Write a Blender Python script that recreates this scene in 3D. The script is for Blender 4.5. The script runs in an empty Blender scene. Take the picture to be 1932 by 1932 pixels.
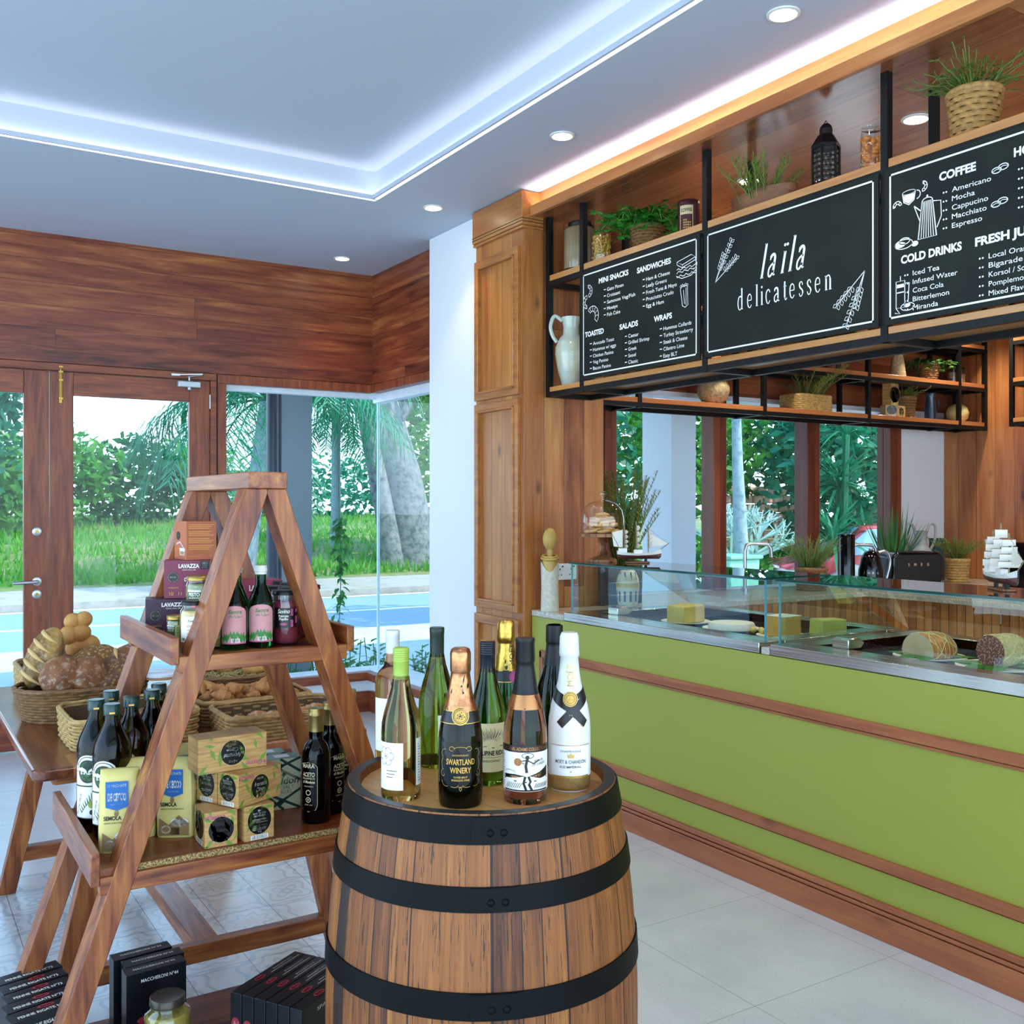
import bpy, math, random
from mathutils import Vector, Matrix, noise, geometry
SC = bpy.context.scene
COL = SC.collection
PI = math.pi
random.seed(7)

# ---------------------------------------------------------------- camera, sky, sun, big lights, exposure
CAM_H = 1.45
AZ = math.atan(1193 / 1901)
cam = bpy.data.cameras.new('camera')
cam.sensor_width = 36; cam.lens = 1901 / 1932 * 36; cam.shift_y = -11 / 1932
cam.clip_start = .05; cam.clip_end = 300
co = bpy.data.objects.new('camera', cam); COL.objects.link(co)
co.location = (0, 0, CAM_H); co.rotation_euler = (PI / 2, 0, -AZ)
SC.camera = co

W = bpy.data.worlds.new('sky'); SC.world = W; W.use_nodes = True
wn = W.node_tree.nodes; wl = W.node_tree.links
bg = wn['Background']
tc = wn.new('ShaderNodeTexCoord'); sp = wn.new('ShaderNodeSeparateXYZ'); rp = wn.new('ShaderNodeValToRGB')
wl.new(tc.outputs['Generated'], sp.inputs[0]); wl.new(sp.outputs[2], rp.inputs[0]); wl.new(rp.outputs[0], bg.inputs[0])
rp.color_ramp.elements[0].position = 0.0; rp.color_ramp.elements[0].color = (.66, .86, 1, 1)
rp.color_ramp.elements[1].position = 0.6; rp.color_ramp.elements[1].color = (.26, .54, 1, 1)
bg.inputs[1].default_value = 4.3

def light(name, kind, loc, energy, color=(1, 1, 1), rot=(0, 0, 0), **kw):
    l = bpy.data.lights.new(name, kind); l.energy = energy; l.color = color
    for k, v in kw.items(): setattr(l, k, v)
    o = bpy.data.objects.new(name, l); COL.objects.link(o); o.location = loc; o.rotation_euler = rot
    return o
light('sun', 'SUN', (0, -10, 30), 7.0, (1, .96, .86), tuple(Vector((-.45, .62, -.95)).to_track_quat('-Z', 'Y').to_euler()), angle=.02)
# added area fills for daylight, out of view behind and left of the camera
light('fill_left', 'AREA', (-3.2, 2.0, 1.7), 42, (.40, .67, 1), (0, math.radians(-90), 0), shape='RECTANGLE', size=2.4, size_y=6)
light('fill_rear', 'AREA', (1.2, -2.6, 1.8), 34, (.55, .77, 1), (math.radians(90), 0, 0), shape='RECTANGLE', size=5, size_y=2.4)

SC.view_settings.view_transform = 'Standard'; SC.view_settings.look = 'None'
SC.view_settings.exposure = -0.1; SC.view_settings.gamma = 1.0; SC.view_settings.use_curve_mapping = False
SC.cycles.transparent_max_bounces = 32; SC.cycles.max_bounces = 10; SC.cycles.transmission_bounces = 10
SC.cycles.caustics_reflective = False; SC.cycles.sample_clamp_indirect = 6

# ---------------------------------------------------------------- materials
MATS = {}
class NT:
    def __init__(s, m): s.t = m.node_tree; s.n = s.t.nodes; s.l = s.t.links
    def new(s, k, **kw):
        n = s.n.new('ShaderNode' + k)
        for a, b in kw.items(): setattr(n, a, b)
        return n
    def put(s, sock, v):
        if hasattr(v, 'is_output'): s.l.new(v, sock)
        elif v is not None: sock.default_value = v
    def m(s, op, a, b=None, c=None):
        n = s.new('Math', operation=op); s.put(n.inputs[0], a)
        if b is not None: s.put(n.inputs[1], b)
        if c is not None: s.put(n.inputs[2], c)
        return n.outputs[0]
    def mix(s, f, a, b, mode='MIX'):
        n = s.new('Mix', data_type='RGBA', blend_type=mode); s.put(n.inputs[0], f); s.put(n.inputs[6], a); s.put(n.inputs[7], b)
        return n.outputs[2]
    def ramp(s, f, els, interp='LINEAR'):
        n = s.new('ValToRGB'); s.put(n.inputs[0], f); r = n.color_ramp; r.interpolation = interp
        while len(r.elements) < len(els): r.elements.new(.5)
        for e, (p, c) in zip(r.elements, els): e.position = p; e.color = (*c, 1) if len(c) == 3 else c
        return n.outputs[0]
    def comb(s, x, y, z):
        n = s.new('CombineXYZ'); s.put(n.inputs[0], x); s.put(n.inputs[1], y); s.put(n.inputs[2], z); return n.outputs[0]
    def noise(s, vec, scale, detail=3, rough=.5, dist=0, dims='3D'):
        n = s.new('TexNoise', noise_dimensions=dims); s.put(n.inputs['Vector'], vec); s.put(n.inputs['Scale'], scale)
        s.put(n.inputs['Detail'], detail); s.put(n.inputs['Roughness'], rough); s.put(n.inputs['Distortion'], dist); return n.outputs[0]
    def coord(s, world):
        if world: o = s.new('NewGeometry').outputs['Position']
        else: o = s.new('TexCoord').outputs['Object']
        sp = s.new('SeparateXYZ'); s.l.new(o, sp.inputs[0]); return o, sp.outputs
    def bump(s, h, strength, dist=.01):
        b = s.new('Bump'); s.put(b.inputs['Height'], h); b.inputs['Strength'].default_value = strength; b.inputs['Distance'].default_value = dist
        s.l.new(b.outputs[0], s.bsdf.inputs['Normal'])

def H(h):
    h = h.lstrip('#'); r = [int(h[i:i + 2], 16) / 255 for i in (0, 2, 4)]
    return tuple(c / 12.92 if c < .04045 else ((c + .055) / 1.055) ** 2.4 for c in r)

def base(name, col=(.8, .8, .8), rough=.5, metal=0, **kw):
    m = bpy.data.materials.new(name); m.use_nodes = True; t = NT(m); b = t.n['Principled BSDF']; t.bsdf = b
    if isinstance(col, str): col = H(col)
    b.inputs['Base Color'].default_value = (*col, 1); b.inputs['Roughness'].default_value = rough; b.inputs['Metallic'].default_value = metal
    for k, v in kw.items():
        k = {'trans': 'Transmission Weight', 'ior': 'IOR', 'coat': 'Coat Weight', 'spec': 'Specular IOR Level', 'sss': 'Subsurface Weight',
             'emis': 'Emission Strength', 'ecol': 'Emission Color', 'sheen': 'Sheen Weight'}[k]
        b.inputs[k].default_value = v
    return m, t

def flat(name, col, rough=.5, metal=0, var=.06, scale=20, **kw):
    """plain colour with a little procedural variation"""
    if name in MATS: return MATS[name]
    m, t = base(name, col, rough, metal, **kw)
    if isinstance(col, str): col = H(col)
    n = t.noise(t.coord(False)[0], scale)
    t.put(t.bsdf.inputs['Base Color'], t.ramp(n, [(.3, tuple(max(0, c * (1 - var)) for c in col)), (.7, tuple(min(1, c * (1 + var)) for c in col))]))
    MATS[name] = m
    return m

def glow(name, col, s):
    m, t = base(name, (0, 0, 0), 1); t.bsdf.inputs['Emission Color'].default_value = (*col, 1); t.bsdf.inputs['Emission Strength'].default_value = s
    return m

def pane(name, tint=(1, 1, 1), refl=1.0, rough=0.0):
    """thin sheet glass: lets light straight through, reflects by Fresnel"""
    if name in MATS: return MATS[name]
    m = bpy.data.materials.new(name); m.use_nodes = True; t = NT(m); t.n.remove(t.n['Principled BSDF'])
    tr = t.new('BsdfTransparent'); tr.inputs[0].default_value = (*tint, 1); gl = t.new('BsdfGlossy'); gl.inputs['Roughness'].default_value = rough
    fr = t.new('Fresnel'); fr.inputs[0].default_value = 1.45; bf = t.m('SUBTRACT', 1.0, t.new('NewGeometry').outputs['Backfacing'])
    mx = t.new('MixShader'); t.put(mx.inputs[0], t.m('MULTIPLY', t.m('MULTIPLY', fr.outputs[0], refl * 1.6), bf)); t.l.new(tr.outputs[0], mx.inputs[1]); t.l.new(gl.outputs[0], mx.inputs[2])
    t.l.new(mx.outputs[0], t.n['Material Output'].inputs[0]); MATS[name] = m
    return m

def wood(name, cols, grain='x', across='z', plank=0, length=2.0, world=False, rough=.35, gap=.003, coat=0, seed=0, knots=.5, contrast=1.0, streak=1.0, var=.42):
    if name in MATS: return MATS[name]
    m, t = base(name, (.4, .2, .1), rough)
    o, ax = t.coord(world); A = dict(x=ax[0], y=ax[1], z=ax[2]); third = [k for k in 'xyz' if k not in (grain, across)][0]
    u, v, w = A[grain], A[across], A[third]
    if plank:
        vs = t.m('ADD', t.m('DIVIDE', v, plank), 50.37 + seed); pid = t.m('FLOOR', vs); fv = t.m('FRACT', vs)
        wn_ = t.new('TexWhiteNoise', noise_dimensions='2D'); t.put(wn_.inputs['Vector'], t.comb(pid, 3.3 + seed, 0)); r1 = wn_.outputs['Value']
        us = t.m('ADD', t.m('DIVIDE', u, length), t.m('MULTIPLY', r1, 7.0)); uid = t.m('FLOOR', us); fu = t.m('FRACT', us)
        w2 = t.new('TexWhiteNoise', noise_dimensions='2D'); t.put(w2.inputs['Vector'], t.comb(pid, uid, 0)); rid = w2.outputs['Value']
        off = t.m('MULTIPLY', rid, 37.0)
    else: rid = .5; off = float(seed)
    uu = t.m('ADD', u, off)
    nv = t.comb(t.m('MULTIPLY', uu, .9), t.m('ADD', t.m('MULTIPLY', v, 9.0), off), t.m('MULTIPLY', w, 9.0))
    big = t.noise(nv, 1.6 * streak, 4, .55, .6)
    nv2 = t.comb(t.m('MULTIPLY', uu, 3.0), t.m('MULTIPLY', v, 120.0), t.m('MULTIPLY', w, 120.0))
    fine = t.noise(nv2, 1.2, 2, .6)
    f = t.m('ADD', t.m('MULTIPLY', big, .8 * contrast), t.m('MULTIPLY', fine, .25))
    f = t.m('ADD', f, t.m('MULTIPLY', t.m('SUBTRACT', rid, .5), var) if plank else 0.0)
    f = t.m('SUBTRACT', f, .02 + .4 * (contrast - 1))
    n = len(cols); c = t.ramp(f, [(.22 + .6 * i / (n - 1), H(x)) for i, x in enumerate(cols)])
    if knots:
        kn = t.new('TexVoronoi', feature='DISTANCE_TO_EDGE' if 0 else 'F1'); t.put(kn.inputs['Vector'], t.comb(t.m('MULTIPLY', uu, .55), t.m('MULTIPLY', v, 1.25), t.m('MULTIPLY', w, 1.25))); kn.inputs['Scale'].default_value = 3.4
        kd = t.m('ADD', kn.outputs['Distance'], t.m('MULTIPLY', t.m('SUBTRACT', fine, .5), .06))
        c = t.mix(t.ramp(kd, [(.02, (knots,) * 3), (.10, (0, 0, 0))]), c, (*H('2a110a'), 1))
    if plank:
        g = t.m('LESS_THAN', t.m('MINIMUM', t.m('MULTIPLY', t.m('MINIMUM', fv, t.m('SUBTRACT', 1.0, fv)), plank), t.m('MULTIPLY', t.m('MINIMUM', fu, t.m('SUBTRACT', 1.0, fu)), length)), gap / 2)
        c = t.mix(t.m('MULTIPLY', g, .8), c, (.02, .008, .004, 1))
        t.bump(t.m('SUBTRACT', t.m('MULTIPLY', fine, .15), g), .35, .004)
    else: t.bump(fine, .06, .003)
    t.put(t.bsdf.inputs['Base Color'], c)
    if coat: t.bsdf.inputs['Coat Weight'].default_value = coat; t.bsdf.inputs['Coat Roughness'].default_value = .18
    MATS[name] = m
    return m

# ---------------------------------------------------------------- mesh builder
class MB:
    def __init__(s): s.v = []; s.f = []; s.mi = []; s.cur = 0
    def add(s, vs, fs, M=None):
        k = len(s.v); s.v += [tuple(M @ Vector(p)) for p in vs] if M is not None else [tuple(p) for p in vs]
        s.f += [tuple(i + k for i in f) for f in fs]; s.mi += [s.cur] * len(fs); return s
    def box(s, x0, x1, y0, y1, z0, z1, M=None):
        vs = [(x, y, z) for z in (z0, z1) for y in (y0, y1) for x in (x0, x1)]
        return s.add(vs, [(0, 2, 3, 1), (4, 5, 7, 6), (0, 1, 5, 4), (2, 6, 7, 3), (0, 4, 6, 2), (1, 3, 7, 5)], M)
    def bar(s, p, q, w, h, up=(0, 0, 1)):
        """oriented box from p to q; w across, h along up"""
        p = Vector(p); q = Vector(q); d = (q - p).normalized(); up = Vector(up); a = d.cross(up).normalized() * w / 2; b = a.cross(d).normalized() * h / 2
        vs = [c + i * a + j * b for c in (p, q) for j in (-1, 1) for i in (-1, 1)]
        return s.add(vs, [(0, 1, 3, 2), (4, 6, 7, 5), (0, 4, 5, 1), (2, 3, 7, 6), (0, 2, 6, 4), (1, 5, 7, 3)])
    def prism(s, poly, a, b, axis='z', M=None):
        n = len(poly); P = {'z': lambda x, y, t: (x, y, t), 'y': lambda x, y, t: (x, t, y), 'x': lambda x, y, t: (t, x, y)}[axis]
        vs = [P(x, y, a) for x, y in poly] + [P(x, y, b) for x, y in poly]
        return s.add(vs, [tuple(range(n))[::-1], tuple(range(n, 2 * n))] + [(i, (i + 1) % n, n + (i + 1) % n, n + i) for i in range(n)], M)
    def lathe(s, prof, seg=32, c=(0, 0, 0), M=None, sx=1, sy=1, a0=0, a1=2 * PI, jit=None, cap=True):
        full = abs(a1 - a0 - 2 * PI) < 1e-6; n = seg if full else seg + 1; vs = []; fs = []
        for i, (r, z) in enumerate(prof):
            for j in range(n):
                a = a0 + (a1 - a0) * j / seg; k = 1 if jit is None else jit(a, z)
                vs.append((c[0] + r * k * math.cos(a) * sx, c[1] + r * k * math.sin(a) * sy, c[2] + z))
        for i in range(len(prof) - 1):
            for j in range(seg): b = (j + 1) % n; fs.append((i * n + j, i * n + b, (i + 1) * n + b, (i + 1) * n + j))
        if full and cap:
            if prof[0][0] > 1e-5: fs.append(tuple(range(n))[::-1])
            if prof[-1][0] > 1e-5: fs.append(tuple((len(prof) - 1) * n + j for j in range(n)))
        return s.add(vs, fs, M)
    def tube(s, pts, r, seg=8, closed=False, flatz=1):
        P = [Vector(p) for p in pts]; n = len(P); R = r if isinstance(r, (list, tuple)) else [r] * n; vs = []; fs = []; up = None
        for i, p in enumerate(P):
            d = (P[(i + 1) % n] - P[i - 1]) if closed else (P[min(i + 1, n - 1)] - P[max(i - 1, 0)])
            d = d.normalized() if d.length > 1e-9 else Vector((0, 0, 1))
            if up is None: up = Vector((0, 0, 1)) if abs(d.z) < .9 else Vector((1, 0, 0))
            a = d.cross(up)
            a = a.normalized() if a.length > 1e-6 else d.orthogonal().normalized()
            b = a.cross(d).normalized(); up = b
            for j in range(seg): t = 2 * PI * j / seg; vs.append(p + R[i] * (math.cos(t) * a + math.sin(t) * b * flatz))
        m = n if closed else n - 1
        for i in range(m):
            for j in range(seg): k = (i + 1) % n; fs.append((i * seg + j, i * seg + (j + 1) % seg, k * seg + (j + 1) % seg, k * seg + j))
        if not closed: fs += [tuple(range(seg))[::-1], tuple((n - 1) * seg + j for j in range(seg))]
        return s.add(vs, fs)
    def ell(s, c, r, seg=16, rings=10, M=None, f=None):
        if isinstance(r, (int, float)): r = (r, r, r)
        vs = []; fs = []
        for i in range(rings + 1):
            p = PI * i / rings
            for j in range(seg):
                t = 2 * PI * j / seg; d = Vector((math.sin(p) * math.cos(t), math.sin(p) * math.sin(t), -math.cos(p))); k = f(d) if f else 1
                vs.append((c[0] + r[0] * d.x * k, c[1] + r[1] * d.y * k, c[2] + r[2] * d.z * k))
        for i in range(rings):
            for j in range(seg): b = (j + 1) % seg; fs.append((i * seg + j, i * seg + b, (i + 1) * seg + b, (i + 1) * seg + j))
        return s.add(vs, fs, M)
    def leaf(s, p, d, n, L, w, curl=.2, two=False):
        """pointed leaf blade of a few quads"""
        p = Vector(p); d = Vector(d).normalized(); n = Vector(n); a = d.cross(n)
        a = a.normalized() if a.length > 1e-6 else d.orthogonal().normalized(); n = a.cross(d)
        vs = [p, p + d * L * .35 + a * w / 2 + n * L * .03, p + d * L * .35 - a * w / 2 + n * L * .03, p + d * L * .7 + a * w * .38 - n * L * curl * .4, p + d * L * .7 - a * w * .38 - n * L * curl * .4, p + d * L - n * L * curl]
        return s.add(vs, [(0, 1, 2), (1, 3, 4, 2), (3, 5, 4)])
    def build(s, name, mats, parent=None, loc=None, rot=None, bevel=0, smooth=40, sub=0, kind=None, label=None, world=False, seg=2):
        me = bpy.data.meshes.new(name); vs = s.v
        if world and parent is not None:
            q = parent.location; vs = [(a - q.x, b - q.y, c - q.z) for a, b, c in vs]
        me.from_pydata(vs, [], s.f); me.update()
        for m in (mats if isinstance(mats, (list, tuple)) else [mats]): me.materials.append(m)
        me.polygons.foreach_set('material_index', s.mi)
        if smooth: me.polygons.foreach_set('use_smooth', [True] * len(me.polygons)); me.set_sharp_from_angle(angle=math.radians(smooth))
        o = bpy.data.objects.new(name, me); COL.objects.link(o)
        if parent is not None: o.parent = parent
        if loc: o.location = loc
        if rot: o.rotation_euler = rot
        if bevel: b = o.modifiers.new('bevel', 'BEVEL'); b.width = bevel; b.segments = seg; b.limit_method = 'ANGLE'; b.angle_limit = math.radians(40)
        if sub: b = o.modifiers.new('sub', 'SUBSURF'); b.levels = sub; b.render_levels = sub
        if kind: o['kind'] = kind
        if label: o['label'] = label
        return o

def B(*a, **k): return MB().box(*a, **k)
def tag(o, label=None, cat=None, group=None, kind=None):
    if label: o['label'] = label
    if cat: o['category'] = cat
    if group: o['group'] = group
    if kind: o['kind'] = kind
    return o
def thing(name, label, cat, loc=(0, 0, 0), rz=0, group=None):
    o = bpy.data.objects.new(name, None); COL.objects.link(o); o.location = loc; o.rotation_euler = (0, 0, rz); o.empty_display_size = .05
    return tag(o, label, cat, group)
def dup(root, loc, rz=0, label=None, group=None, scale=None, rot=None):
    r = root.copy(); COL.objects.link(r); r.location = loc; r.rotation_euler = rot or (0, 0, rz)
    if scale: r.scale = (scale,) * 3 if isinstance(scale, (int, float)) else scale
    tag(r, label, None, group)
    for ch in list(root.children):
        c = ch.copy(); COL.objects.link(c); c.parent = r
        for g in list(ch.children): d = g.copy(); COL.objects.link(d); d.parent = c
    return r
def struct(name, mb, mat_, **kw): return mb.build(name, mat_, kind='structure', **kw)

# ---------------------------------------------------------------- lettering
TXT = {}
def text_mesh(s, bold=0.0):
    k = (s, bold)
    if k not in TXT:
        cu = bpy.data.curves.new('t', 'FONT'); cu.body = s; cu.size = 1; cu.offset = bold; cu.resolution_u = 3
        o = bpy.data.objects.new('t', cu); COL.objects.link(o)
        me = bpy.data.meshes.new_from_object(o.evaluated_get(bpy.context.evaluated_depsgraph_get()))
        vs = [tuple(v.co)[:2] for v in me.vertices]; fs = [tuple(p.vertices) for p in me.polygons]
        bpy.data.objects.remove(o); bpy.data.curves.remove(cu); bpy.data.meshes.remove(me)
        TXT[k] = (vs, fs, min([v[0] for v in vs] or [0]), max([v[0] for v in vs] or [0]))
    return TXT[k]

class Art:
    """flat lettering and line art laid on a surface; fn maps (u, v) in metres to a point"""
    def __init__(s, fn): s.fn = fn; s.mb = MB()
    def col(s, i): s.mb.cur = i; return s
    def text(s, body, u, v, h, align='l', width=None, bold=0.0, shear=0.0, rot=0, slab=False):
        vs, fs, x0, x1 = text_mesh(body, bold); k = h / .70; w = (x1 - x0) * k; sx = k if not width else k * width / w
        ww = (x1 - x0) * sx; o = {'l': 0, 'c': -ww / 2, 'r': -ww}[align]; ca, sa = math.cos(rot), math.sin(rot); out = []
        for x, y in vs:
            a = (x - x0) * sx + o + y * k * shear; b = y * k; out.append(s.fn(u + a * ca - b * sa, v + a * sa + b * ca))
        s.mb.add(out, fs)
        return s
    def poly(s, pts, u=0, v=0, k=1, sd=0):
        P = [(u + a * k, v + b * k) for a, b in pts]
        if not sd: s.mb.add([s.fn(*p) for p in P], [tuple(range(len(P)))]); return s
        T = [[Vector(P[i]) for i in t] for t in geometry.tessellate_polygon([[Vector((*p, 0)) for p in P]])]
        while T:
            t = T.pop(); e = [(t[i] - t[(i + 1) % 3]).length for i in range(3)]; j = e.index(max(e))
            if e[j] > sd: a, b, c = t[j], t[(j + 1) % 3], t[(j + 2) % 3]; m = (a + b) / 2; T += [[a, m, c], [m, b, c]]
            else: s.mb.add([s.fn(*p) for p in t], [(0, 1, 2)])
        return s
    def rect(s, u0, u1, v0, v1, n=1):
        vs = []; fs = []
        for i in range(n + 1): t = u0 + (u1 - u0) * i / n; vs += [s.fn(t, v0), s.fn(t, v1)]
        for i in range(n): fs.append((2 * i, 2 * i + 2, 2 * i + 3, 2 * i + 1))
        s.mb.add(vs, fs); return s
    def disc(s, u, v, ru, rv=None, n=28, ring=None):
        rv = rv or ru
        if ring is None:
            vs = [s.fn(u + ru * k * math.cos(2 * PI * i / n), v + rv * k * math.sin(2 * PI * i / n)) for k in (.5, 1) for i in range(n)] + [s.fn(u, v)]
            fs = [(i, (i + 1) % n, n + (i + 1) % n, n + i) for i in range(n)] + [(2 * n, (i + 1) % n, i) for i in range(n)]
        else:
            vs = [s.fn(u + (ru - e) * math.cos(2 * PI * i / n), v + (rv - e) * math.sin(2 * PI * i / n)) for e in (ring, 0) for i in range(n)]
            fs = [(i, (i + 1) % n, n + (i + 1) % n, n + i) for i in range(n)]
        s.mb.add(vs, fs); return s
    def line(s, pts, w, u=0, v=0, k=1, closed=False):
        P = [Vector((u + a * k, v + b * k)) for a, b in pts]; n = len(P); W = w if isinstance(w, (list, tuple)) else [w] * n; vs = []
        for i, p in enumerate(P):
            d = (P[(i + 1) % n] - P[i - 1]) if closed else (P[min(i + 1, n - 1)] - P[max(i - 1, 0)])
            d = d.normalized() if d.length > 0 else Vector((1, 0)); q = Vector((-d.y, d.x)) * W[i] / 2; vs += [s.fn(*(p - q)), s.fn(*(p + q))]
        m = n if closed else n - 1
        s.mb.add(vs, [(2 * i, 2 * ((i + 1) % n), 2 * ((i + 1) % n) + 1, 2 * i + 1) for i in range(m)]); return s
    def barcode(s, u, v, w, h, i_bg=None, i_fg=None):
        if i_bg is not None: s.col(i_bg); s.rect(u, u + w, v, v + h, 4)
        s.col(i_fg); x = u + w * .06; r = random.Random(3)
        while x < u + w * .92: t = w * r.choice((.015, .03, .045)); s.rect(x, x + t, v + h * .12, v + h * .9); x += t + w * r.choice((.02, .035))
        return s
def arc(cx_, cy_, rx, ry, a0, a1, n=12): return [(cx_ + rx * math.cos(math.radians(a0 + (a1 - a0) * i / n)), cy_ + ry * math.sin(math.radians(a0 + (a1 - a0) * i / n))) for i in range(n + 1)]
def spline(pts, n=6):
    P = [Vector(p) for p in pts]; out = []
    for i in range(len(P) - 1):
        a, b, c, d = P[max(i - 1, 0)], P[i], P[i + 1], P[min(i + 2, len(P) - 1)]
        for j in range(n):
            t = j / n; out.append(.5 * ((2 * b) + (c - a) * t + (2 * a - 5 * b + 4 * c - d) * t * t + (3 * b - a - 3 * c + d) * t ** 3))
    out.append(P[-1]); return [tuple(p) for p in out]
def cyl_fn(r, th0=0.0, z0=0.0, e=.0004, cx_=0, cy_=0):
    """wrap on a cylinder of radius r (number or function of height), th0 is the facing direction"""
    R = r if callable(r) else (lambda v: r)
    def f(u, v): q = R(v); th = th0 + u / q; return (cx_ + (q + e) * math.cos(th), cy_ + (q + e) * math.sin(th), z0 + v)
    return f
def prof_r(prof):
    def R(v):
        for (r0, z0), (r1, z1) in zip(prof, prof[1:]):
            if z0 <= v <= z1 and z1 > z0: return r0 + (r1 - r0) * (v - z0) / (z1 - z0)
        return prof[-1][0]
    return R
# ================================================================ MATERIALS OF THE ROOM
RED = ['3d1810', '7a3a24', '8f4a2b', 'b0663a', 'c98a4e']
ORG = ['6b3a22', '9a5a30', 'b57440', 'c78848', 'd8a45c']
m_plank_h = wood('horizontal red boards', ['3a140c', '6a2c1a', '823f24', '9c5630', 'bb783c'], 'x', 'z', .135, 6.0, True, .36, knots=.6, var=.2, streak=1.6, contrast=1.15)
m_plank_hy = wood('horizontal red boards side', ['3a140c', '6a2c1a', '823f24', '9c5630', 'bb783c'], 'y', 'z', .135, 6.0, True, .36, knots=.6, var=.2, streak=1.6, contrast=1.15)
m_frame_v = wood('door timber vertical', ['4c1c10', '74341d', '8e4726', 'ab6134'], 'z', 'x', 0, 1, True, .38, seed=3, streak=2.5, contrast=1.2)
m_frame_h = wood('door timber horizontal', ['4c1c10', '74341d', '8e4726', 'ab6134'], 'x', 'z', 0, 1, True, .38, seed=5, streak=2.5, contrast=1.2)
m_frame_y = wood('sill timber along side', ['5a2416', '7e3b24', '93492b', 'ad6237'], 'y', 'z', 0, 1, True, .38, seed=5)
m_cab = wood('amber cabinet boards', ['65321a', '945528', 'a86a32', 'b87a3c', 'cc9850'], 'z', 'y', .105, 6, True, .35, knots=.7, var=.28)
m_cabx = wood('amber boards facing shop', ['75401f', 'a3642f', 'b9783a', 'c68a45', 'd9a65a'], 'z', 'x', .14, 3.2, True, .35, knots=.7)
m_cabh = wood('amber rails', ['7a4522', 'a06230', 'b3773a', 'c28a48'], 'y', 'z', 0, 1, True, .32, seed=2, knots=.4, streak=2)
m_plk = wood('kitchen wall boards', ['592a18', '8d4e2b', 'a8673a', 'b87a44', 'cf9a5a'], 'z', 'x', .13, 3.0, True, .4, knots=.8)
m_plky = wood('kitchen side wall boards', ['592a18', '8d4e2b', 'a8673a', 'b87a44', 'cf9a5a'], 'z', 'y', .15, 3.0, True, .4, knots=.8)
m_plkh = wood('kitchen upper boards', ['592a18', '7a3a22', '91502e', 'a8683c'], 'x', 'z', .15, 3.0, True, .4, knots=.4)
m_soffit = wood('varnished soffit boards', ['7a4028', 'a0603c', 'b5744a', 'c88a58'], 'y', 'x', .24, 2.6, True, .2, knots=.25, gap=.002, contrast=.8, coat=.7)
m_fascia = wood('soffit fascia boards', ['8a4f2c', 'a9673a', 'bd7c46', 'cf9556'], 'y', 'z', 0, 1, True, .3, seed=8, knots=.3)
m_skirt = wood('counter timber', ['6e3420', '944f2e', 'a9623a', 'bf7c48'], 'y', 'z', 0, 1, True, .35, seed=9, knots=.5)
m_skirtz = wood('counter timber upright', ['6e3420', '944f2e', 'a9623a', 'bf7c48'], 'z', 'y', 0, 1, True, .35, seed=9, knots=.2)

def plaster(name, col, rough=.75):
    m, t = base(name, col, rough); n = t.noise(t.coord(True)[0], 35, 3); t.bump(n, .04, .004)
    c = H(col); n2 = t.noise(t.coord(True)[0], 1.3, 2)
    t.put(t.bsdf.inputs['Base Color'], t.ramp(n2, [(.3, tuple(v * .97 for v in c)), (.7, c)])); return m
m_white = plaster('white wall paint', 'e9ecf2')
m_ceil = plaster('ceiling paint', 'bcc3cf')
m_green = plaster('lime green paint', '999d3c', .42)
m_sill = flat('pale sill paint', 'e4eaf2', .35)
m_metal_w = flat('brushed steel fittings', 'b9bdc0', .3, 1)
m_brass = flat('brass', 'b08a45', .3, 1)
m_black = flat('matt black paint', '08090a', .45, spec=.3)
m_dark = flat('dark gap', '140c08', .8)

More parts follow.
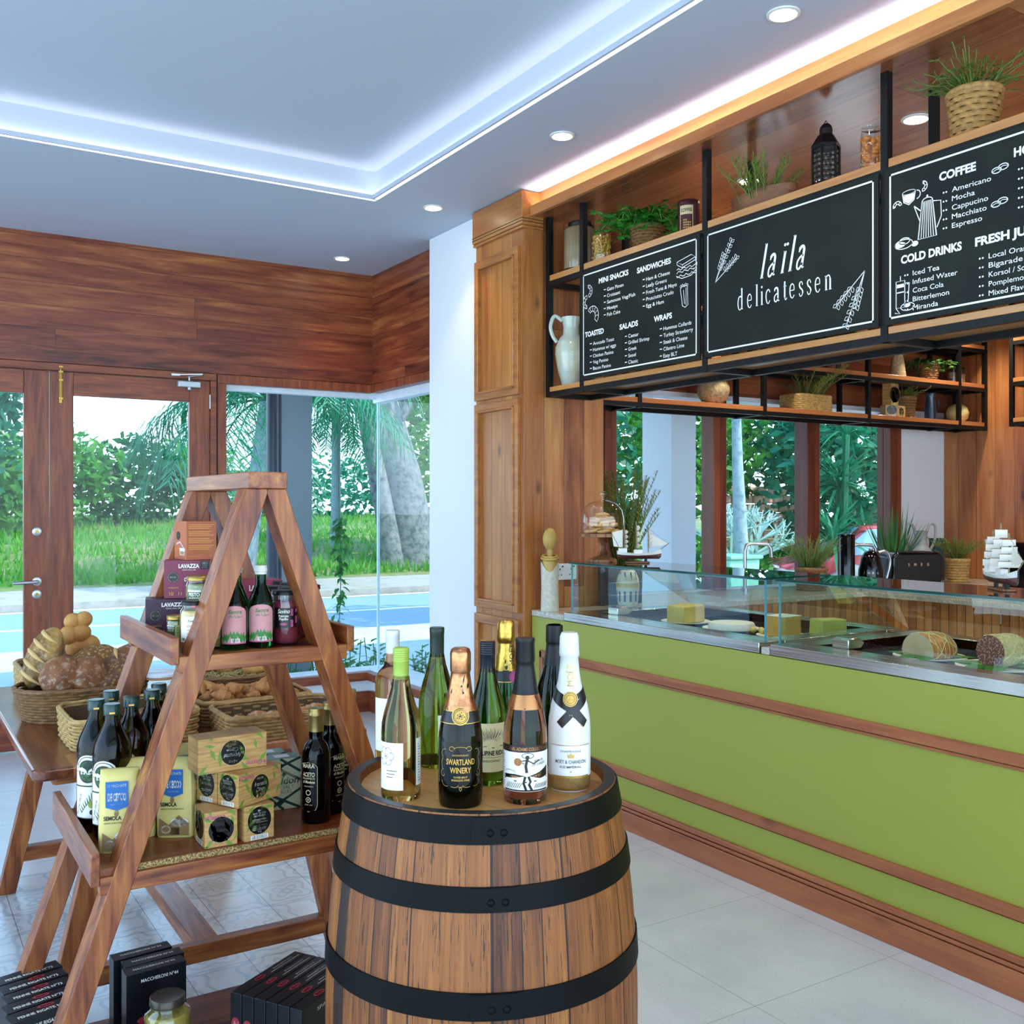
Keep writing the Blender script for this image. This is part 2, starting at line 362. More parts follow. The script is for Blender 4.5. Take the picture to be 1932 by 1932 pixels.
# floor: pale terrazzo slabs, with a panel of small patterned encaustic tiles under the displays
def floor_mat():
    m, t = base('terrazzo and patterned tile', (.8, .8, .8), .22)
    o, ax = t.coord(True); x, y = ax[0], ax[1]
    def grid(s, ox, oy, g):
        a = t.m('FRACT', t.m('DIVIDE', t.m('ADD', x, ox), s)); b = t.m('FRACT', t.m('DIVIDE', t.m('ADD', y, oy), s))
        e = t.m('MINIMUM', t.m('MINIMUM', a, t.m('SUBTRACT', 1.0, a)), t.m('MINIMUM', b, t.m('SUBTRACT', 1.0, b)))
        return t.m('LESS_THAN', t.m('MULTIPLY', e, s), g), a, b
    g1, _, _ = grid(.6, 20.05, 20.1, .0016)
    sp1 = t.new('TexVoronoi'); t.put(sp1.inputs['Vector'], o); sp1.inputs['Scale'].default_value = 110
    speck = t.ramp(sp1.outputs['Distance'], [(.12, (.55, .55, .55)), (.3, (1, 1, 1))])
    big = t.mix(1.0, t.ramp(t.noise(o, 3, 3), [(.3, H('c9cac8')), (.7, H('dcdcd8'))]), t.mix(.35, (1, 1, 1, 1), speck), 'MULTIPLY')
    big = t.mix(t.m('MULTIPLY', g1, .6), big, (*H('8f8c86'), 1))
    g2, a, b = grid(.2, 20.0, 20.03, .0013)
    # rosettes spread over 2 x 2 tiles: rings and petals around each centre
    def fl(ox):
        aa = t.m('SUBTRACT', t.m('FRACT', t.m('DIVIDE', t.m('ADD', x, 20.0 + ox), .4)), .5); bb = t.m('SUBTRACT', t.m('FRACT', t.m('DIVIDE', t.m('ADD', y, 20.03 + ox), .4)), .5)
        r = t.m('SQRT', t.m('ADD', t.m('MULTIPLY', aa, aa), t.m('MULTIPLY', bb, bb))); th = t.m('ARCTAN2', bb, aa); return r, th
    r, th = fl(0.1); r2, th2 = fl(.3)
    pet = t.m('ADD', r, t.m('MULTIPLY', t.m('COSINE', t.m('MULTIPLY', th, 4.0)), .045))
    pet2 = t.m('ADD', r2, t.m('MULTIPLY', t.m('COSINE', t.m('MULTIPLY', th2, 8.0)), .03))
    def ring(v, c, w): return t.m('LESS_THAN', t.m('ABSOLUTE', t.m('SUBTRACT', v, c)), w)
    pat = ring(pet, .10, .018)
    for v, c, w in ((pet, .20, .016), (pet, .33, .018), (r, .045, .02), (pet2, .15, .018), (pet2, .27, .016), (pet2, .38, .016)): pat = t.m('MAXIMUM', pat, ring(v, c, w))
    blot = t.m('LESS_THAN', pet2, .09)
    small = t.mix(t.m('MULTIPLY', pat, .42), t.ramp(t.noise(o, 9, 3), [(.3, H('c6c4bd')), (.7, H('d4d2cb'))]), (*H('8394a2'), 1))
    small = t.mix(t.m('MULTIPLY', blot, .3), small, (*H('a99a86'), 1))
    small = t.mix(t.m('MULTIPLY', g2, .8), small, (*H('5d5348'), 1))
    ins = t.m('MULTIPLY', t.m('LESS_THAN', x, 1.8), t.m('LESS_THAN', y, 4.37))
    t.put(t.bsdf.inputs['Base Color'], t.mix(ins, big, small))
    return m
m_floor = floor_mat()

# ================================================================ ROOM SHELL
struct('floor', B(-3.4, 7.2, -2.7, 6.75, -.12, 0), m_floor, smooth=0)
CX, CY, CZ = 2.245, 4.952, 3.08
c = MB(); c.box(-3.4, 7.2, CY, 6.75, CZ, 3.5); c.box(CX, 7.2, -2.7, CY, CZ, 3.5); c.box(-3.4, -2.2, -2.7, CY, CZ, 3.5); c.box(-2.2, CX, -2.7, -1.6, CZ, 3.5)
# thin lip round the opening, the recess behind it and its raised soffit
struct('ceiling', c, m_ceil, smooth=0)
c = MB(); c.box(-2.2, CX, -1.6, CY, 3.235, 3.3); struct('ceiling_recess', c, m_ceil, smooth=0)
c = MB(); LP = .022
c.box(-2.2, CX, CY - .03, CY - .018, CZ, CZ + LP); c.box(CX - .03, CX - .018, -1.6, CY - .03, CZ, CZ + LP)
struct('trim_1', c, m_ceil, smooth=0)
def led(name, mb, label, s=22): o = mb.build(name, glow(name + ' diffuser', (.95, .94, 1), s), smooth=0); tag(o, label, 'light strip'); return o
led('light_strip', B(-2.2, CX - .015, CY - .017, CY - .003, CZ + .002, CZ + .010), 'white light strip glowing in the ceiling recess along the door wall side', 19)
led('light_strip', B(CX - .017, CX - .003, -1.6, CY - .018, CZ + .002, CZ + .010), 'white light strip glowing in the ceiling recess along the counter side', 19)

# back wall with the doors
YB = 6.57
struct('wall_back', B(-3.4, 2.955, YB, YB + .14, 2.312, 3.08), m_plank_h, smooth=0)
struct('wall_right', B(2.955, 3.09, 5.49, YB + .14, 2.312, 3.08), m_plank_hy, smooth=0)
c = MB(); c.box(-3.4, 1.852, YB - .012, YB + .11, 2.262, 2.308); c.box(1.813, 1.852, YB - .012, YB + .11, 0, 2.262)
struct('trim_2', c, m_frame_h, bevel=.003)
# window head and jamb of the fixed corner glass
c = MB(); c.box(1.862, 2.955, YB - .008, YB + .05, 2.25, 2.308); c.box(1.862, 1.918, YB - .008, YB + .05, .28, 2.25); c.box(2.947, 3.01, 5.49, YB - .008, 2.25, 2.308)
struct('window_1', c, m_frame_v, bevel=.003)
c = MB(); c.box(1.918, 3.06, YB + .05, YB + .11, 2.215, 2.31); c.box(3.01, 3.08, 5.49, YB + .11, 2.19, 2.31)
struct('trim_3', c, m_sill, smooth=0)
g_pane = pane('window glass', (.95, .98, .985), .45); g_edge = flat('green glass edge', '9fd6cf', .1)
MBg = B(1.918, 3.03, YB + .072, YB + .082, .28, 2.25); w1 = MBg.build('window_2', g_pane, kind='structure', smooth=0)
w2 = B(3.034, 3.044, 5.49, YB + .082, .28, 2.25).build('window_3', g_pane, kind='structure', smooth=0)
B(3.028, 3.045, YB + .07, YB + .085, .28, 2.25).build('glass_joint', flat('silicone joint', 'c9eef0', .3), w2, smooth=0)
# low wall, sill and skirting under the corner glass
c = MB(); c.box(1.80, 3.2, YB + .02, YB + .16, 0, .225); c.box(2.955, 3.2, 5.49, YB + .02, 0, .225); struct('wall_low', c, m_white, smooth=0)
c = MB(); c.box(1.80, 3.2, YB - .03, YB + .2, .225, .282); c.box(2.90, 3.2, 5.49, YB - .03, .225, .282); struct('trim_4', c, m_frame_h, bevel=.004)
c = MB(); c.box(1.80, 3.2, YB + .03, YB + .2, .282, .288); c.box(2.955, 3.2, 5.49, YB + .03, .282, .288); struct('trim_5', c, m_sill, smooth=0)
c = MB(); c.box(1.852, 2.935, YB + .0, YB + .02, 0, .145); c.box(2.932, 2.955, 5.49, YB, 0, .145); struct('baseboard_back', c, m_frame_h, smooth=0)

struct('wall_front', B(-3.4, -1.06, YB, YB + .14, 0, 2.262), m_plank_h, smooth=0)
# door leaves
def door_leaf(name, x0, x1, stile, top=2.258, pane_top=2.12, bottom=.16):
    d = thing(name, None, None, (0, 0, 0)); d['kind'] = 'structure'
    f = MB(); f.box(x0, x0 + stile, YB, YB + .045, .01, top); f.box(x1 - stile, x1, YB, YB + .045, .01, top); f.build('stile', m_frame_v, d, bevel=.003)
    f = MB(); f.box(x0 + stile, x1 - stile, YB, YB + .045, pane_top, top); f.box(x0 + stile, x1 - stile, YB, YB + .045, .01, bottom); f.build('rail', m_frame_h, d, bevel=.003)
    B(x0 + stile, x1 - stile, YB + .018, YB + .026, bottom, pane_top).build('glass_pane', g_pane, d, smooth=0)
    return d
dl = door_leaf('door_1', -.09, .858, .138, bottom=.2)
dr = door_leaf('door_2', .863, 1.812, .13, bottom=.2)
door_leaf('door_3', -1.05, -.1, .13)
h = MB(); h.lathe([(.026, 0), (.026, .012), (.02, .014)], 20, M=Matrix.Translation((.79, YB, 1.003)) @ Matrix.Rotation(PI / 2, 4, 'X'))
h.tube([(.79, YB - .01, 1.003), (.79, YB - .055, 1.003), (.765, YB - .06, 1.003), (.655, YB - .06, 1.0)], .011, 10); h.build('door_handle', m_metal_w, dl)
for z in (1.299, .927):
    h = MB(); h.lathe([(.026, 0), (.026, .010), (.02, .012)], 20, M=Matrix.Translation((.79, YB, z)) @ Matrix.Rotation(PI / 2, 4, 'X')); h.build('lock_plate', m_metal_w, dl)
    h = MB(); h.lathe([(.010, 0), (.010, .016)], 12, M=Matrix.Translation((.79, YB, z)) @ Matrix.Rotation(PI / 2, 4, 'X')); h.build('key_cylinder', m_brass, dl)
h = MB(); h.box(.912, .928, YB - .006, YB, 2.07, 2.262); h.tube([(.92, YB - .014, 2.10), (.92, YB - .014, 2.275)], .005, 8)
for z in (2.09, 2.2, 2.25, 2.28): h.box(.908, .932, YB - .022, YB - .004, z, z + .012)
h.build('barrel_bolt', m_brass, dr)
h = MB(); h.box(1.602, 1.742, YB - .045, YB, 2.208, 2.246); h.lathe([(.012, 0), (.012, .05)], 14, c=(1.675, YB - .025, 2.19)); h.build('door_closer', flat('silver closer', 'b7bfc4', .35, .6), dr, bevel=.004)
h = MB(); h.tube([(1.675, YB - .025, 2.25), (1.675, YB - .025, 2.272)], .008, 8); h.bar((1.672, YB - .025, 2.275), (1.735, YB - .13, 2.278), .022, .006); h.bar((1.735, YB - .13, 2.284), (1.58, YB - .015, 2.284), .018, .005); h.box(1.565, 1.62, YB - .02, YB - .012, 2.278, 2.292); h.build('closer_arm', m_metal_w, dr)
h = MB(); h.tube([(1.812, YB - .006, 2.08), (1.812, YB - .006, 2.17)], .006, 8); h.build('hinge', m_metal_w, dr)

# white pier, tall cabinet, kitchen walls
struct('wall_pier', B(2.85, 3.5, 4.86, 5.49, 0, 3.08), m_white, smooth=0)
struct('wall_divider', B(2.926, 3.334, 4.375, 4.95, 0, 2.99), m_plk, smooth=0)
YW, XR = 4.872, 7.04
struct('wall_kitchen', MB().box(3.334, XR, YW, YW + .16, 2.175, 2.99).box(3.334, 3.72, YW, YW + .16, 0, 2.175), m_plkh, smooth=0)
struct('wall_kitchen_low', MB().box(3.72, 6.51, YW, YW + .16, 0, .90).box(6.51, XR, YW, YW + .16, 0, 2.175), m_white, smooth=0)
struct('wall_side', B(XR, XR + .14, -2.7, YW + .16, 0, 3.08), m_plky, smooth=0)
c = MB(); c.box(3.72, 6.51, YW - .012, YW + .13, 2.145, 2.175); struct('trim_6', c, m_sill, smooth=0)
for i, (a, b_) in enumerate(((3.715, 3.806), (4.604, 4.718), (5.487, 5.615), (6.38, 6.51))):
    struct('trim_%d' % (7 + i), B(a, b_, YW - .01, YW + .11, .9, 2.145), wood('mullion timber', ['5a2418', '7a3a26', '904a2e'], 'z', 'x', .1, 3, True, .4), bevel=.004)
for i, (a, b_) in enumerate(((3.806, 4.604), (4.718, 5.487), (5.615, 6.38))):
    B(a, b_, YW + .05, YW + .058, .9, 2.145).build('window_%d' % (4 + i), g_pane, kind='structure', smooth=0)

# soffit over the counter
struct('ceiling_soffit', MB().box(2.86, XR, -2.7, 4.375, 2.948, 2.975).box(3.334, XR, 4.375, YW + .02, 2.948, 2.975), m_soffit, smooth=0)
struct('trim_11', B(2.835, 2.86, -2.7, 4.345, 2.942, 2.995), m_fascia, bevel=.003)
struct('trim_12', B(2.90, 2.92, -2.7, 4.36, 2.975, 3.08), m_fascia, smooth=0)
led('light_strip', B(2.866, 2.874, -2.6, 4.34, 2.978, 2.984), 'white light strip hidden on the ledge above the timber soffit', 95)

# tall cabinet (pilaster) with raised panel doors
X0 = 2.80
cab = thing('tall_cabinet', 'tall amber timber cabinet with panelled doors between white pier and counter', 'cabinet', (X0, 4.6, 0))
MB().box(2.812, 2.924, 4.362, 4.855, .0, 2.90).build('body', m_cab, cab, world=True)
c = MB(); c.box(X0 - .012, 2.925, 4.349, 4.859, 2.90, 3.075); c.box(X0 - .004, 2.925, 4.355, 4.865, 2.885, 2.90); c.build('cornice', m_cabh, cab, world=True, bevel=.004)
c = MB()
for z in (2.915, 2.93): c.box(X0 - .0135, 2.9265, 4.3475, 4.8595, z, z + .003)
c.build('cornice_groove', m_dark, cab, world=True, smooth=0)
for z0, z1 in ((2.03, 2.80), (.895, 2.01), (.13, .86)):
    d = MB(); y0, y1 = 4.40, 4.85; s = .05
    for b_ in ((y0, y0 + s, z0, z1), (y1 - s, y1, z0, z1), (y0 + s, y1 - s, z0, z0 + s), (y0 + s, y1 - s, z1 - s, z1)): d.box(X0 - .006, 2.82, *b_)
    dd = d.build('cabinet_door', m_cabh, cab, world=True, bevel=.003)
    d = MB(); a, b_, e, g = y0 + s - .014, y1 - s + .014, z0 + s - .014, z1 - s + .014; w = .014
    for q in ((a, a + w, e, g), (b_ - w, b_, e, g), (a, b_, e, e + w), (a, b_, g - w, g)): d.box(X0 - .014, X0 + .002, *q)
    for q in d.v: pass
    mo = d.build('moulding', m_cabh, dd, bevel=.005); mo.data.transform(Matrix.Translation((-X0, -4.6, 0)))
B(X0 - .004, 2.925, 4.358, 4.858, 0, .1).build('plinth', m_cabh, cab, world=True)
s = MB(); s.box(2.842, 2.85, 4.93, 5.01, .30, .42); o = s.build('power_socket', m_sill, bevel=.003); tag(o, 'white socket plate low on the white pier behind the wine bottles', 'socket')

# ceiling downlights, then bare spots without fittings
m_bulb = glow('warm lamp', (1, .86, .62), 30); m_ringw = flat('white ring', 'e8e6e0', .4)
def downlight(x, y, z, label, e=14, rin=m_ringw):
    t = thing('ceiling_downlight', label, 'ceiling light', (x, y, z))
    MB().lathe([(.045, 0), (.055, -.001), (.055, -.006), (.045, -.008), (.042, -.003), (.045, 0)], 28).build('ring', rin, t)
    MB().lathe([(.0001, -.004), (.040, -.005), (.040, -.001), (.0001, -.001)], 24).build('lamp', m_bulb, t)
    light('downlight_and_fill_beam', 'SPOT', (x, y, z - .02), e * 1.0, (1, .78, .5), (0, 0, 0), spot_size=math.radians(95), spot_blend=.6, shadow_soft_size=.04)
    return t
downlight(2.54, 3.632, 3.08, 'second ceiling downlight in the row beside the timber soffit, counting from the right edge')
downlight(2.556, 4.882, 3.08, 'ceiling downlight above the white pier')
downlight(2.575, 6.201, 3.08, 'farthest ceiling downlight, close to the boards over the doors')
downlight(2.531, 2.345, 3.08, 'ceiling downlight at the top right, largest of the row')
downlight(3.389, 2.466, 2.948, 'soffit downlight behind the hanging thyme basket')
downlight(3.384, 3.343, 2.948, 'soffit downlight behind the wooden trough of rosemary')
light('downlight_and_fill_beam', 'SPOT', (2.5, 1.0, 3.05), 14, (1, .78, .5), spot_size=1.7, spot_blend=.6, shadow_soft_size=.04)  # this spot and the next two have no fitting modelled
light('downlight_and_fill_beam', 'SPOT', (2.0, 2.6, 3.05), 8, (1, .82, .6), spot_size=1.7, spot_blend=.6, shadow_soft_size=.04)
light('downlight_and_fill_beam', 'SPOT', (.6, 1.2, 3.05), 26, (1, .8, .55), spot_size=1.9, spot_blend=.7, shadow_soft_size=.06)
for xx, yy in ((5, 3.4), (5, 1.6), (6.5, 4.3), (6.2, 2.4), (4.3, 4.2)): light('downlight_and_fill_beam', 'SPOT', (xx, yy, 2.93), 85, (1, .87, .70), spot_size=2.2, spot_blend=.7, shadow_soft_size=.06)  # kitchen spots added as fill to brighten it, no lamps behind them

# ================================================================ MENU RACK OVER THE COUNTER
m_strip = wood('shelf board edge', ['9c6232', 'bd7d42', 'cd9250', 'dba564'], 'y', 'z', 0, 1, True, .3, seed=4, knots=.2, coat=1)
m_stripx = wood('shelf board edge b', ['8d4f2c', 'ab6538', 'bd7a45', 'cc8d55'], 'x', 'z', 0, 1, True, .28, seed=4, knots=.2, coat=1)
FX, RX = 2.934, 3.226
rack = thing('menu_rack', 'black steel rack hanging from the soffit over the counter, carrying the chalkboards', 'rack', (FX, 4.34, 2.015))
PY = [4.330, 4.032, 3.155, 2.262, 1.37, .48]
T = .028
for i, y in enumerate(PY):
    MB().box(FX, FX + T, y - T / 2, y + T / 2, 2.015, 2.948).build('post', m_black, rack, world=True, smooth=0)
    MB().box(RX - T, RX, y - T / 2, y + T / 2, 2.015, 2.948).build('post', m_black, rack, world=True, smooth=0)
for z in (2.015, 2.588):
    for x in (FX + .001, RX - T + .001): B(x, x + T - .002, PY[-1], PY[0], z, z + .026).build('rail', m_black, rack, world=True, smooth=0)
    for y in PY: B(FX + T, RX - T, y - T / 2, y + T / 2, z, z + .026).build('cross_bar', m_black, rack, world=True, smooth=0)
for z, nm in ((2.041, 'lower'), (2.614, 'upper')):
    for a, b in zip(PY, PY[1:]): B(FX + .004, RX, b + T / 2, a - T / 2, z, z + (.026 if nm == 'lower' else .031)).build('shelf', m_strip, rack, world=True, bevel=.002)
ZS = 2.645   # top of the upper shelf
ZL = 2.067   # top of the lower shelf

# chalkboards; u runs to the right as seen from the shop (towards -y)
m_chalk, _t = base('chalkboard', H('1f2420'), .45, spec=.18)
_n = _t.noise(_t.coord(True)[0], 5, 4, .6); _t.put(_t.bsdf.inputs['Base Color'], _t.ramp(_n, [(.3, H('15191a')), (.7, H('20261f'))]))
m_ink = flat('chalk white', 'eef0ee', .6)
def board(y_left, y_right, label):
    t = thing('menu_board', label, 'chalkboard', (FX - .006, (y_left + y_right) / 2, 2.07), 0, 'chalkboards on the menu rack')
    B(FX - .012, FX - .001, y_right, y_left, 2.070, 2.600).build('panel', m_chalk, t, world=True, bevel=.001)
    w = y_left - y_right
    def fn(u, v): return (FX - .0128 - t.location.x, y_left - u - t.location.y, 2.070 + v - t.location.z)
    A = Art(fn); e = .018; g = .0065; h = .53
    for q in ((e, w - e, e, e + g), (e, w - e, h - e - g, h - e), (e, e + g, e, h - e), (w - e - g, w - e, e, h - e)): A.rect(*q)
    return t, A, w
def menu(A, u, v, head, items, hw, fs=.024, dash='-', step=.031, iw=None, ind=.02):
    A.text(head, u, v, .024, width=hw, bold=.03)
    for i, s in enumerate(items): A.text(dash, u + ind, v - .042 - i * step, fs * .9, bold=.02); A.text(s, u + ind + .035, v - .042 - i * step, fs * .80, width=None if not iw else iw[i])

t, A, w = board(4.017, 3.170, 'left chalkboard listing mini snacks, sandwiches, toasted, salads and wraps')
def menu2(u, v, head, hw, items):
    A.text(head, u, v, .024, width=hw, bold=.035)
    for x0_, x1_ in ((u, u + hw),): pass
    for i, (s, wd) in enumerate(items): A.rect(u + .040, u + .055, v - .044 - i * .030 + .005, v - .044 - i * .030 + .009); A.text(s, u + .065, v - .047 - i * .030, .0165, width=wd, bold=.004)
menu2(.145, .447, 'MINI SNACKS', .226, [('Gato Pimen', .125), ('Croissant', .10), ('Samoosa Veg/Fish', .21), ('Moutye', .08), ('Fish Cake', .10)])
menu2(.433, .440, 'SANDWICHES', .232, [('Ham & Cheese', .16), ('Leafy Greens', .14), ('Fresh Tuna & Mayo', .205), ('Prusciutto Crudo', .185), ('Egg & Ham', .12)])
menu2(.034, .205, 'TOASTED', .15, [('Avocado Toast', .165), ('Hummus w/ eggs', .18), ('Chicken Panino', .16), ('Veg Panino', .12), ('Bacon Panino', .14)])
menu2(.305, .202, 'SALADS', .135, [('Caesar', .075), ('Grilled Shrimp', .15), ('Greek', .06), ('Sesel', .055), ('Classic', .07)])
menu2(.551, .200, 'WRAPS', .121, [('Hummus Collards', .18), ('Turkey Strawberry', .19), ('Steak & Cheese', .155), ('Cilantro Lime', .135), ('Easy BLT', .09)])
def croissant(A, u, v, k, r=0, n=4):
    ca, sa = math.cos(r), math.sin(r); R = lambda P: [(u + (a * ca - b * sa) * k, v + (a * sa + b * ca) * k) for a, b in P]
    A.line(R(arc(0, 0, 1, 1, -60, 120, 14) + arc(0, 0, .45, .5, 120, -60, 10)), .003, closed=True)
    for i in range(n): a = math.radians(-30 + 120 * i / (n - 1)); A.line(R([(math.cos(a) * .45, math.sin(a) * .5), (math.cos(a + .25) * .75, math.sin(a + .25) * .78), (math.cos(a + .1) * 1, math.sin(a + .1))]), .0025)
croissant(A, .095, .30, .048, .3, 5); croissant(A, .062, .425, .03, -.4); croissant(A, .050, .375, .032, 2.6)
# sandwich and wrap drawings
def sandwich(A, u, v):
    A.line([(0, .03), (.09, .045), (.115, .03), (.035, .012)], .003, u, v, closed=True); A.line([(0, .03), (0, .018), (.033, 0), (.035, .012)], .003, u, v); A.line([(.033, 0), (.115, .018), (.115, .03)], .003, u, v)
    for q in (0, -.012, -.03): A.line([(i * .012 - .002, q - .004 + .005 * math.sin(i * 2.1 + q * 90)) for i in range(11)], .003, u, v)
    A.line([(-.005, -.03), (.03, -.046), (.09, -.043), (.117, -.025)], .003, u, v); A.line(arc(.1, 0, .026, .018, -80, 80, 8), .003, u, v)
sandwich(A, .705, .405)
def wrap(A, u, v, k=.68):
    A.line([(0, 0), (-.02, .11), (.0, .125), (.045, .12), (.05, .0), (.025, -.012)], .003, u + .05, v, k, closed=True)
    for i in range(5): A.disc(u + .04 + .010 * i, v + .085 + .004 * (i % 2), .006, ring=.002, n=8)
    A.line([(.01, .01), (.0, .1)], .0025, u + .056, v, k); A.line([(.03, .0), (.03, .11)], .0025, u + .052, v, k)
wrap(A, .69, .24)
A.mb.build('lettering', m_ink, t, smooth=0)

# centre board: the shop name in a light serif, drawn stroke by stroke
t, A, w = board(3.142, 2.276, 'centre chalkboard with the shop name and two herb sprigs')
def serif(A, s, u, v, h, it=0.0, k=.62, thin=.07, fat=.14):
    """strokes in units of x-height; it = slant"""
    G = {
     'l': (.5, [([(.24, 0), (.24, 1.62)], fat)], [(.08, .42, 0), (.06, .26, 1.6)]),
     'i': (.5, [([(.24, 0), (.24, 1.0)], fat)], [(.08, .42, 0), (.06, .26, .97)]),
     'a': (.86, [(spline([(.12, .76), (.2, .94), (.42, 1.0), (.58, .9), (.62, .7), (.62, .12)]), [thin, .09, thin, .09] + [fat] * 99), (spline([(.62, .6), (.3, .5), (.1, .32), (.14, .06), (.34, -.02), (.54, .1), (.62, .24)]), thin * 1.4), ([(.62, .1), (.72, 0), (.84, .04)], thin)], []),
     'd': (.98, [([(.72, 0), (.72, 1.62)], fat), (spline([(.72, .82), (.5, 1.0), (.24, .92), (.1, .5), (.22, .08), (.46, -.02), (.72, .2)]), [thin, thin, thin, thin] + [.1] * 20 + [thin] * 60)], [(.56, .74, 1.6), (.70, .9, .01)]),
     'e': (.84, [(spline([(.12, .54), (.7, .54)], 2), thin), (spline([(.70, .54), (.66, .86), (.42, 1.0), (.18, .86), (.10, .48), (.22, .1), (.48, -.02), (.72, .18)]), [thin] * 10 + [.1] * 22 + [thin] * 60)], []),
     'c': (.80, [(spline([(.68, .78), (.58, .96), (.38, 1.0), (.16, .82), (.10, .48), (.22, .1), (.44, -.02), (.68, .18)]), [.09] * 4 + [thin] * 5 + [.1] * 22 + [thin] * 60)], []),
     't': (.60, [([(.28, 1.32), (.28, .16)], fat), (spline([(.28, .2), (.34, 0), (.48, -.02), (.58, .1)]), thin)], [(.08, .54, .96)]),
     's': (.72, [(spline([(.58, .76), (.5, .96), (.3, 1.0), (.14, .82), (.24, .6), (.48, .44), (.6, .24), (.46, .0), (.24, -.01), (.12, .2)]), [thin] * 14 + [.11] * 24 + [thin] * 60)], []),
     'n': (1.06, [([(.24, 0), (.24, 1.0)], fat), (spline([(.24, .78), (.44, .98), (.66, .96), (.78, .74)]), [thin] * 6 + [.09] * 60), ([(.78, .78), (.78, 0)], fat)], [(.08, .42, 0), (.62, .96, 0), (.06, .26, .97)])}
    x = u
    for ch in s:
        g = 'i' if ch == 'ï' else ch; wd, strokes, ser = G[g]; X = lambda a, b: (x + (a * k / .62 * .62 + b * it) * h, v + b * h)
        for pts, wt in strokes:
            W_ = wt if not isinstance(wt, list) else (wt + [wt[-1]] * 99)[:len(pts)]
            A.line([X(a * k / .62, b) for a, b in pts], [q * h for q in W_] if isinstance(W_, list) else W_ * h)
        for a, b, z in ser: A.line([X(a * k / .62, z), X(b * k / .62, z)], .05 * h)
        if ch == 'i': A.disc(*X(.23 * k / .62, 1.32), .085 * h, n=12)
        if ch == 'ï': A.disc(*X(.10 * k / .62, 1.3), .075 * h, n=12); A.disc(*X(.38 * k / .62, 1.3), .075 * h, n=12)
        x += wd * h * k / .62
    return x
serif(A, 'laïla', .312, .272, .080, .22, .60)
serif(A, 'delicatessen', .192, .168, .052, 0, .64)
def sprig(A, u, v, k, r, flip=1):
    ca, sa = math.cos(r), math.sin(r); R = lambda P: [(u + (a * ca * flip - b * sa) * k, v + (a * sa * flip + b * ca) * k) for a, b in P]
    for (dx, dy, L) in ((0, 1, 1.0), (.45, .9, .8), (-.12, 1, .62)):
        A.line(R([(0, 0), (dx * .5 * L, dy * .5 * L), (dx * L, dy * L)]), .0028)
        for i in range(5):
            f = .45 + .125 * i; px_, py_ = dx * L * f, dy * L * f
            for sgn in (-1, 1): A.line(R([(px_, py_), (px_ + sgn * .07, py_ + .03), (px_ + sgn * .075, py_ + .09), (px_ + sgn * .02, py_ + .08)]), .0024, closed=True)
sprig(A, .066, .303, .18, -.55); sprig(A, .811, .205, .20, PI - .42)
A.mb.build('lettering', m_ink, t, smooth=0)

t, A, w = board(2.248, 1.384, 'right chalkboard listing coffee, cold drinks and fresh juices')
def menu3(u, v, head, hw, items, st=.029):
    A.text(head, u, v, .026, width=hw, bold=.04)
    for i, (s, wd) in enumerate(items):
        A.disc(u + .016, v - .048 - i * st + .006, .0032, n=8); A.disc(u + .026, v - .048 - i * st + .006, .0032, n=8); A.text(s, u + .046, v - .048 - i * st, .0165, width=wd, bold=.004)
menu3(.209, .438, 'COFFEE', .13, [('Americano', .135), ('Mocha', .08), ('Cappucino', .125), ('Macchiato', .12), ('Espresso', .105)])
menu3(.064, .198, 'COLD DRINKS', .226, [('Iced Tea', .10), ('Infused Water', .165), ('Coca Cola', .115), ('Bitterlemon', .135), ('Miranda', .095)])
menu3(.336, .198, 'FRESH JUICES', .25, [('Local Orange', .15), ('Bigarade', .11), ('Korsol / Soursop', .18), ('Pomplemousse', .16), ('Mixed Flavours', .16)])
menu3(.464, .442, 'HOT DRINKS', .21, [('Tea', .05), ('Herbal Tea', .11), ('Hot Chocolate', .15), ('Latte', .06), ('Chai', .05)])
# cup with croissants, coffee pot, bun, press, beans
A.disc(.095, .432, .026, .008, ring=.002); A.line([(-.025, 0), (-.02, -.03), (.0, -.042), (.02, -.03), (.025, 0)], .003, .095, .432); A.poly([(-.022, -.008), (-.018, -.028), (0, -.038), (.018, -.028), (.022, -.008)], .095, .432); A.line(arc(.03, -.015, .014, .014, -90, 90, 8), .003, .095, .432)
croissant(A, .05, .395, .017, 1.2, 3); croissant(A, .148, .438, .017, -.6, 3)
A.line([(-.02, .06), (.02, .06), (.035, -.06), (-.035, -.06)], .0032, .165, .325, closed=True)
for i in range(8): A.line([(-.019 + .0054 * i, .058), (-.033 + .0094 * i, -.058)], .0028, .165, .325)
A.line([(-.021, .03), (-.05, .055)], .004, .165, .325); A.line([(-.028, 0), (-.05, .055)], .003, .165, .325); A.line([(.022, .055), (.05, .05), (.052, .0), (.036, -.035)], .0032, .165, .325); A.line(arc(0, .06, .02, .012, 0, 180, 8), .003, .165, .325); A.disc(.165, .402, .004, n=8)
A.disc(.075, .262, .036, .017, ring=.003); A.disc(.078, .272, .022, .012, ring=.003); A.poly(arc(.06, .262, .022, .01, 0, 360, 10)[:-1]); A.disc(.118, .255, .013, .009)
A.line([(-.017, .045), (.017, .045), (.017, -.045), (-.017, -.045)], .003, .062, .095, closed=True); A.rect(.048, .076, .118, .13); A.rect(.048, .076, .10, .104); A.line([(.017, .035), (.034, .035), (.03, -.03)], .003, .062, .095); A.line([(0, .045), (0, .062)], .003, .062, .095); A.disc(.09, .05, .028, .014, ring=.003); A.disc(.088, .056, .013, .008); A.line([(.04, .035), (.06, .03), (.045, .05)], .003)
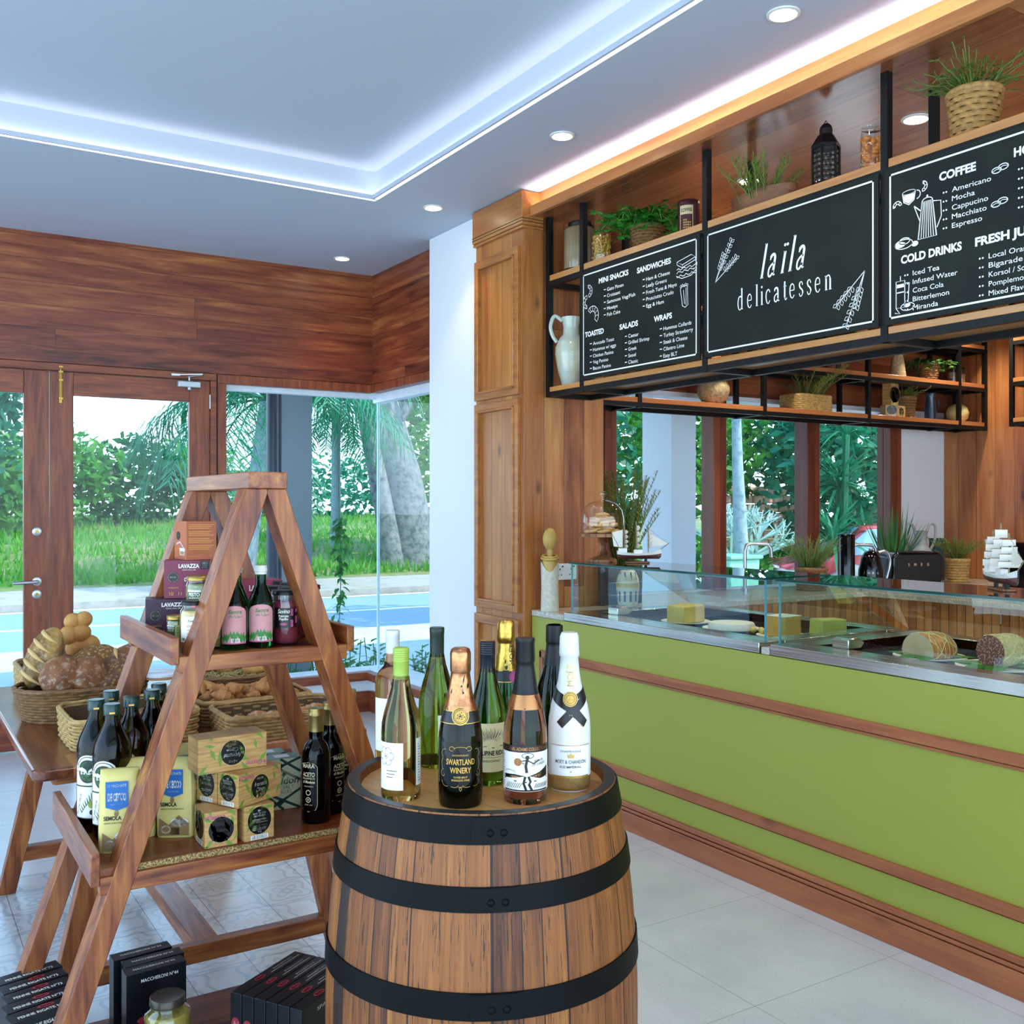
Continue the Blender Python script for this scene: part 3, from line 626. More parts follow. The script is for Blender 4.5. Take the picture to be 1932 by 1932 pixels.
for u_, v_ in ((.418, .417), (.416, .313)):
    for dx, dy, r in ((-.01, 0, .017), (.012, .006, .018)): A.disc(u_ + dx, v_ + dy, r, r * .6, ring=.003, n=14); A.line([(-r * .8, -.003), (0, .003), (r * .8, .0)], .002, u_ + dx, v_ + dy)
A.mb.build('lettering', m_ink, t, smooth=0)

# ================================================================ RACK UNDER THE WINDOWS AND SIDE RACK
def rack2(name, label, x0, x1, y0, y1, posts, along, zs):
    """zs: shelf top levels; along: 'x' or 'y'"""
    r = thing(name, label, 'rack', (x0, y0, 2.015)); T = .028
    for p in posts:
        for q in ((y0, y1 - T) if along == 'x' else (x0, x1 - T)):
            (B(p - T / 2, p + T / 2, q, q + T, 2.015, 2.948) if along == 'x' else B(q, q + T, p - T / 2, p + T / 2, 2.015, 2.948)).build('post', m_black, r, world=True, smooth=0)
    for z in zs:
        a = z - .056
        for q in ((y0, y1 - T) if along == 'x' else (x0, x1 - T)):
            (B(x0, x1, q + .001, q + T - .001, a, a + .026) if along == 'x' else B(q + .001, q + T - .001, y0, y1, a, a + .026)).build('rail', m_black, r, world=True, smooth=0)
        for p in posts: (B(p - T / 2, p + T / 2, y0 + T, y1 - T, a, a + .026) if along == 'x' else B(x0 + T, x1 - T, p - T / 2, p + T / 2, a, a + .026)).build('cross_bar', m_black, r, world=True, smooth=0)
        ps = sorted(posts); ps = ([x0 if along == 'x' else y0] + ps) if ps[0] - (x0 if along == 'x' else y0) > .06 else ps
        for u, v in zip(ps, ps[1:]): (B(u + T / 2, v - T / 2, y0 + .003, y1, z - .03, z) if along == 'x' else B(x0 + .003, x1, u + T / 2, v - T / 2, z - .03, z)).build('shelf', m_stripx if along == 'x' else m_strip, r, world=True, bevel=.002)
    return r
ZB = [2.075, 2.36, 2.65]
rack2('hanging_rack', 'long black steel rack with timber shelves hanging across the kitchen windows', 3.345, 7.03, 4.50, 4.77, [3.692, 4.697, 5.69, 6.697, 7.012], 'x', ZB)
rack2('hanging_rack', 'black steel rack at the right edge on the kitchen side wall', 6.80, 7.03, 1.4, 4.19, [4.175, 3.3, 2.4, 1.5], 'y', ZB)

# ================================================================ COUNTER
XC = 2.85
def marble(name, ca, cb, s=18):
    m, t = base(name, ca, .18); o, _ = t.coord(True)
    n = t.noise(o, s, 6, .65, 1.2); n2 = t.noise(o, s * 6, 2)
    t.put(t.bsdf.inputs['Base Color'], t.mix(t.ramp(n2, [(.42, (.35,) * 3), (.6, (0, 0, 0))]), t.ramp(n, [(.35, H(ca)), (.5, H(cb)), (.65, H(ca))]), (*H('6b655c'), 1))); return m
m_marble = marble('speckled granite', 'd8d2c4', 'b9b1a1')
cnt = thing('service_counter', 'long lime green service counter with timber mouldings and granite ends', 'counter', (XC, 4.3, 0))
MB().box(XC, 3.55, -2.0, 4.347, .12, .82).box(XC, XC + .018, -2.0, 4.347, .82, .885).box(XC + .018, 3.55, 4.062, 4.347, .82, .885).box(XC + .018, 3.55, 2.71, 2.752, .82, .885).build('body', m_green, cnt, world=True, smooth=0)
MB().box(XC - .022, 3.5, -2.0, 4.346, 0, .082).box(XC - .019, 3.5, -2.0, 4.346, .085, .098).box(XC - .016, 3.5, -2.0, 4.346, .101, .123).build('skirting', m_skirt, cnt, world=True, bevel=.003)
MB().box(XC - .004, 3.5, -2.0, 4.346, .05, .12).build('skirting_shadow_gap', m_dark, cnt, world=True, smooth=0)
f = MB()
for z0, z1, z2, s in ((.672, .70, .722, 1), (.226, .246, .270, 1)):
    f.box(XC - .014, XC + .01, -2.0, 4.262, z1 - .016, z2 - .002); f.box(XC - .009, XC + .01, -2.0, 4.25, z0 - .002, z1 - .02)
f.build('moulding_rail', m_skirt, cnt, world=True, bevel=.004)
f = MB(); f.box(XC - .014, XC + .01, 4.238, 4.262, .226, .72); f.box(XC - .009, XC + .01, 4.217, 4.234, .24, .70); f.build('moulding_stile', m_skirtz, cnt, world=True, bevel=.004)
B(XC - .004, 3.55, 4.062, 4.347, .886, .916).build('granite_top', m_marble, cnt, world=True, bevel=.004)
B(XC - .002, 3.55, 2.71, 2.752, .886, .914).build('granite_infill', m_marble, cnt, world=True, bevel=.004)

m_steel, _t = base('brushed steel', H('c9c7bd'), .16, 1)
_o, _ax = _t.coord(True); _n = _t.noise(_t.comb(_t.m('MULTIPLY', _ax[0], 60), _t.m('MULTIPLY', _ax[1], 1.2), _t.m('MULTIPLY', _ax[2], 400)), 1, 3)
_t.put(_t.bsdf.inputs['Base Color'], _t.ramp(_n, [(.3, H('bab8ae')), (.7, H('dedbd0'))])); _t.put(_t.bsdf.inputs['Roughness'], _t.ramp(_n, [(.3, (.12,) * 3), (.7, (.26,) * 3)]))
m_steel_d = flat('dark ribbed tray', '3d3a33', .4, .7)
g_case = pane('display case glass', (.93, .985, .965)); m_ge = flat('dark green glass edge', '0d4038', .1); m_ge2 = flat('light blue glass edge', '4f98a8', .1)
def case(y0, y1, label):
    """y1 is the far end"""
    c = thing('display_case', label, 'display case', (XC, y0, .885), 0, 'chilled display cases on the counter'); z0, z1 = .888, .928; xb = 3.70; zt = 1.175; xt = 3.25
    f = MB(); f.box(XC - .002, 2.99, y0, y1, z0, z1); f.box(3.60, xb, y0, y1, z0, z1); f.box(2.99, 3.60, y0, y0 + .10, z0, z1); f.box(2.99, 3.60, y1 - .10, y1, z0, z1)
    f.build('steel_top', m_steel, c, world=True, bevel=.002)
    f = MB(); f.box(2.985, 2.99, y0 + .095, y1 - .095, .83, z1 - .002); f.box(3.60, 3.605, y0 + .095, y1 - .095, .83, z1 - .002); f.box(2.99, 3.6, y0 + .095, y0 + .10, .83, z1 - .002); f.box(2.99, 3.6, y1 - .10, y1 - .095, .83, z1 - .002)
    f.build('well_side', m_steel, c, world=True, smooth=0)
    f = MB(); f.box(2.98, 3.61, y0 + .09, y1 - .09, .825, .832); k = int((y1 - y0 - .2) / .012)
    for i in range(k): yy = y0 + .1 + i * .012; f.box(3.0, 3.59, yy, yy + .006, .832, .838)
    f.build('well_floor', m_steel_d, c, world=True, smooth=0)
    GX = 2.888
    B(GX, GX + .008, y0 + .008, y1 - .008, z1, zt - .008).build('front_glass', g_case, c, world=True, smooth=0)
    for yy in (y0 + .008, y1 - .016):
        poly = [(GX + .008, z1), (xb - .03, z1), (xt, zt - .008), (GX + .008, zt - .008)]
        MB().prism(poly, yy, yy + .008, 'y').build('end_glass', g_case, c, world=True, smooth=0)
    top = B(GX - .012, xt, y0, y1, zt - .008, zt).build('top_glass', pane('case top glass', (.92, .98, .96), 1.25), c, world=True, smooth=0)
    MB().bar((xt - .004, (y0 + y1) / 2, zt - .012), (xb - .025, (y0 + y1) / 2, z1 + .002), y1 - y0 - .03, .006, (1, 0, 1)).build('rear_glass', g_case, c, world=True, smooth=0)
    e = MB(); e.box(GX - .0135, GX - .012, y0, y1, zt - .0085, zt + .0002); e.box(GX - .012, xt, y0 - .0012, y0, zt - .0085, zt + .0002); e.box(GX - .012, xt, y1, y1 + .0012, zt - .0085, zt + .0002); e.build('glass_edge', m_ge, c, world=True, smooth=0)
    e = MB(); e.box(GX - .001, GX + .009, y0 + .0065, y0 + .009, z1, zt - .008); e.box(GX - .001, GX + .009, y1 - .009, y1 - .0065, z1, zt - .008); e.box(GX - .0012, GX, y0 + .006, y1 - .006, zt - .012, zt - .008); e.build('edge_strip', m_ge2, c, world=True, smooth=0)
    for yy in (y1 - .25,):
        MB().prism([(0, 0), (.07, 0), (.09, .02), (.055, .042), (0, .035)], yy, yy + .075, 'y', Matrix.Translation((2.985, 0, z1))).build('steel_clip', m_steel, c, world=True, bevel=.003)
    return c
case(2.762, 4.058, 'farther glass display case holding the cheeses, ending beside the carved statue')
case(1.02, 2.704, 'nearer glass display case holding the ham and the salami')
# ================================================================ LADDER SHELF, TABLE
TW = ['41190b', '74361a', '925027', 'ab672f', 'c98f48']
m_tz = wood('display timber upright', TW, 'z', 'x', 0, 1, False, .38, seed=1, knots=.5, streak=3, contrast=1.3)
m_tx = wood('display timber across', TW, 'x', 'z', 0, 1, False, .36, seed=2, knots=.4, streak=3, contrast=1.3)
m_ty = wood('display timber lengthwise', TW, 'y', 'x', 0, 1, False, .32, seed=3, knots=.3, streak=3, contrast=1.3)
m_tp = wood('display shelf boards', TW, 'x', 'y', .11, 1.5, False, .3, seed=6, knots=.3, gap=.001)
m_chip, _t = base('raw board edge', H('a5854c'), .7); _n = _t.noise(_t.coord(False)[0], 260, 2); _t.put(_t.bsdf.inputs['Base Color'], _t.ramp(_n, [(.4, H('5a4426')), (.6, H('b8975a'))]))
YN = 2.2
lad = thing('ladder_shelf', 'reddish timber A-frame display shelf with three tiers of groceries', 'display shelf', (.735, 2.46, 0))
def leg(fl, fr, y0, y1, z0, z1, nm='leg', mt=None, par=None):
    MB().prism([(fl(z0), z0), (fr(z0), z0), (fr(z1), z1), (fl(z1), z1)], y0, y1, 'y').build(nm, mt or m_tz, par or lad, world=True, bevel=.002)
for y0 in (YN, 2.655):
    leg(lambda z: .171 + .3466 * z, lambda z: .2145 + .3525 * z, y0, y0 + .07, 0, 1.489)
    leg(lambda z: .735 + (1.478 - z) * .3415, lambda z: .778 + (1.488 - z) * .3435, y0, y0 + .07, 0, 1.489)
B(.691, .780, YN - .004, 2.729, 1.489, 1.527).build('cap_beam', m_ty, lad, world=True, bevel=.002)
for z, xl, xr, h in ((1.127, .524, .944, .034), (.685, .365, 1.112, .036), (.14, .205, 1.262, .036)):
    for y0 in (YN, 2.69): B(xl + .018, xr - .018, y0 + .001, y0 + .034, z - h, z).build('cross_bar', m_tx, lad, world=True, bevel=.002)
    for x in (xl, xr - .018): B(x, x + .018, YN, 2.735, z - .016, z + .042 + (.012 if z < 1 else 0)).build('side_rail', m_ty, lad, world=True, bevel=.002)
    t_ = .0 if z > 1 else .015
    if t_:
        s = B(xl + .018, xr - .018, YN + .012, 2.70, z, z + t_).build('shelf_board', m_tp, lad, world=True)
        B(xl + .08, xr - .06, YN + .0105, YN + .012, z + .001, z + t_ - .001).build('board_edge', m_chip, lad, world=True, smooth=0)
    else: B(xl + .018, xr - .018, YN + .034, 2.70, z - .018, z).build('shelf_board', m_tp, lad, world=True, bevel=.002)
Z1, Z2, Z3 = 1.128, .7005, .1555

tab = thing('display_table', 'long reddish timber trestle table carrying the bread baskets', 'table', (.82, 3.64, 0))
def rrect(x0, x1, y0, y1, r, n=5):
    out = []
    for cx_, cy_, a in ((x1 - r, y0 + r, -90), (x1 - r, y1 - r, 0), (x0 + r, y1 - r, 90), (x0 + r, y0 + r, 180)): out += arc(cx_, cy_, r, r, a, a + 90, n)
    return out
MB().prism(rrect(.342, 1.305, 2.92, 4.36, .03), .718, .75).build('table_top', wood('table top boards', ['5a2a16', '83452a', '9c5734', 'b06c42', 'c48c58'], 'y', 'x', .16, 3, False, .22, seed=4, knots=.3, gap=.001, coat=.3), tab, world=True, bevel=.007)
for y0 in (2.985, 4.185):
    leg(lambda z: .372 + .225 * z, lambda z: .432 + .235 * z, y0, y0 + .045, .0, .69, 'leg', None, tab)
    leg(lambda z: 1.275 - .235 * z - .06, lambda z: 1.275 - .225 * z, y0, y0 + .045, .0, .69, 'leg', None, tab)
    B(.41, 1.24, y0 + .002, y0 + .043, .112, .165).build('cross_bar', m_tx, tab, world=True, bevel=.002)
    B(.395, 1.25, y0 - .005, y0 + .055, .688, .718).build('bearer', m_tx, tab, world=True, bevel=.012)
B(.785, .86, 3.03, 4.185, .115, .163).build('stretcher', m_ty, tab, world=True, bevel=.002)

# ================================================================ BARREL
bar_ = thing('wine_barrel', 'upright oak wine barrel with black iron hoops carrying wine bottles', 'barrel', (1.049, 1.787, 0))
m_st, t = base('oak staves', (.4, .2, .1), .55)
o_, ax = t.coord(False); th = t.m('ARCTAN2', ax[1], ax[0]); z_ = ax[2]
sid0 = t.m('MULTIPLY', t.m('ADD', th, PI), 26 / (2 * PI)); sid = t.m('ADD', sid0, t.m('MULTIPLY', t.m('SINE', t.m('MULTIPLY', th, 7.0)), .55))
idd = t.m('FLOOR', sid); fr_ = t.m('FRACT', sid)
wn_ = t.new('TexWhiteNoise', noise_dimensions='1D'); t.put(wn_.inputs['W'], idd); rv = wn_.outputs['Value']
vec = t.comb(t.m('MULTIPLY', th, 9.0), t.m('MULTIPLY', rv, 17.0), t.m('MULTIPLY', z_, 1.3)); n1 = t.noise(vec, 1.5, 5, .6, .5)
vec2 = t.comb(t.m('MULTIPLY', th, 55.0), t.m('MULTIPLY', rv, 9.0), t.m('MULTIPLY', z_, 3.0)); n2 = t.noise(vec2, 1.2, 3, .6)
c = t.ramp(t.m('ADD', t.m('ADD', t.m('MULTIPLY', n1, .55), t.m('MULTIPLY', n2, .3)), t.m('MULTIPLY', rv, .22)), [(.34, H('431f09')), (.50, H('7a4218')), (.64, H('985823')), (.84, H('bb8038'))])
streak = t.m('LESS_THAN', t.noise(t.comb(t.m('MULTIPLY', th, 34.0), 5.0, t.m('MULTIPLY', z_, 5.0)), 1.6, 4, .7), .41)
c = t.mix(t.m('MULTIPLY', streak, .82), c, (*H('1b0e07'), 1))
ed = t.m('MINIMUM', fr_, t.m('SUBTRACT', 1.0, fr_)); gl_ = t.m('LESS_THAN', ed, t.m('ADD', .008, t.m('MULTIPLY', n2, .045)))
c = t.mix(t.m('MULTIPLY', gl_, .92), c, (*H('120a06'), 1)); t.put(t.bsdf.inputs['Base Color'], c); t.bump(t.m('SUBTRACT', n2, gl_), .5, .003)
def rb(z): return .3175 - (.3175 - .2725) * ((z - .45) / .45) ** 2
MB().lathe([(.001, .03), (rb(0) - .012, .03), (rb(0) - .012, 0)] + [(rb(z), z) for z in [.9 * i / 28 for i in range(29)]] + [(.250, .90), (.247, .886), (.243, .874)], 72, cap=False).build('staves', m_st, bar_, smooth=50)
m_head = wood('oak barrel head', ['8d5c2c', 'a8743c', 'ba8647', 'c99a5a'], 'y', 'x', .09, 4, False, .38, seed=2, knots=.25, gap=.0015)
MB().lathe([(.0001, .872), (.0001, .885), (.246, .885)], 64, cap=False).build('head', m_head, bar_, rot=(0, 0, .35))
m_hoop = flat('black painted iron', '050606', .5, 0, spec=.14, var=.3, scale=9)
MB().lathe([(.2715, .9005), (.251, .9005), (.248, .887)], 64, cap=False).build('painted_rim', flat('black painted chime', '15181a', .4, var=.3, scale=14), bar_)
for z0, z1 in ((.849, .897), (.735, .778), (.553, .600), (.30, .347), (.122, .165), (.004, .05)):
    h = MB().lathe([(rb(z0) + .0005, z0), (rb(z0) + .0035, z0), (rb(z1) + .0035, z1), (rb(z1) + .0005, z1), (rb(z0) + .0005, z0)], 72, cap=False, jit=lambda a, z: 1 + .0006 * math.sin(3 * a + 40 * z))
    a = -2.05
    for da in (0, .085): h.ell(((rb((z0 + z1) / 2) + .0035) * math.cos(a + da), (rb((z0 + z1) / 2) + .0035) * math.sin(a + da), (z0 + z1) / 2 - .004), .0075, 10, 6)
    # overlapping end of the strap
    zz = (z0 + z1) / 2; P = []
    for i in range(9): aa = a - .12 + .28 * i / 8; P.append(aa)
    for u, v in zip(P, P[1:]): h.add([((rb(z) + .0055) * math.cos(q), (rb(z) + .0055) * math.sin(q), z) for q, z in ((u, z0 + .001), (v, z0 + .001), (v, z1 - .001), (u, z1 - .001))] + [((rb(z) + .003) * math.cos(q), (rb(z) + .003) * math.sin(q), z) for q, z in ((u, z0 + .001), (v, z0 + .001), (v, z1 - .001), (u, z1 - .001))], [(0, 1, 2, 3), (0, 4, 5, 1), (1, 5, 6, 2), (2, 6, 7, 3), (3, 7, 4, 0)])
    h.build('hoop', m_hoop, bar_, smooth=35)

# ================================================================ WINE BOTTLES ON THE BARREL
def glassm(name, col, rough=.0, ior=1.36, sat=1):
    if name in MATS: return MATS[name]
    m, t = base(name, H(col) if isinstance(col, str) else col, rough, trans=1, ior=ior); MATS[name] = m; return m
m_foil_gold = flat('gold foil', 'c9a04a', .3, 1, var=.25, scale=120); m_foil_rose = flat('rose gold foil', 'c4845a', .3, 1, var=.25, scale=120)
m_paper = flat('cream label paper', 'ece7dc', .6); m_paperw = flat('white label paper', 'f1f0ee', .5); m_blackl = flat('black label', '0c0c0d', .35); m_goldp = flat('gold print', 'c59a4c', .35, .8); m_greyp = flat('grey print', '55524e', .6)
def facing(x, y): return math.atan2(-y, -x)
BORD = lambda R, Hh: [(.0001, .004), (R * .6, .001), (R * .93, 0), (R, .006), (R, Hh * .60), (R * .97, Hh * .64), (R * .80, Hh * .69), (R * .52, Hh * .73), (.0155, Hh * .78), (.0145, Hh * .93)]
BURG = lambda R, Hh: [(.0001, .004), (R * .6, .001), (R * .93, 0), (R, .006), (R, Hh * .44), (R * .97, Hh * .50), (R * .86, Hh * .57), (R * .68, Hh * .65), (R * .50, Hh * .73), (.0150, Hh * .82), (.0145, Hh * .93)]
CHAM = lambda R, Hh: [(.0001, .004), (R * .6, .001), (R * .9, 0), (R * .97, .006), (R, .03), (R, Hh * .40), (R * .97, Hh * .47), (R * .86, Hh * .56), (R * .70, Hh * .64), (R * .55, Hh * .71), (.0200, Hh * .79), (.0165, Hh * .88)]
def bottle(name, label, x, y, z, R, Hh, shape, glass, cap, group='wine bottles on the barrel head', cap_prof=None, cat='bottle', seg=40):
    t = thing(name, label, cat, (x, y, z), 0, group); pf = shape(R, Hh)
    MB().lathe(pf + [(pf[-1][0] * .98, Hh * .985), (.0001, Hh * .985)], seg).build('glass_body', glass, t, smooth=60)
    if cap_prof: MB().lathe(cap_prof, 32, jit=None).build('cap', cap, t, smooth=45)
    return t, prof_r(pf), facing(x, y)
def patch(t, R, th0, u0, u1, v0, v1, m, e=.0004, n=14, nm='label_paper'):
    A = Art(cyl_fn(R, th0, 0, e)); 
    vs = [];fs = []; k = 8
    for i in range(n + 1):
        for j in range(k + 1): vs.append(A.fn(u0 + (u1 - u0) * i / n, v0 + (v1 - v0) * j / k))
    for i in range(n):
        for j in range(k): a = i * (k + 1) + j; fs.append((a, a + k + 1, a + k + 2, a + 1))
    A.mb.add(vs, fs)
    return A.mb.build(nm, m, t, smooth=60)
ZH = .8855
screw = lambda h0, h1, r: [(.0001, h1)] [:0] + [(r, h0)] + [q for i in range(6) for q in ((r, h0 + (h1 - h0) * (.55 + .07 * i)), (r + .0007, h0 + (h1 - h0) * (.565 + .07 * i)), (r + .0007, h0 + (h1 - h0) * (.60 + .07 * i)))] + [(r, h1 - .002), (r - .002, h1), (.0001, h1)]
foil = lambda pf, h0, h1, e=.0006: [(pf(h0 + (h1 - h0) * i / 6) + e, h0 + (h1 - h0) * i / 6) for i in range(7)]
def crinkle(seedv, amp=.05): return lambda a, z: 1 + amp * (noise.noise(Vector((math.cos(a) * 3 + seedv, math.sin(a) * 3, z * 260))))

# 1 clear sauvignon bottle, green screw cap
t, R, f = bottle('wine_bottle', 'clear wine bottle with lime green screw cap and white label, front left on barrel', .859, 1.775, ZH, .0385, .289, BURG, glassm('pale olive glass', 'd3cb85'), flat('lime cap', '9db548', .35), cap_prof=screw(.229, .290, .0152))
patch(t, R, f, -.052, .004, .022, .112, m_paperw); patch(t, R, f, .032, .052, .028, .118, m_paper)
A = Art(cyl_fn(R, f, 0, .0008))
for k in range(6): a = k * PI / 3; A.line(arc(-.032 + .011 * math.cos(a), .086 + .011 * math.sin(a), .0075, .0075, math.degrees(a) - 110, math.degrees(a) + 110, 10), .0008)
A.disc(-.032, .086, .005, ring=.0008); A.disc(-.032, .086, .0017)
for i in range(3): A.rect(-.03, -.008 - .004 * i, .058 - .006 * i, .0595 - .006 * i, 3)
for i in range(15): A.rect(.036, .047 - .003 * (i % 3), .036 + .005 * i, .0372 + .005 * i, 2)
A.mb.build('lettering', m_greyp, t, smooth=0)
# 2 dark sparkling, rose gold foil
t, R, f = bottle('wine_bottle', 'dark sparkling bottle with rose gold foil and round gold neck seal, front centre on barrel', .936, 1.676, ZH, .0425, .290, CHAM, glassm('near black glass', '0d1a0e'), m_foil_rose)
MB().lathe(foil(R, .178, .248) + [(.0185, .249), (.0200, .253), (.0195, .285), (.0175, .293), (.012, .296), (.0001, .2965)], 40, jit=crinkle(1, .07)).build('foil', m_foil_rose, t, smooth=60)
patch(t, R, f, -.12, .12, .158, .180, m_blackl, .0007, 30); A = Art(cyl_fn(R, f, 0, .0011)).col(0)
A.disc(0, .172, .0165); A.rect(-.09, .09, .1795, .181, 24); A.rect(-.09, .09, .1575, .1587, 24); A.col(1); A.disc(0, .172, .0142, ring=.0012); A.disc(0, .172, .0115, ring=.0009)
for i in range(14): a = i * 2.4; A.disc(.0006 * i * math.cos(a), .172 + .0006 * i * math.sin(a), .0011, n=8)
A.col(0); A.text('SWARTLAND', 0, .083, .0105, 'c', .055, .02); A.text('WINERY', 0, .0675, .0105, 'c', .040, .02); A.text('SAUVIGNON BLANC', 0, .099, .0032, 'c', .03); A.text('CUVEE BRUT', 0, .058, .0035, 'c', .026, .02); A.text('SPARKLING WINE', 0, .0525, .0035, 'c', .034, .02)
for sx in (-1, 1):
    for pts in (arc(.0, .112, .012, .004, 0, 90), arc(.016, .1125, .005, .004, 180, -120), arc(.030, .103, .009, .008, 100, -60), arc(.035, .083, .004, .010, 90, -100), arc(.036, .066, .005, .006, 90, -160), arc(.028, .050, .010, .008, 20, -110), arc(.012, .045, .008, .004, -40, -180), arc(.002, .038, .004, .004, 60, 250)):
        A.line([(sx * a, b) for a, b in pts], .0007)
A.mb.build('lettering', [m_goldp, m_blackl], t, smooth=0)
# 3 rose brut with black cap and drawn label
t, R, f = bottle('wine_bottle', 'pink sparkling bottle with black foil and a black and white figure label', 1.053, 1.630, ZH, .0425, .300, CHAM, glassm('pink glass', 'd89a8a'), m_blackl)
m_foilb = flat('black foil', '0b0d0f', .4, .3)
MB().lathe(foil(R, .205, .262) + [(.0178, .263), (.0192, .268), (.0182, .303), (.0192, .306), (.0185, .311), (.0001, .312)], 40, jit=crinkle(4, .03)).build('foil', m_foilb, t, smooth=60)
m_copper = flat('copper band', 'b57a4c', .3, .9); patch(t, R, f, -.10, .10, .178, .205, m_copper, .0007, 30)
patch(t, R, f, -.06, .06, .026, .112, m_paper, .0005, 24); patch(t, R, f, -.06, .06, .100, .113, flat('black copper band', '1a1413', .4), .0007, 24, 'label_band')
A = Art(cyl_fn(R, f, 0, .0011)).col(0)
for a, b in (((-.04, .182), (.02, .20)), ((-.03, .178), (.03, .196)), ((-.02, .203), (.0, .18)), ((.02, .204), (.035, .178)), ((-.045, .203), (-.03, .18))): A.line([a, b], .0025)
A.line([(.004, .088), (.001, .075), (.003, .062)], .005); A.disc(.004, .091, .0038); A.disc(.005, .094, .0115, .0055, ring=.0012); A.line([(.003, .086), (-.009, .083), (-.002, .079)], .0022); A.line([(.003, .086), (.016, .079), (.028, .085)], .0022); A.line([(.0, .055), (-.003, .042), (.002, .028)], .0045); A.line([(.006, .055), (.01, .045), (.007, .04), (.013, .028)], .0045)
A.poly([(-.045, .057), (-.02, .059), (.0, .056), (-.01, .054), (-.03, .051), (-.045, .050)], sd=.008); A.poly([(.008, .056), (.028, .062), (.05, .072), (.05, .053), (.03, .050)], sd=.008); A.line([(-.045, .049), (-.02, .046), (.0, .044), (.02, .046), (.05, .05)], .002); A.poly([(-.045, .027), (.05, .027), (.05, .0295), (-.045, .0295)], sd=.008)
for i in range(8): A.line([(-.04 + .004 * i, .033), (-.034 + .004 * i, .043)], .0009); A.line([(.018 + .004 * i, .033), (.022 + .004 * i, .041)], .0013)
for i in range(16): A.rect(-.058, -.05 + .002 * (i % 3), .033 + .0042 * i, .0342 + .0042 * i)
A.text('MÉTHODE', .017, .081, .0045, width=.02, shear=.2, rot=.12); A.text('CAP CLASSIQUE', .012, .074, .0045, width=.03, shear=.2, rot=.12); A.text('ROSÉ', .023, .057, .003); A.line([(-.044 + .002 * i, .062 + .0012 * (i % 3) + .003 * math.sin(i * .25)) for i in range(14)], .0007)
A.col(1); A.text('MICHAEL ADAMS COLLECTION', 0, .1035, .006, 'c', .088, .01, shear=.15); A.disc(-.014, .082, .0075); A.poly([(-.032, .056), (-.012, .055), (-.018, .052), (-.03, .052)], sd=.008); A.poly([(.014, .055), (.034, .062), (.03, .053)], sd=.008); A.col(0)
for r in (.0065, .0045, .0025): A.disc(-.014, .082, r, ring=.0008)
A.mb.build('lettering', [m_blackl, m_copper], t, smooth=0)
# 4 white champagne
t, R, f = bottle('wine_bottle', 'white champagne bottle with crossed black ribbon and gold seal, right front on barrel', 1.174, 1.654, ZH, .0425, .300, CHAM, flat('white coated bottle', 'e4e2dd', .3), None)
MB().lathe([(R(.24) + .0006, .24), (.0178, .262), (.0200, .264), (.0205, .272), (.0190, .303), (.0160, .311), (.0001, .312)], 40, jit=crinkle(9, .04)).build('foil', flat('white foil', 'dcdad4', .35), t, smooth=60)
patch(t, R, f, -.134, .134, 0.003, .030, flat('gold coated base', 'a98d55', .35, .7, var=.3, scale=400), .0003, 40, 'gold_base'); patch(t, R, f, -.04, .045, .032, .092, m_paperw, .0006, 16)
A = Art(cyl_fn(R, f, 0, .0010)).col(0)
A.poly([(-.045, .200), (-.040, .206), (.002, .184), (.006, .176), (-.04, .196)], sd=.006); A.poly([(.052, .204), (.046, .208), (.0, .184), (-.004, .176), (.05, .192)], sd=.006); A.poly([(-.06, .19), (-.048, .205), (.012, .170), (.040, .140), (.030, .128), (-.002, .158)], sd=.006); A.poly([(.058, .19), (.05, .203), (.006, .172), (-.026, .138), (-.014, .127), (.008, .150)], sd=.006)
A.fn = cyl_fn(R, f, 0, .0016); A.col(1)
for d in (.0, .004): A.line([(-.055 + d, .187), (.0 + d, .153), (.028, .128)], .0009); A.line([(.05, .186 - d), (.012, .155 - d)], .0009)
A.fn = cyl_fn(R, f, 0, .0020); A.disc(.002, .183, .0145); A.rect(-.04, .046, .0925, .0935, 14); A.rect(-.038, .042, .029, .0335, 14); A.text('MOËT', .008, .207, .0125, width=.042, rot=PI / 2); A.poly([(math.cos(PI / 2 + i * PI / 5) * (.0042 if i % 2 == 0 else .0018), .285 + math.sin(PI / 2 + i * PI / 5) * (.0042 if i % 2 == 0 else .0018)) for i in range(10)])
A.poly([(-.006, .069), (.006, .069), (.007, .077), (.003, .073), (0, .079), (-.003, .073), (-.007, .077)], .003, sd=.008); A.disc(.003, .042, .0018, n=8)
A.fn = cyl_fn(R, f, 0, .0024); A.col(2); A.disc(.002, .183, .0125, ring=.0008); A.disc(.002, .183, .0085, ring=.0006); A.text('CHAMPAGNE', .003, .080, .004, 'c', .040); A.text('MOËT & CHANDON', .003, .058, .0068, 'c', .062, .01); A.text('ICE IMPÉRIAL', .003, .049, .0045, 'c', .042, .01)
A.mb.build('lettering', [m_blackl, m_goldp, m_greyp], t, smooth=0)
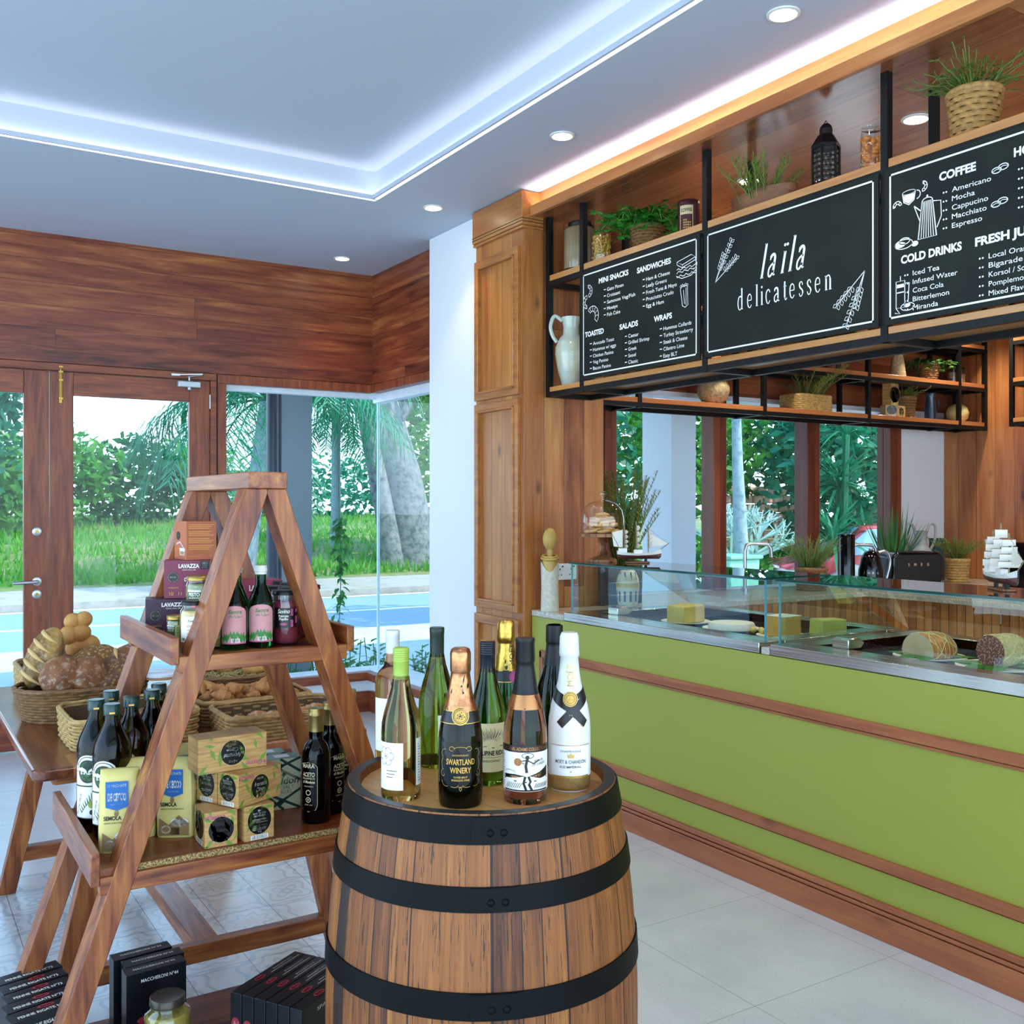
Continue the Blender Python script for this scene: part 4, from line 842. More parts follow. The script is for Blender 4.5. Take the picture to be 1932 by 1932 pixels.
# 5 green chardonnay with dark screw cap
t, R, f = bottle('wine_bottle', 'green chardonnay bottle with navy screw cap and cream animal label', 1.057, 1.779, ZH, .0385, .288, BURG, glassm('bottle green glass', '6f9a2c'), flat('navy cap', '141a24', .35), cap_prof=screw(.225, .2885, .0155))
MB().lathe([(.0150, .2884), (.0155, .2892), (.0001, .2895)], 24).build('cap_top', m_foil_gold, t)
patch(t, R, f, -.035, .05, .028, .126, flat('yellow cream label', 'ddd3a0', .55), n=20)
A = Art(cyl_fn(R, f, 0, .0009)); A.text('PORCUPINE RIDGE', .004, .062, .009, 'c', .078, .03); A.text('CHARDONNAY', .006, .048, .0052, 'c', .045); A.rect(-.03, .042, .0573, .058, 10)
for i in range(34): a = math.radians(20 + i * 4.1); q = .008 + .003 * (i % 3); A.line([(.006 + q * 1.6 * math.cos(a), .088 + q * .7 * math.sin(a)), (.006 + (q + .014) * 1.5 * math.cos(a), .088 + (q + .014) * math.sin(a))], .0007)
A.line([(-.026, .082), (-.018, .079), (-.004, .080), (.012, .077), (.03, .08), (.04, .078)], .0013); A.mb.build('lettering', m_blackl, t, smooth=0)
# 6 tall green bottle behind
t, R, f = bottle('wine_bottle', 'green wine bottle with dark capsule standing behind the clear front bottle', 1.032, 1.953, ZH, .0400, .300, BURG, glassm('mid green glass', '86a52c'), flat('dark green capsule', '12251a', .4), cap_prof=[(.0155, .236), (.0157, .286), (.0163, .288), (.0163, .298), (.0150, .300), (.0001, .300)])
MB().lathe([(.0159, .2335), (.0159, .2355)], 24, cap=False).build('gold_ring', m_goldp, t); patch(t, R, f, .002, .05, .03, .115, m_paper)
# 7 rose bottle far left
t, R, f = bottle('wine_bottle', 'rosé wine bottle with white capsule, hidden behind the green screw cap', .962, 2.03, ZH, .0385, .290, BORD, glassm('salmon glass', 'e6b183'), flat('white capsule', 'dbd7d0', .5), cap_prof=[(.0152, .222), (.0152, .275), (.016, .277), (.016, .288), (.0145, .290), (.0001, .290)])
patch(t, R, f, -.05, -.012, .03, .145, m_paperw); patch(t, R, f, -.012, .04, .03, .155, flat('salmon label', 'c98a70', .5))
# 8 green champagne with gold foil
t, R, f = bottle('wine_bottle', 'green champagne bottle with gold foil and pink seal, behind the black capped bottle', 1.186, 1.915, ZH, .0440, .300, CHAM, glassm('deep green glass', '1f6a2a'), None)
MB().lathe(foil(R, .20, .258) + [(.0180, .262), (.0205, .264), (.0205, .275), (.0190, .303), (.0160, .310), (.0001, .311)], 40, jit=crinkle(12, .06)).build('foil', m_foil_gold, t, smooth=60)
patch(t, R, f, -.09, .09, .178, .203, m_blackl, .0008, 30); A = Art(cyl_fn(R, f, 0, .0014)).col(0); A.rect(-.08, .08, .1765, .1782, 20); A.rect(-.08, .08, .202, .2035, 20); A.col(1); A.disc(.021, .187, .014); A.col(2); A.disc(.021, .187, .012, ring=.0006); A.text('MOËT', .018, .212, .0105, width=.046, rot=PI / 2); A.disc(.014, .288, .0035, n=5)
A.mb.build('lettering', [m_goldp, flat('magenta seal', 'a02a63', .4), m_blackl], t, smooth=0)
# 9 black bottle behind the white one
t, R, f = bottle('wine_bottle', 'black bottle with dark capsule standing directly behind the white champagne bottle', 1.262, 1.835, ZH, .0430, .305, CHAM, glassm('near black glass', '0d1a0e'), None)
MB().lathe(foil(R, .215, .262) + [(.0185, .263), (.0195, .268), (.0185, .302), (.0001, .3035)], 36).build('foil', m_foilb, t, smooth=60); MB().lathe([(.0001, .3037), (.015, .3037)], 24).build('foil_top', m_foil_gold, t)
# ================================================================ OUTSIDE: PORCH, ROAD, GARDEN
def ground(name, cols, scale, rough=.9, bump=.3):
    m, t = base(name, H(cols[0]), rough); o, _ = t.coord(True); n = t.noise(o, scale, 5, .65)
    t.put(t.bsdf.inputs['Base Color'], t.ramp(n, [(.3 + .4 * i / (len(cols) - 1), H(c)) for i, c in enumerate(cols)])); t.bump(n, bump, .02); return m
struct('ground_path', B(-8, 9, 6.76, 12.2, -.3, -.14), ground('pale concrete path', ['98a09e', 'b3b9b6'], 3), smooth=0)
struct('ground_garden', B(3.1, 24, 5.04, 6.75, -.3, -.15).box(9, 24, 6.75, 17, -.3, -.15), ground('sandy drive', ['b8ada0', 'd6ccbf', 'cdc5ba'], 2.5), smooth=0)
struct('ground_road', B(-12, 9, 12.2, 17.3, -.32, -.2), ground('bluish asphalt', ['6f8797', '7f98a8'], 30, .6), smooth=0)
for i, y in enumerate((12.42, 14.72, 17.12)): struct('trim_%d' % (20 + i), B(-12, 9, y, y + .13, -.2, -.196), flat('road marking', 'eef0ee', .6), smooth=0)
struct('ground_pavement', B(-12, 26, 17.3, 20.2, -.3, -.08), ground('pale pavement', ['77756e', '99958a', '8a806a'], 1.5), smooth=0)
# grassy bank rising away from the road
mb = MB(); nx, ny = 60, 16
for j in range(ny + 1):
    for i in range(nx + 1):
        x = -12 + 44 * i / nx; y = 20.0 + 14 * j / ny; q = j / ny; z = -.09 + 1.25 * q ** .8 * (0.35 + .65 * min(1, q * 3)) + .12 * noise.noise(Vector((x * .5, y * .5, 1)))* min(1, q * 6); mb.v.append((x, y, z))
for j in range(ny):
    for i in range(nx): a = j * (nx + 1) + i; mb.f.append((a, a + 1, a + nx + 2, a + nx + 1)); mb.mi.append(0)
struct('ground_bank', mb, ground('grass and dry leaves', ['66702f', '4c6e26', '80764e', '466e22'], 1.2))
def bank_z(x, y): q = (y - 20) / 14; return -.09 + 1.25 * max(q, 0) ** .8 * (.35 + .65 * min(1, q * 3))
def leafmat(name, a, b, c=None, tr=.5):
    m, t = base(name, H(a), .5); n = t.noise(t.coord(True)[0], 2.2, 3); n2 = t.new('TexWhiteNoise', noise_dimensions='1D'); g = t.new('ObjectInfo'); 
    col = t.ramp(n, [(.35, H(a)), (.65, H(b))] + ([(.8, H(c))] if c else [])); t.put(t.bsdf.inputs['Base Color'], col)
    tl = t.new('BsdfTranslucent'); t.put(tl.inputs[0], col); ad = t.new('MixShader'); ad.inputs[0].default_value = tr
    out = t.n['Material Output']; t.l.new(t.bsdf.outputs[0], ad.inputs[1]); t.l.new(tl.outputs[0], ad.inputs[2]); t.l.new(ad.outputs[0], out.inputs[0]); return m
L1 = leafmat('fresh green foliage', '367c32', '60a740', '86b554'); L2 = leafmat('blue green foliage', '1a6a4e', '328c68', '4ea17d'); L3 = leafmat('dark green foliage', '18522e', '28703b', '408645'); L4 = leafmat('grass blades', '4b9232', '72af41', '99b561'); L5 = leafmat('palm fronds', '1a6f4a', '288659', '55a775', .35)
m_bark = ground('grey bark', ['363e3e', '6d7373', '888680'], 7, bump=1); m_bark2 = ground('ringed palm trunk', ['60787d', '8b9fa1', '7c8f92'], 9)
rr = random.Random(5)
g = MB()
for i in range(15000):
    x = rr.uniform(-2, 20); y = 20.6 + 13 * rr.random() ** 1.4; 
    if not (.02 < x / y < .62): continue
    z = bank_z(x, y); h = rr.uniform(.10, .30); a = rr.uniform(0, 6.28); dx, dy = .03 * math.cos(a), .03 * math.sin(a); lx, ly = rr.uniform(-.12, .12), rr.uniform(-.1, .1)
    g.add([(x - dx, y - dy, z - .02), (x + dx, y + dy, z - .02), (x + lx, y + ly, z + h)], [(0, 1, 2)])
o = g.build('grass', L4, smooth=0); tag(o, 'long bright green grass growing on the bank across the road', 'grass', kind='stuff')
def crown(mb, c, r, n, s, seed=1, shell=.45):
    q = random.Random(seed)
    for i in range(n):
        d = Vector((q.gauss(0, 1), q.gauss(0, 1), q.gauss(0, 1))).normalized(); k = shell + (1 - shell) * q.random(); k *= 1 + .25 * noise.noise(d * 2.2 + Vector((seed, 0, 0)))
        p = Vector((c[0] + r[0] * d.x * k, c[1] + r[1] * d.y * k, c[2] + r[2] * d.z * k)); a = Vector((q.gauss(0, 1), q.gauss(0, 1), q.gauss(0, .7))).normalized(); b = a.cross(Vector((q.gauss(0, 1), q.gauss(0, 1), q.gauss(0, 1)))).normalized(); L = s * q.uniform(.6, 1.3)
        mb.add([p - a * L, p + b * L * .45, p + a * L, p - b * L * .45], [(0, 1, 2, 3)])
    return mb
def bush(name, label, cat, c, r, n, s, mat_, seed, trunk=None, group=None):
    t = thing(name, label, cat, (c[0], c[1], bank_z(c[0], c[1]) if c[1] > 20 else -.15), 0, group)
    crown(MB(), c, r, n, s, seed).build('foliage', mat_, t, world=True, smooth=0)
    if trunk: MB().tube([(c[0], c[1], t.location.z - .05), (c[0] + .1, c[1], c[2])], trunk, 8).build('trunk', m_bark, t, world=True)
    return t
GB = 'shrubs along the top of the bank'
for i, (x, y, z, rx, rz_, n, m_, lb) in enumerate(((1.2, 25, 4.1, 2.2, 2.6, 2600, L2, 'tall blue green tree behind the left door leaf'), (2.2, 29, 1.9, 1.8, 1.5, 1100, L1, 'low fresh green shrub behind the left door leaf'), (4.0, 30, 2.3, 2.0, 1.35, 1300, L1, 'fresh green bush seen left in the right hand door pane'), (6.3, 31, 2.1, 1.9, 1.5, 1300, L3, 'dark bush under the palm fronds in the door pane'), (8.2, 32, 2.5, 1.6, 1.2, 900, L1, 'light bush beyond the palm trunk'), (10.2, 33, 1.6, 1.5, .8, 500, L1, 'small bush seen between ladder top and grey column'), (13.8, 33, 2.1, 2.2, 1.3, 800, L2, 'low shrub right of the grey column'), (2.7, 31, 5.2, .9, 1.2, 500, L2, 'leafy canopy at the top left of the door pane'))):
    bush('garden_bush' if z < 4 else 'garden_tree', lb, 'bush' if z < 4 else 'tree', (x, y, z), (rx, 1.3, rz_), n, .17, m_, i + 3, .12 if z >= 4 else None)
# big leaning trunk with its canopy
t = thing('old_tree', 'old tree with thick pale leaning trunk across the road', 'tree', (10.9, 21.9, .1))
tr_ = MB(); P = [(10.95, 21.9, -.3), (10.8, 21.9, 1.0), (10.6, 21.95, 2.2), (10.25, 22, 3.4), (9.95, 22, 4.6), (9.9, 22, 5.6)]
tr_.tube(P, [.72, .56, .50, .46, .42, .4], 16); tr_.tube([(10.3, 21.6, -.2), (10.1, 21.7, 1.2), (9.9, 21.9, 2.6), (9.6, 22, 4.2)], [.3, .24, .22, .2], 10); tr_.tube([(10.3, 22, 3.2), (11.0, 21.8, 4.4), (11.9, 21.6, 5.4)], [.22, .18, .14], 8); tr_.build('trunk', m_bark, t, world=True)
crown(crown(MB(), (10.6, 22.2, 5.2), (2.6, 1.6, 1.2), 2400, .16, 31), (12.0, 22.6, 3.0), (1.1, 1.2, 2.0), 1300, .15, 32).build('foliage', leafmat('yellow green foliage', '4f9a3a', '7fbf4c', 'b0c860'), t, world=True, smooth=0)
# fan palms
def palm(label, x, y, z0, z, L, seed, n=20, trunk=.16, lean=0):
    t = thing('palm_tree', label, 'palm', (x, y, z0)); q = random.Random(seed)
    MB().tube([(x + lean, y, z0 - .1), (x + lean * .5, y, (z0 + z) / 2), (x, y, z)], [trunk * 1.2, trunk, trunk * .9], 12).build('trunk', m_bark2, t, world=True)
    for i in range(n):
        a = 2 * PI * i / n + q.uniform(-.2, .2); el = q.uniform(-.25, 1.05); mb = MB(); P = []; p = Vector((x, y, z)); d = Vector((math.cos(a) * math.cos(el), math.sin(a) * math.cos(el), math.sin(el)))
        for k in range(11): P.append(p.copy()); p += d * L / 10; d = (d + Vector((0, 0, -.15 - .012 * k))).normalized()
        mb.tube(P, [.028 * (1 - k / 12) for k in range(11)], 5)
        for k in range(2, 11):
            d = (P[k] - P[k - 1]).normalized(); s_ = d.cross(Vector((0, 0, 1))).normalized()
            for sg in (-1, 1):
                for e in (0, .25, .5, .75):
                    b = P[k - 1].lerp(P[k], e); ll = L * .40 * (1 - abs(k - 6) / 9); v = (s_ * sg * .75 + d * .6 + Vector((0, 0, -.15))).normalized(); m_ = b + v * ll * .5; e_ = m_ + (v + Vector((0, 0, -1.0))).normalized() * ll * .55; w = d * .017; v = (v + Vector((q.uniform(-.18, .18), q.uniform(-.18, .18), q.uniform(-.2, .1)))).normalized(); ll *= q.uniform(.8, 1.1); m_ = b + v * ll * .5; e_ = m_ + (v + Vector((0, 0, -1.0))).normalized() * ll * .55
                    mb.add([b - w, b + w, m_ + w, m_ - w, e_], [(0, 1, 2, 3), (3, 2, 4)])
        mb.build('frond', L5, t, world=True, smooth=0)
palm('large palm across the road with fronds spreading over the door and corner window', 6.35, 19.0, -.08, 3.5, 3.3, 3, 26, .17, -.5)
palm('smaller palm beyond the corner window near the old trunk', 10.0, 24.5, .3, 4.0, 2.0, 8, 14, .12)
# porch column, drain pipe, roof, low planting and the hanging vine
struct('porch_roof', B(-5, 9, 6.76, 8.7, 2.80, 3.0), m_white, smooth=0)
o = B(2.86, 3.13, 8.2, 8.5, -.14, 2.80).build('porch_column', plaster('grey render', '8e9aa0'), bevel=.004); tag(o, 'square grey rendered porch column outside the corner window', 'column')
o = MB().tube([(2.80, 8.24, -.14), (2.80, 8.24, 2.80)], .055, 16).build('drain_pipe', flat('dark blue grey pipe', '2b3a4a', .35)); tag(o, 'dark round drain pipe beside the grey porch column', 'pipe')
o = B(5.23, 5.48, 5.99, 6.35, -.15, 3.0).build('porch_column', m_white, bevel=.004); tag(o, 'square white column outside the kitchen window', 'column')
t = thing('hanging_vine', 'leafy green vine hanging outside the corner glass', 'vine', (3.36, 8.15, 2.79)); q = random.Random(2)
MB().tube([(3.36 + .012 * math.sin(k), 8.15, 2.79 - .24 * k) for k in range(11)], .004, 5).build('stem', m_bark, t, world=True)
mb = MB()
for i in range(150):
    z = 1.36 - .50 * q.random() ** 1.3 if i < 105 else q.uniform(.38, .85); w = .09 if z > .95 else .05
    mb.leaf((3.36 + q.uniform(-w, w) * .6, 8.15 + q.uniform(-.05, .05), z), (q.uniform(-1, 1), q.uniform(-1, 1), q.uniform(-1, .2)), (0, 0, 1), q.uniform(.06, .10), .045)
mb.build('leaves', L1, t, world=True, smooth=0)
for i, (x, y, w, lb) in enumerate(((3.25, 7.6, .45, 'low glossy shrub just outside the corner glass, left one'), (3.95, 7.7, .5, 'low glossy shrub just outside the corner glass, right one'), (2.55, 7.9, .3, 'low glossy shrub behind the porch column foot'))):
    t = thing('glossy_shrub', lb, 'shrub', (x, y, -.14), 0, 'shrubs outside the corner glass'); mb = MB()
    for k in range(26):
        a = q.uniform(0, 6.28); r = w * q.random() ** .5; b = Vector((x + r * math.cos(a), y + r * math.sin(a) * .6, -.14)); h = q.uniform(.22, .52)
        mb.tube([b, b + Vector((.05 * math.cos(a), .05 * math.sin(a), h))], .004, 4)
        for j in range(9): aa = j * 2.4; mb.leaf(b + Vector((0, 0, h * (.35 + .07 * j))), (math.cos(aa), math.sin(aa), .5), (0, 0, 1), .10, .042, .15)
    mb.build('leaves', L1, t, world=True, smooth=0)
# garden seen through the kitchen windows
for i, (x, y, z, rx, rz_, n, m_, s, lb) in enumerate(((8.4, 12.3, 1.9, 1.5, 2.4, 2400, L2, .13, 'blue green tree behind the white column, left in the kitchen window'), (10.9, 12.2, 2.6, 1.6, 1.5, 2400, L1, .11, 'leafy tree canopy beyond the slim palm trunk'), (9.9, 10.9, .55, 1.3, .55, 900, L1, .10, 'low bright hedge beyond the green bin'), (12.4, 11.4, .35, 1.4, .55, 900, L1, .10, 'low hedge behind the rocks and the red car'), (13.6, 11.2, 2.6, 1.9, 2.2, 2600, L2, .13, 'blue green tree filling the right kitchen window'), (13.4, 13.6, 3.2, 3.0, 2.2, 2200, L3, .15, 'dark tree mass at the back of the garden'), (7.4, 11.6, 2.8, 1.2, 1.5, 1200, L1, .12, 'small tree far left in the kitchen window'), (16.0, 12.5, 2.2, 2.5, 2.4, 1500, L3, .16, 'dark tree at the right end of the garden'))):
    bush('garden_tree' if z > 1.5 else 'garden_hedge', lb, 'tree' if z > 1.5 else 'hedge', (x, y, z), (rx, 1.0, rz_), n, s, m_, i + 50, .10 if z > 1.5 else None)
t = thing('slim_palm', 'slim pale palm with ringed trunk seen through the kitchen window', 'palm', (9.38, 9.45, -.15)); MB().tube([(9.42, 9.45, -.2), (9.42, 9.45, 1.0), (9.36, 9.45, 2.0), (9.32, 9.45, 3.2)], [.12, .095, .07, .05], 14).build('trunk', m_bark2, t, world=True)
mb = MB()
for i in range(7):
    a = i * .9; P = [Vector((9.33, 9.45, 3.0)) + Vector((math.cos(a) * r, math.sin(a) * r, .5 * math.sin(r * 1.6) - .3 * r * r)) for r in (0, .3, .6, .9, 1.2, 1.5)]; mb.tube(P, .015, 5)
    for k in range(1, 6):
        for sg in (-1, 1):
            for e in (0, .5): b = P[k - 1].lerp(P[k], e); s_ = (P[k] - P[k - 1]).cross(Vector((0, 0, 1))).normalized() * sg; mb.add([b, b + Vector((.03, .03, 0)), b + s_ * .35 + Vector((0, 0, -.35))], [(0, 1, 2)])
mb.build('fronds', L5, t, world=True, smooth=0)
t = thing('pale_shrub', 'pale bare twiggy shrub around the slim palm trunk', 'shrub', (9.9, 9.9, -.15)); mb = MB()
def twig(p, d, L, dep):
    e = p + d * L; mb.tube([p, e], .008 * dep, 3)
    if dep > 1:
        for _ in range(3): twig(e, (d + Vector((q.uniform(-.8, .8), q.uniform(-.8, .8), q.uniform(-.5, .6)))).normalized(), L * .75, dep - 1)
for _ in range(7): twig(Vector((9.9, 9.9, .4)), Vector((q.uniform(-.8, .8), q.uniform(-.6, .6), 1)).normalized(), .42, 4)
mb.build('twigs', leafmat('pale blue grey twigs', 'a9cfc4', 'c9e0d8'), t, world=True, smooth=0)
t = thing('spiky_plant', 'large spiky screw pine with long narrow leaves in the right kitchen window', 'plant', (11.9, 9.9, -.15)); mb = MB()
for c_ in ((11.6, 9.8, .9), (12.1, 10.1, 1.7), (12.5, 10.0, 1.0), (12.0, 9.9, 2.5)):
    mb.tube([(12, 10, -.15), c_], .05, 6)
    for i in range(60): a = q.uniform(0, 6.28); el = q.uniform(-.2, 1.2); d = Vector((math.cos(a) * math.cos(el), math.sin(a) * math.cos(el), math.sin(el))); mb.leaf(c_, d, (0, 0, 1), q.uniform(.6, 1.0), .05, .35)
mb.build('leaves', L5, t, world=True, smooth=0)
t = thing('wheelie_bin', 'pale green wheelie bin standing in the garden beside the slim palm', 'bin', (8.95, 9.15, -.15))
MB().prism([(-.2, 0), (.2, 0), (.26, .95), (-.26, .95)], -.24, .24, 'y').build('bin_body', flat('pale green plastic', '7fbfa4', .5), t, bevel=.02); B(-.28, .28, -.28, .26, .95, 1.0).build('bin_lid', flat('green lid', '6aa58c', .5), t, bevel=.015); MB().tube([(-.25, .27, .08), (.25, .27, .08)], .08, 12).build('wheels', m_black, t)
o = MB()
for k in range(12):
    for j in range(9): o.box(12.5 + .26 * j + .13 * (k % 2), 12.74 + .26 * j + .13 * (k % 2), 13.0, 13.2, -.1 + .16 * k, .045 + .16 * k)
o = o.build('stone_wall', ground('orange sandstone', ['b98a6a', 'd9b59a', 'c79f80'], 4), bevel=.02, seg=1); tag(o, 'coursed orange stone wall at the back of the garden', 'wall')
for x, y, r, lb in ((10.1, 9.3, .30, 'pale boulder beside the slim palm trunk'), (11.0, 9.0, .34, 'pale boulder left of the red car'), (10.6, 9.6, .24, 'small pale boulder between the two larger ones'), (11.9, 8.6, .28, 'pale boulder in front of the red car'), (8.3, 9.4, .26, 'boulder behind the white column')):
    o = MB().ell((0, 0, .25), (r, r * .8, r * .9), 14, 9, f=lambda d: 1 + .25 * noise.noise(d * 1.6 + Vector((r * 30, 0, 0)))).build('boulder', m_bark, None, (x, y, .12)); tag(o, lb, 'rock', 'boulders in the garden')
# red car
t = thing('parked_car', 'red hatchback parked outside the kitchen window', 'car', (12.9, 9.6, -.15), -.65)
m_car = flat('faded red paint', 'b5474a', .25, coat=.6)
pf = [(-1.9, .35), (-1.95, .75), (-1.2, .88), (-.75, 1.32), (.75, 1.36), (1.35, .95), (1.9, .85), (1.95, .35)]
MB().prism(pf, -.78, .78, 'y').build('car_body', m_car, t, bevel=.06, seg=3)
gl = flat('car glass', '9fc8d8', .05); MB().prism([(-1.12, .9), (-.72, 1.27), (.72, 1.31), (1.22, .95)], -.79, .79, 'y').build('side_window', gl, t, bevel=.01)
MB().add([(-1.24, -.66, .90), (-1.24, .66, .90), (-.80, .6, 1.30), (-.80, -.6, 1.30)], [(0, 1, 2, 3)]).build('windscreen', gl, t, smooth=0)
for x in (-1.25, 1.25):
    for y in (-.72, .72): MB().lathe([(.2, -.09), (.3, -.08), (.3, .08), (.2, .09)], 20, M=Matrix.Translation((x, y, .3)) @ Matrix.Rotation(PI / 2, 4, 'X')).build('wheel', m_black, t)
# ================================================================ GROCERIES ON THE LADDER SHELF
def carton(name, label, cat, loc, size, rz, mats, front=None, left=None, right=None, top=None, group=None, rot=None, bevel=.0008):
    """box with its centre of base at loc; art callbacks get an Art whose u runs right and v up from the face corner"""
    w, d, h = size; t = thing(name, label, cat, loc, rz, group)
    if rot: t.rotation_euler = rot
    B(-w / 2, w / 2, -d / 2, d / 2, 0, h).build('carton', mats[0], t, bevel=bevel)
    e = .0005; F = {'f': lambda u, v: (-w / 2 + u, -d / 2 - e, v), 'l': lambda u, v: (-w / 2 - e, d / 2 - u, v), 'r': lambda u, v: (w / 2 + e, -d / 2 + u, v), 't': lambda u, v: (-w / 2 + u, -d / 2 + v, h + e)}
    mb = MB()
    for k, cb in (('f', front), ('l', left), ('r', right), ('t', top)):
        if cb: A = Art(F[k]); A.mb = mb; cb(A, d if k in 'lr' else w, d if k == 't' else h)
    if mb.v: mb.build('printing', mats, t, smooth=0)
    return t
m_or = flat('orange brown carton', 'b5613a', .45); m_mar = flat('maroon carton', '7e2645', .45); m_pur = flat('dark purple carton', '3a1733', .45); m_pk = flat('pale pink print', 'd8b7b9', .5); m_ylp = flat('yellow print', 'e0a94c', .5); m_red = flat('crimson carton', '9b2344', .45)
def oval(A, u, v, r): A.col(1).disc(u, v, r); A.col(2).disc(u, v, r * .92, ring=r * .06); A.text('LAVAZZA', u, v - r * .15, r * .3, 'c', r * 1.2, .02)
def lav(A, w, h):
    A.col(2).text('LAVAZZA', w * .55, h * .80, h * .10, 'c', w * .46, .05); A.text('TORINO, ITALIA, 1895', w * .55, h * .73, h * .035, 'c', w * .3); A.col(1).rect(w * .80, w, h * .76, h * .98); A.col(2).text('ZERO', w * .9, h * .90, h * .045, 'c', w * .12, .02); A.text('CO2', w * .9, h * .84, h * .045, 'c', w * .1); A.text('IMPACT', w * .9, h * .79, h * .03, 'c', w * .12)
    oval(A, w * .2, h * .56, h * .14); A.text('DOLCE', w * .45, h * .45, h * .09, width=w * .3, bold=.02); A.col(3).text('INTENSITÀ', w * .1, h * .26, h * .04, width=w * .22); A.text('10', w * .12, h * .08, h * .09); A.text('11', w * .32, h * .08, h * .09)
def lavside(A, w, h):
    A.col(4).rect(w * .02, w * .98, h * .05, h * .95)
    A.col(0)
    for i in range(18): A.rect(w * .12, w * (.8 - .1 * (i % 3)), h * (.12 + .042 * i), h * (.13 + .042 * i))
def orfront(A, w, h):
    A.col(3)
    for i in range(15):
        if i not in (3, 7, 11): A.rect(w * .08, w * (.9 - .07 * (i % 3)), h * (.90 - .045 * i), h * (.915 - .045 * i))
    A.text('LAVAZZA A MODO MIO', w * .07, h * .08, h * .03, width=w * .4); A.text('125 g', w * .75, h * .08, h * .035)
def orleft(A, w, h):
    A.col(1).disc(w * .35, h * .62, w * .16, h * .11); A.col(2).text('LAVAZZA', w * .35, h * .61, h * .03, 'c', w * .2); A.col(4).line([(w * .2, h * .40), (w * .5, h * .46), (w * .8, h * .3), (w * .7, h * .2)], w * .05); A.col(2).poly([(w * .5, h * .12), (w * .85, h * .12), (w * .9, h * .3), (w * .45, h * .3)]); A.col(3).poly([(w * .53, h * .13), (w * .82, h * .13), (w * .85, h * .22), (w * .5, h * .22)])
M5 = lambda m: [m, m_blackl, m_paper, m_ylp, m_pk]
CG = 'coffee capsule boxes on the top tier'
carton('coffee_box', 'dark purple coffee box, lowest of the stack on the upper tier', 'box', (.622, 2.615, Z1), (.118, .09, .091), -.22, M5(m_pur), lav, None, lavside, group=CG)
carton('coffee_box', 'maroon coffee box in the middle of the stack', 'box', (.662, 2.605, Z1 + .0915), (.108, .075, .095), -.30, M5(m_mar), lav, None, lavside, group=CG)
carton('coffee_box', 'orange coffee box on top of the maroon one', 'box', (.683, 2.61, Z1 + .187), (.078, .085, .097), .10, M5(m_or), orfront, orleft, group=CG)
carton('coffee_box', 'crimson box lying behind the green bottles on the upper tier', 'box', (.83, 2.60, Z1), (.13, .08, .13), 0, M5(m_red), lav, group=CG)

m_lidg = flat('gold tin lid', 'a88a45', .3, .9); m_lidb = flat('black tin lid', '0d0e10', .3, .3)
m_gl = pane('jar glass', (.95, .98, .96), 1.6)
def jar(name, label, x, y, z, R, Hh, lid, fill, group, lab=None, seg=32, lidh=.013, neck=.9, food=None):
    t = thing(name, label, 'jar', (x, y, z), 0, group); f = facing(x, y)
    MB().lathe([(.0001, .001), (R * .9, 0), (R, .006), (R, Hh * .74), (R * .96, Hh * .80), (R * neck, Hh * .85), (R * neck, Hh - lidh)], seg, cap=False).build('glass_jar', m_gl, t, smooth=60)
    q = R - .0018; MB().lathe([(.0001, .003), (q * .9, .003), (q, .008), (q, Hh * .73), (q * .9, Hh * .80), (.0001, Hh * .80)], seg, jit=lambda a, zz: 1 - .012 * abs(math.sin(a * 5 + zz * 90))).build('contents', fill, t, smooth=60)
    r = R * neck + .002; MB().lathe([(r, Hh - lidh), (r + .0008, Hh - lidh + .002), (r, Hh - lidh + .004), (r, Hh - .002), (r - .002, Hh), (r - .005, Hh - .0008), (.0001, Hh - .0008)], seg).build('lid', lid, t, smooth=50)
    return t, f
m_pesto, _t = base('green pesto', H('6f7a2c'), .5); _n = _t.noise(_t.coord(False)[0], 260, 3); _t.put(_t.bsdf.inputs['Base Color'], _t.ramp(_n, [(.35, H('3f4a16')), (.6, H('8d8f3c')), (.7, H('b5a95a'))]))
m_must = flat('mustard', 'c9a35a', .4); m_gpl = flat('pesto label green', '2f4f1f', .5); m_pale = flat('pale green label', 'a8b26a', .5); m_rosel = flat('rose label', 'c98a8a', .5); m_lgreen = flat('leaf print', '2f7a32', .5); m_mag = flat('pink print', 'b04a7c', .5)
def pesto_label(t, R, f, Hh):
    patch(t, R, f, -R * 1.0, -.001, Hh * .12, Hh * .66, m_gpl, .0006, 8); patch(t, R, f, -.001, R * 1.1, Hh * .12, Hh * .66, m_pale, .0006, 8)
    A = Art(cyl_fn(R, f, 0, .0011)).col(0).rect(-R * .98, -.002, Hh * .60, Hh * .655, 4); A.text('PESTO', -R * .5, Hh * .50, Hh * .08, 'c', R * .75, .03); A.text('alla GENOVESE', -R * .5, Hh * .43, Hh * .05, 'c', R * .7)
    A.col(1).disc(-R * .5, Hh * .27, R * .3, Hh * .09); A.col(2)
    for i in range(7): A.rect(.002, R * .9 - .002 * (i % 3), Hh * (.2 + .06 * i), Hh * (.215 + .06 * i), 3)
    A.mb.build('lettering', [m_paper, flat('red print', 'b3283a', .5), m_gpl], t, smooth=0)
PG = 'pesto jars on the upper tier'
for x, y, R, h, z, lb in ((.598, 2.45, .0235, .064, Z1, 'small pesto jar with gold lid, nearest the left rail'), (.632, 2.375, .0235, .064, Z1, 'small pesto jar with gold lid beside the mustard'), (.680, 2.44, .0235, .064, Z1, 'small pesto jar half hidden behind the mustard'), (.650, 2.425, .037, .092, Z1 + .065, 'large pesto jar with gold lid, stacked on the small ones')):
    t, f = jar('pesto_jar', lb, x, y, z, R, h, m_lidg, m_pesto, PG, lidh=.011); pesto_label(t, R, f - (.0 if R > .03 else .15), h)
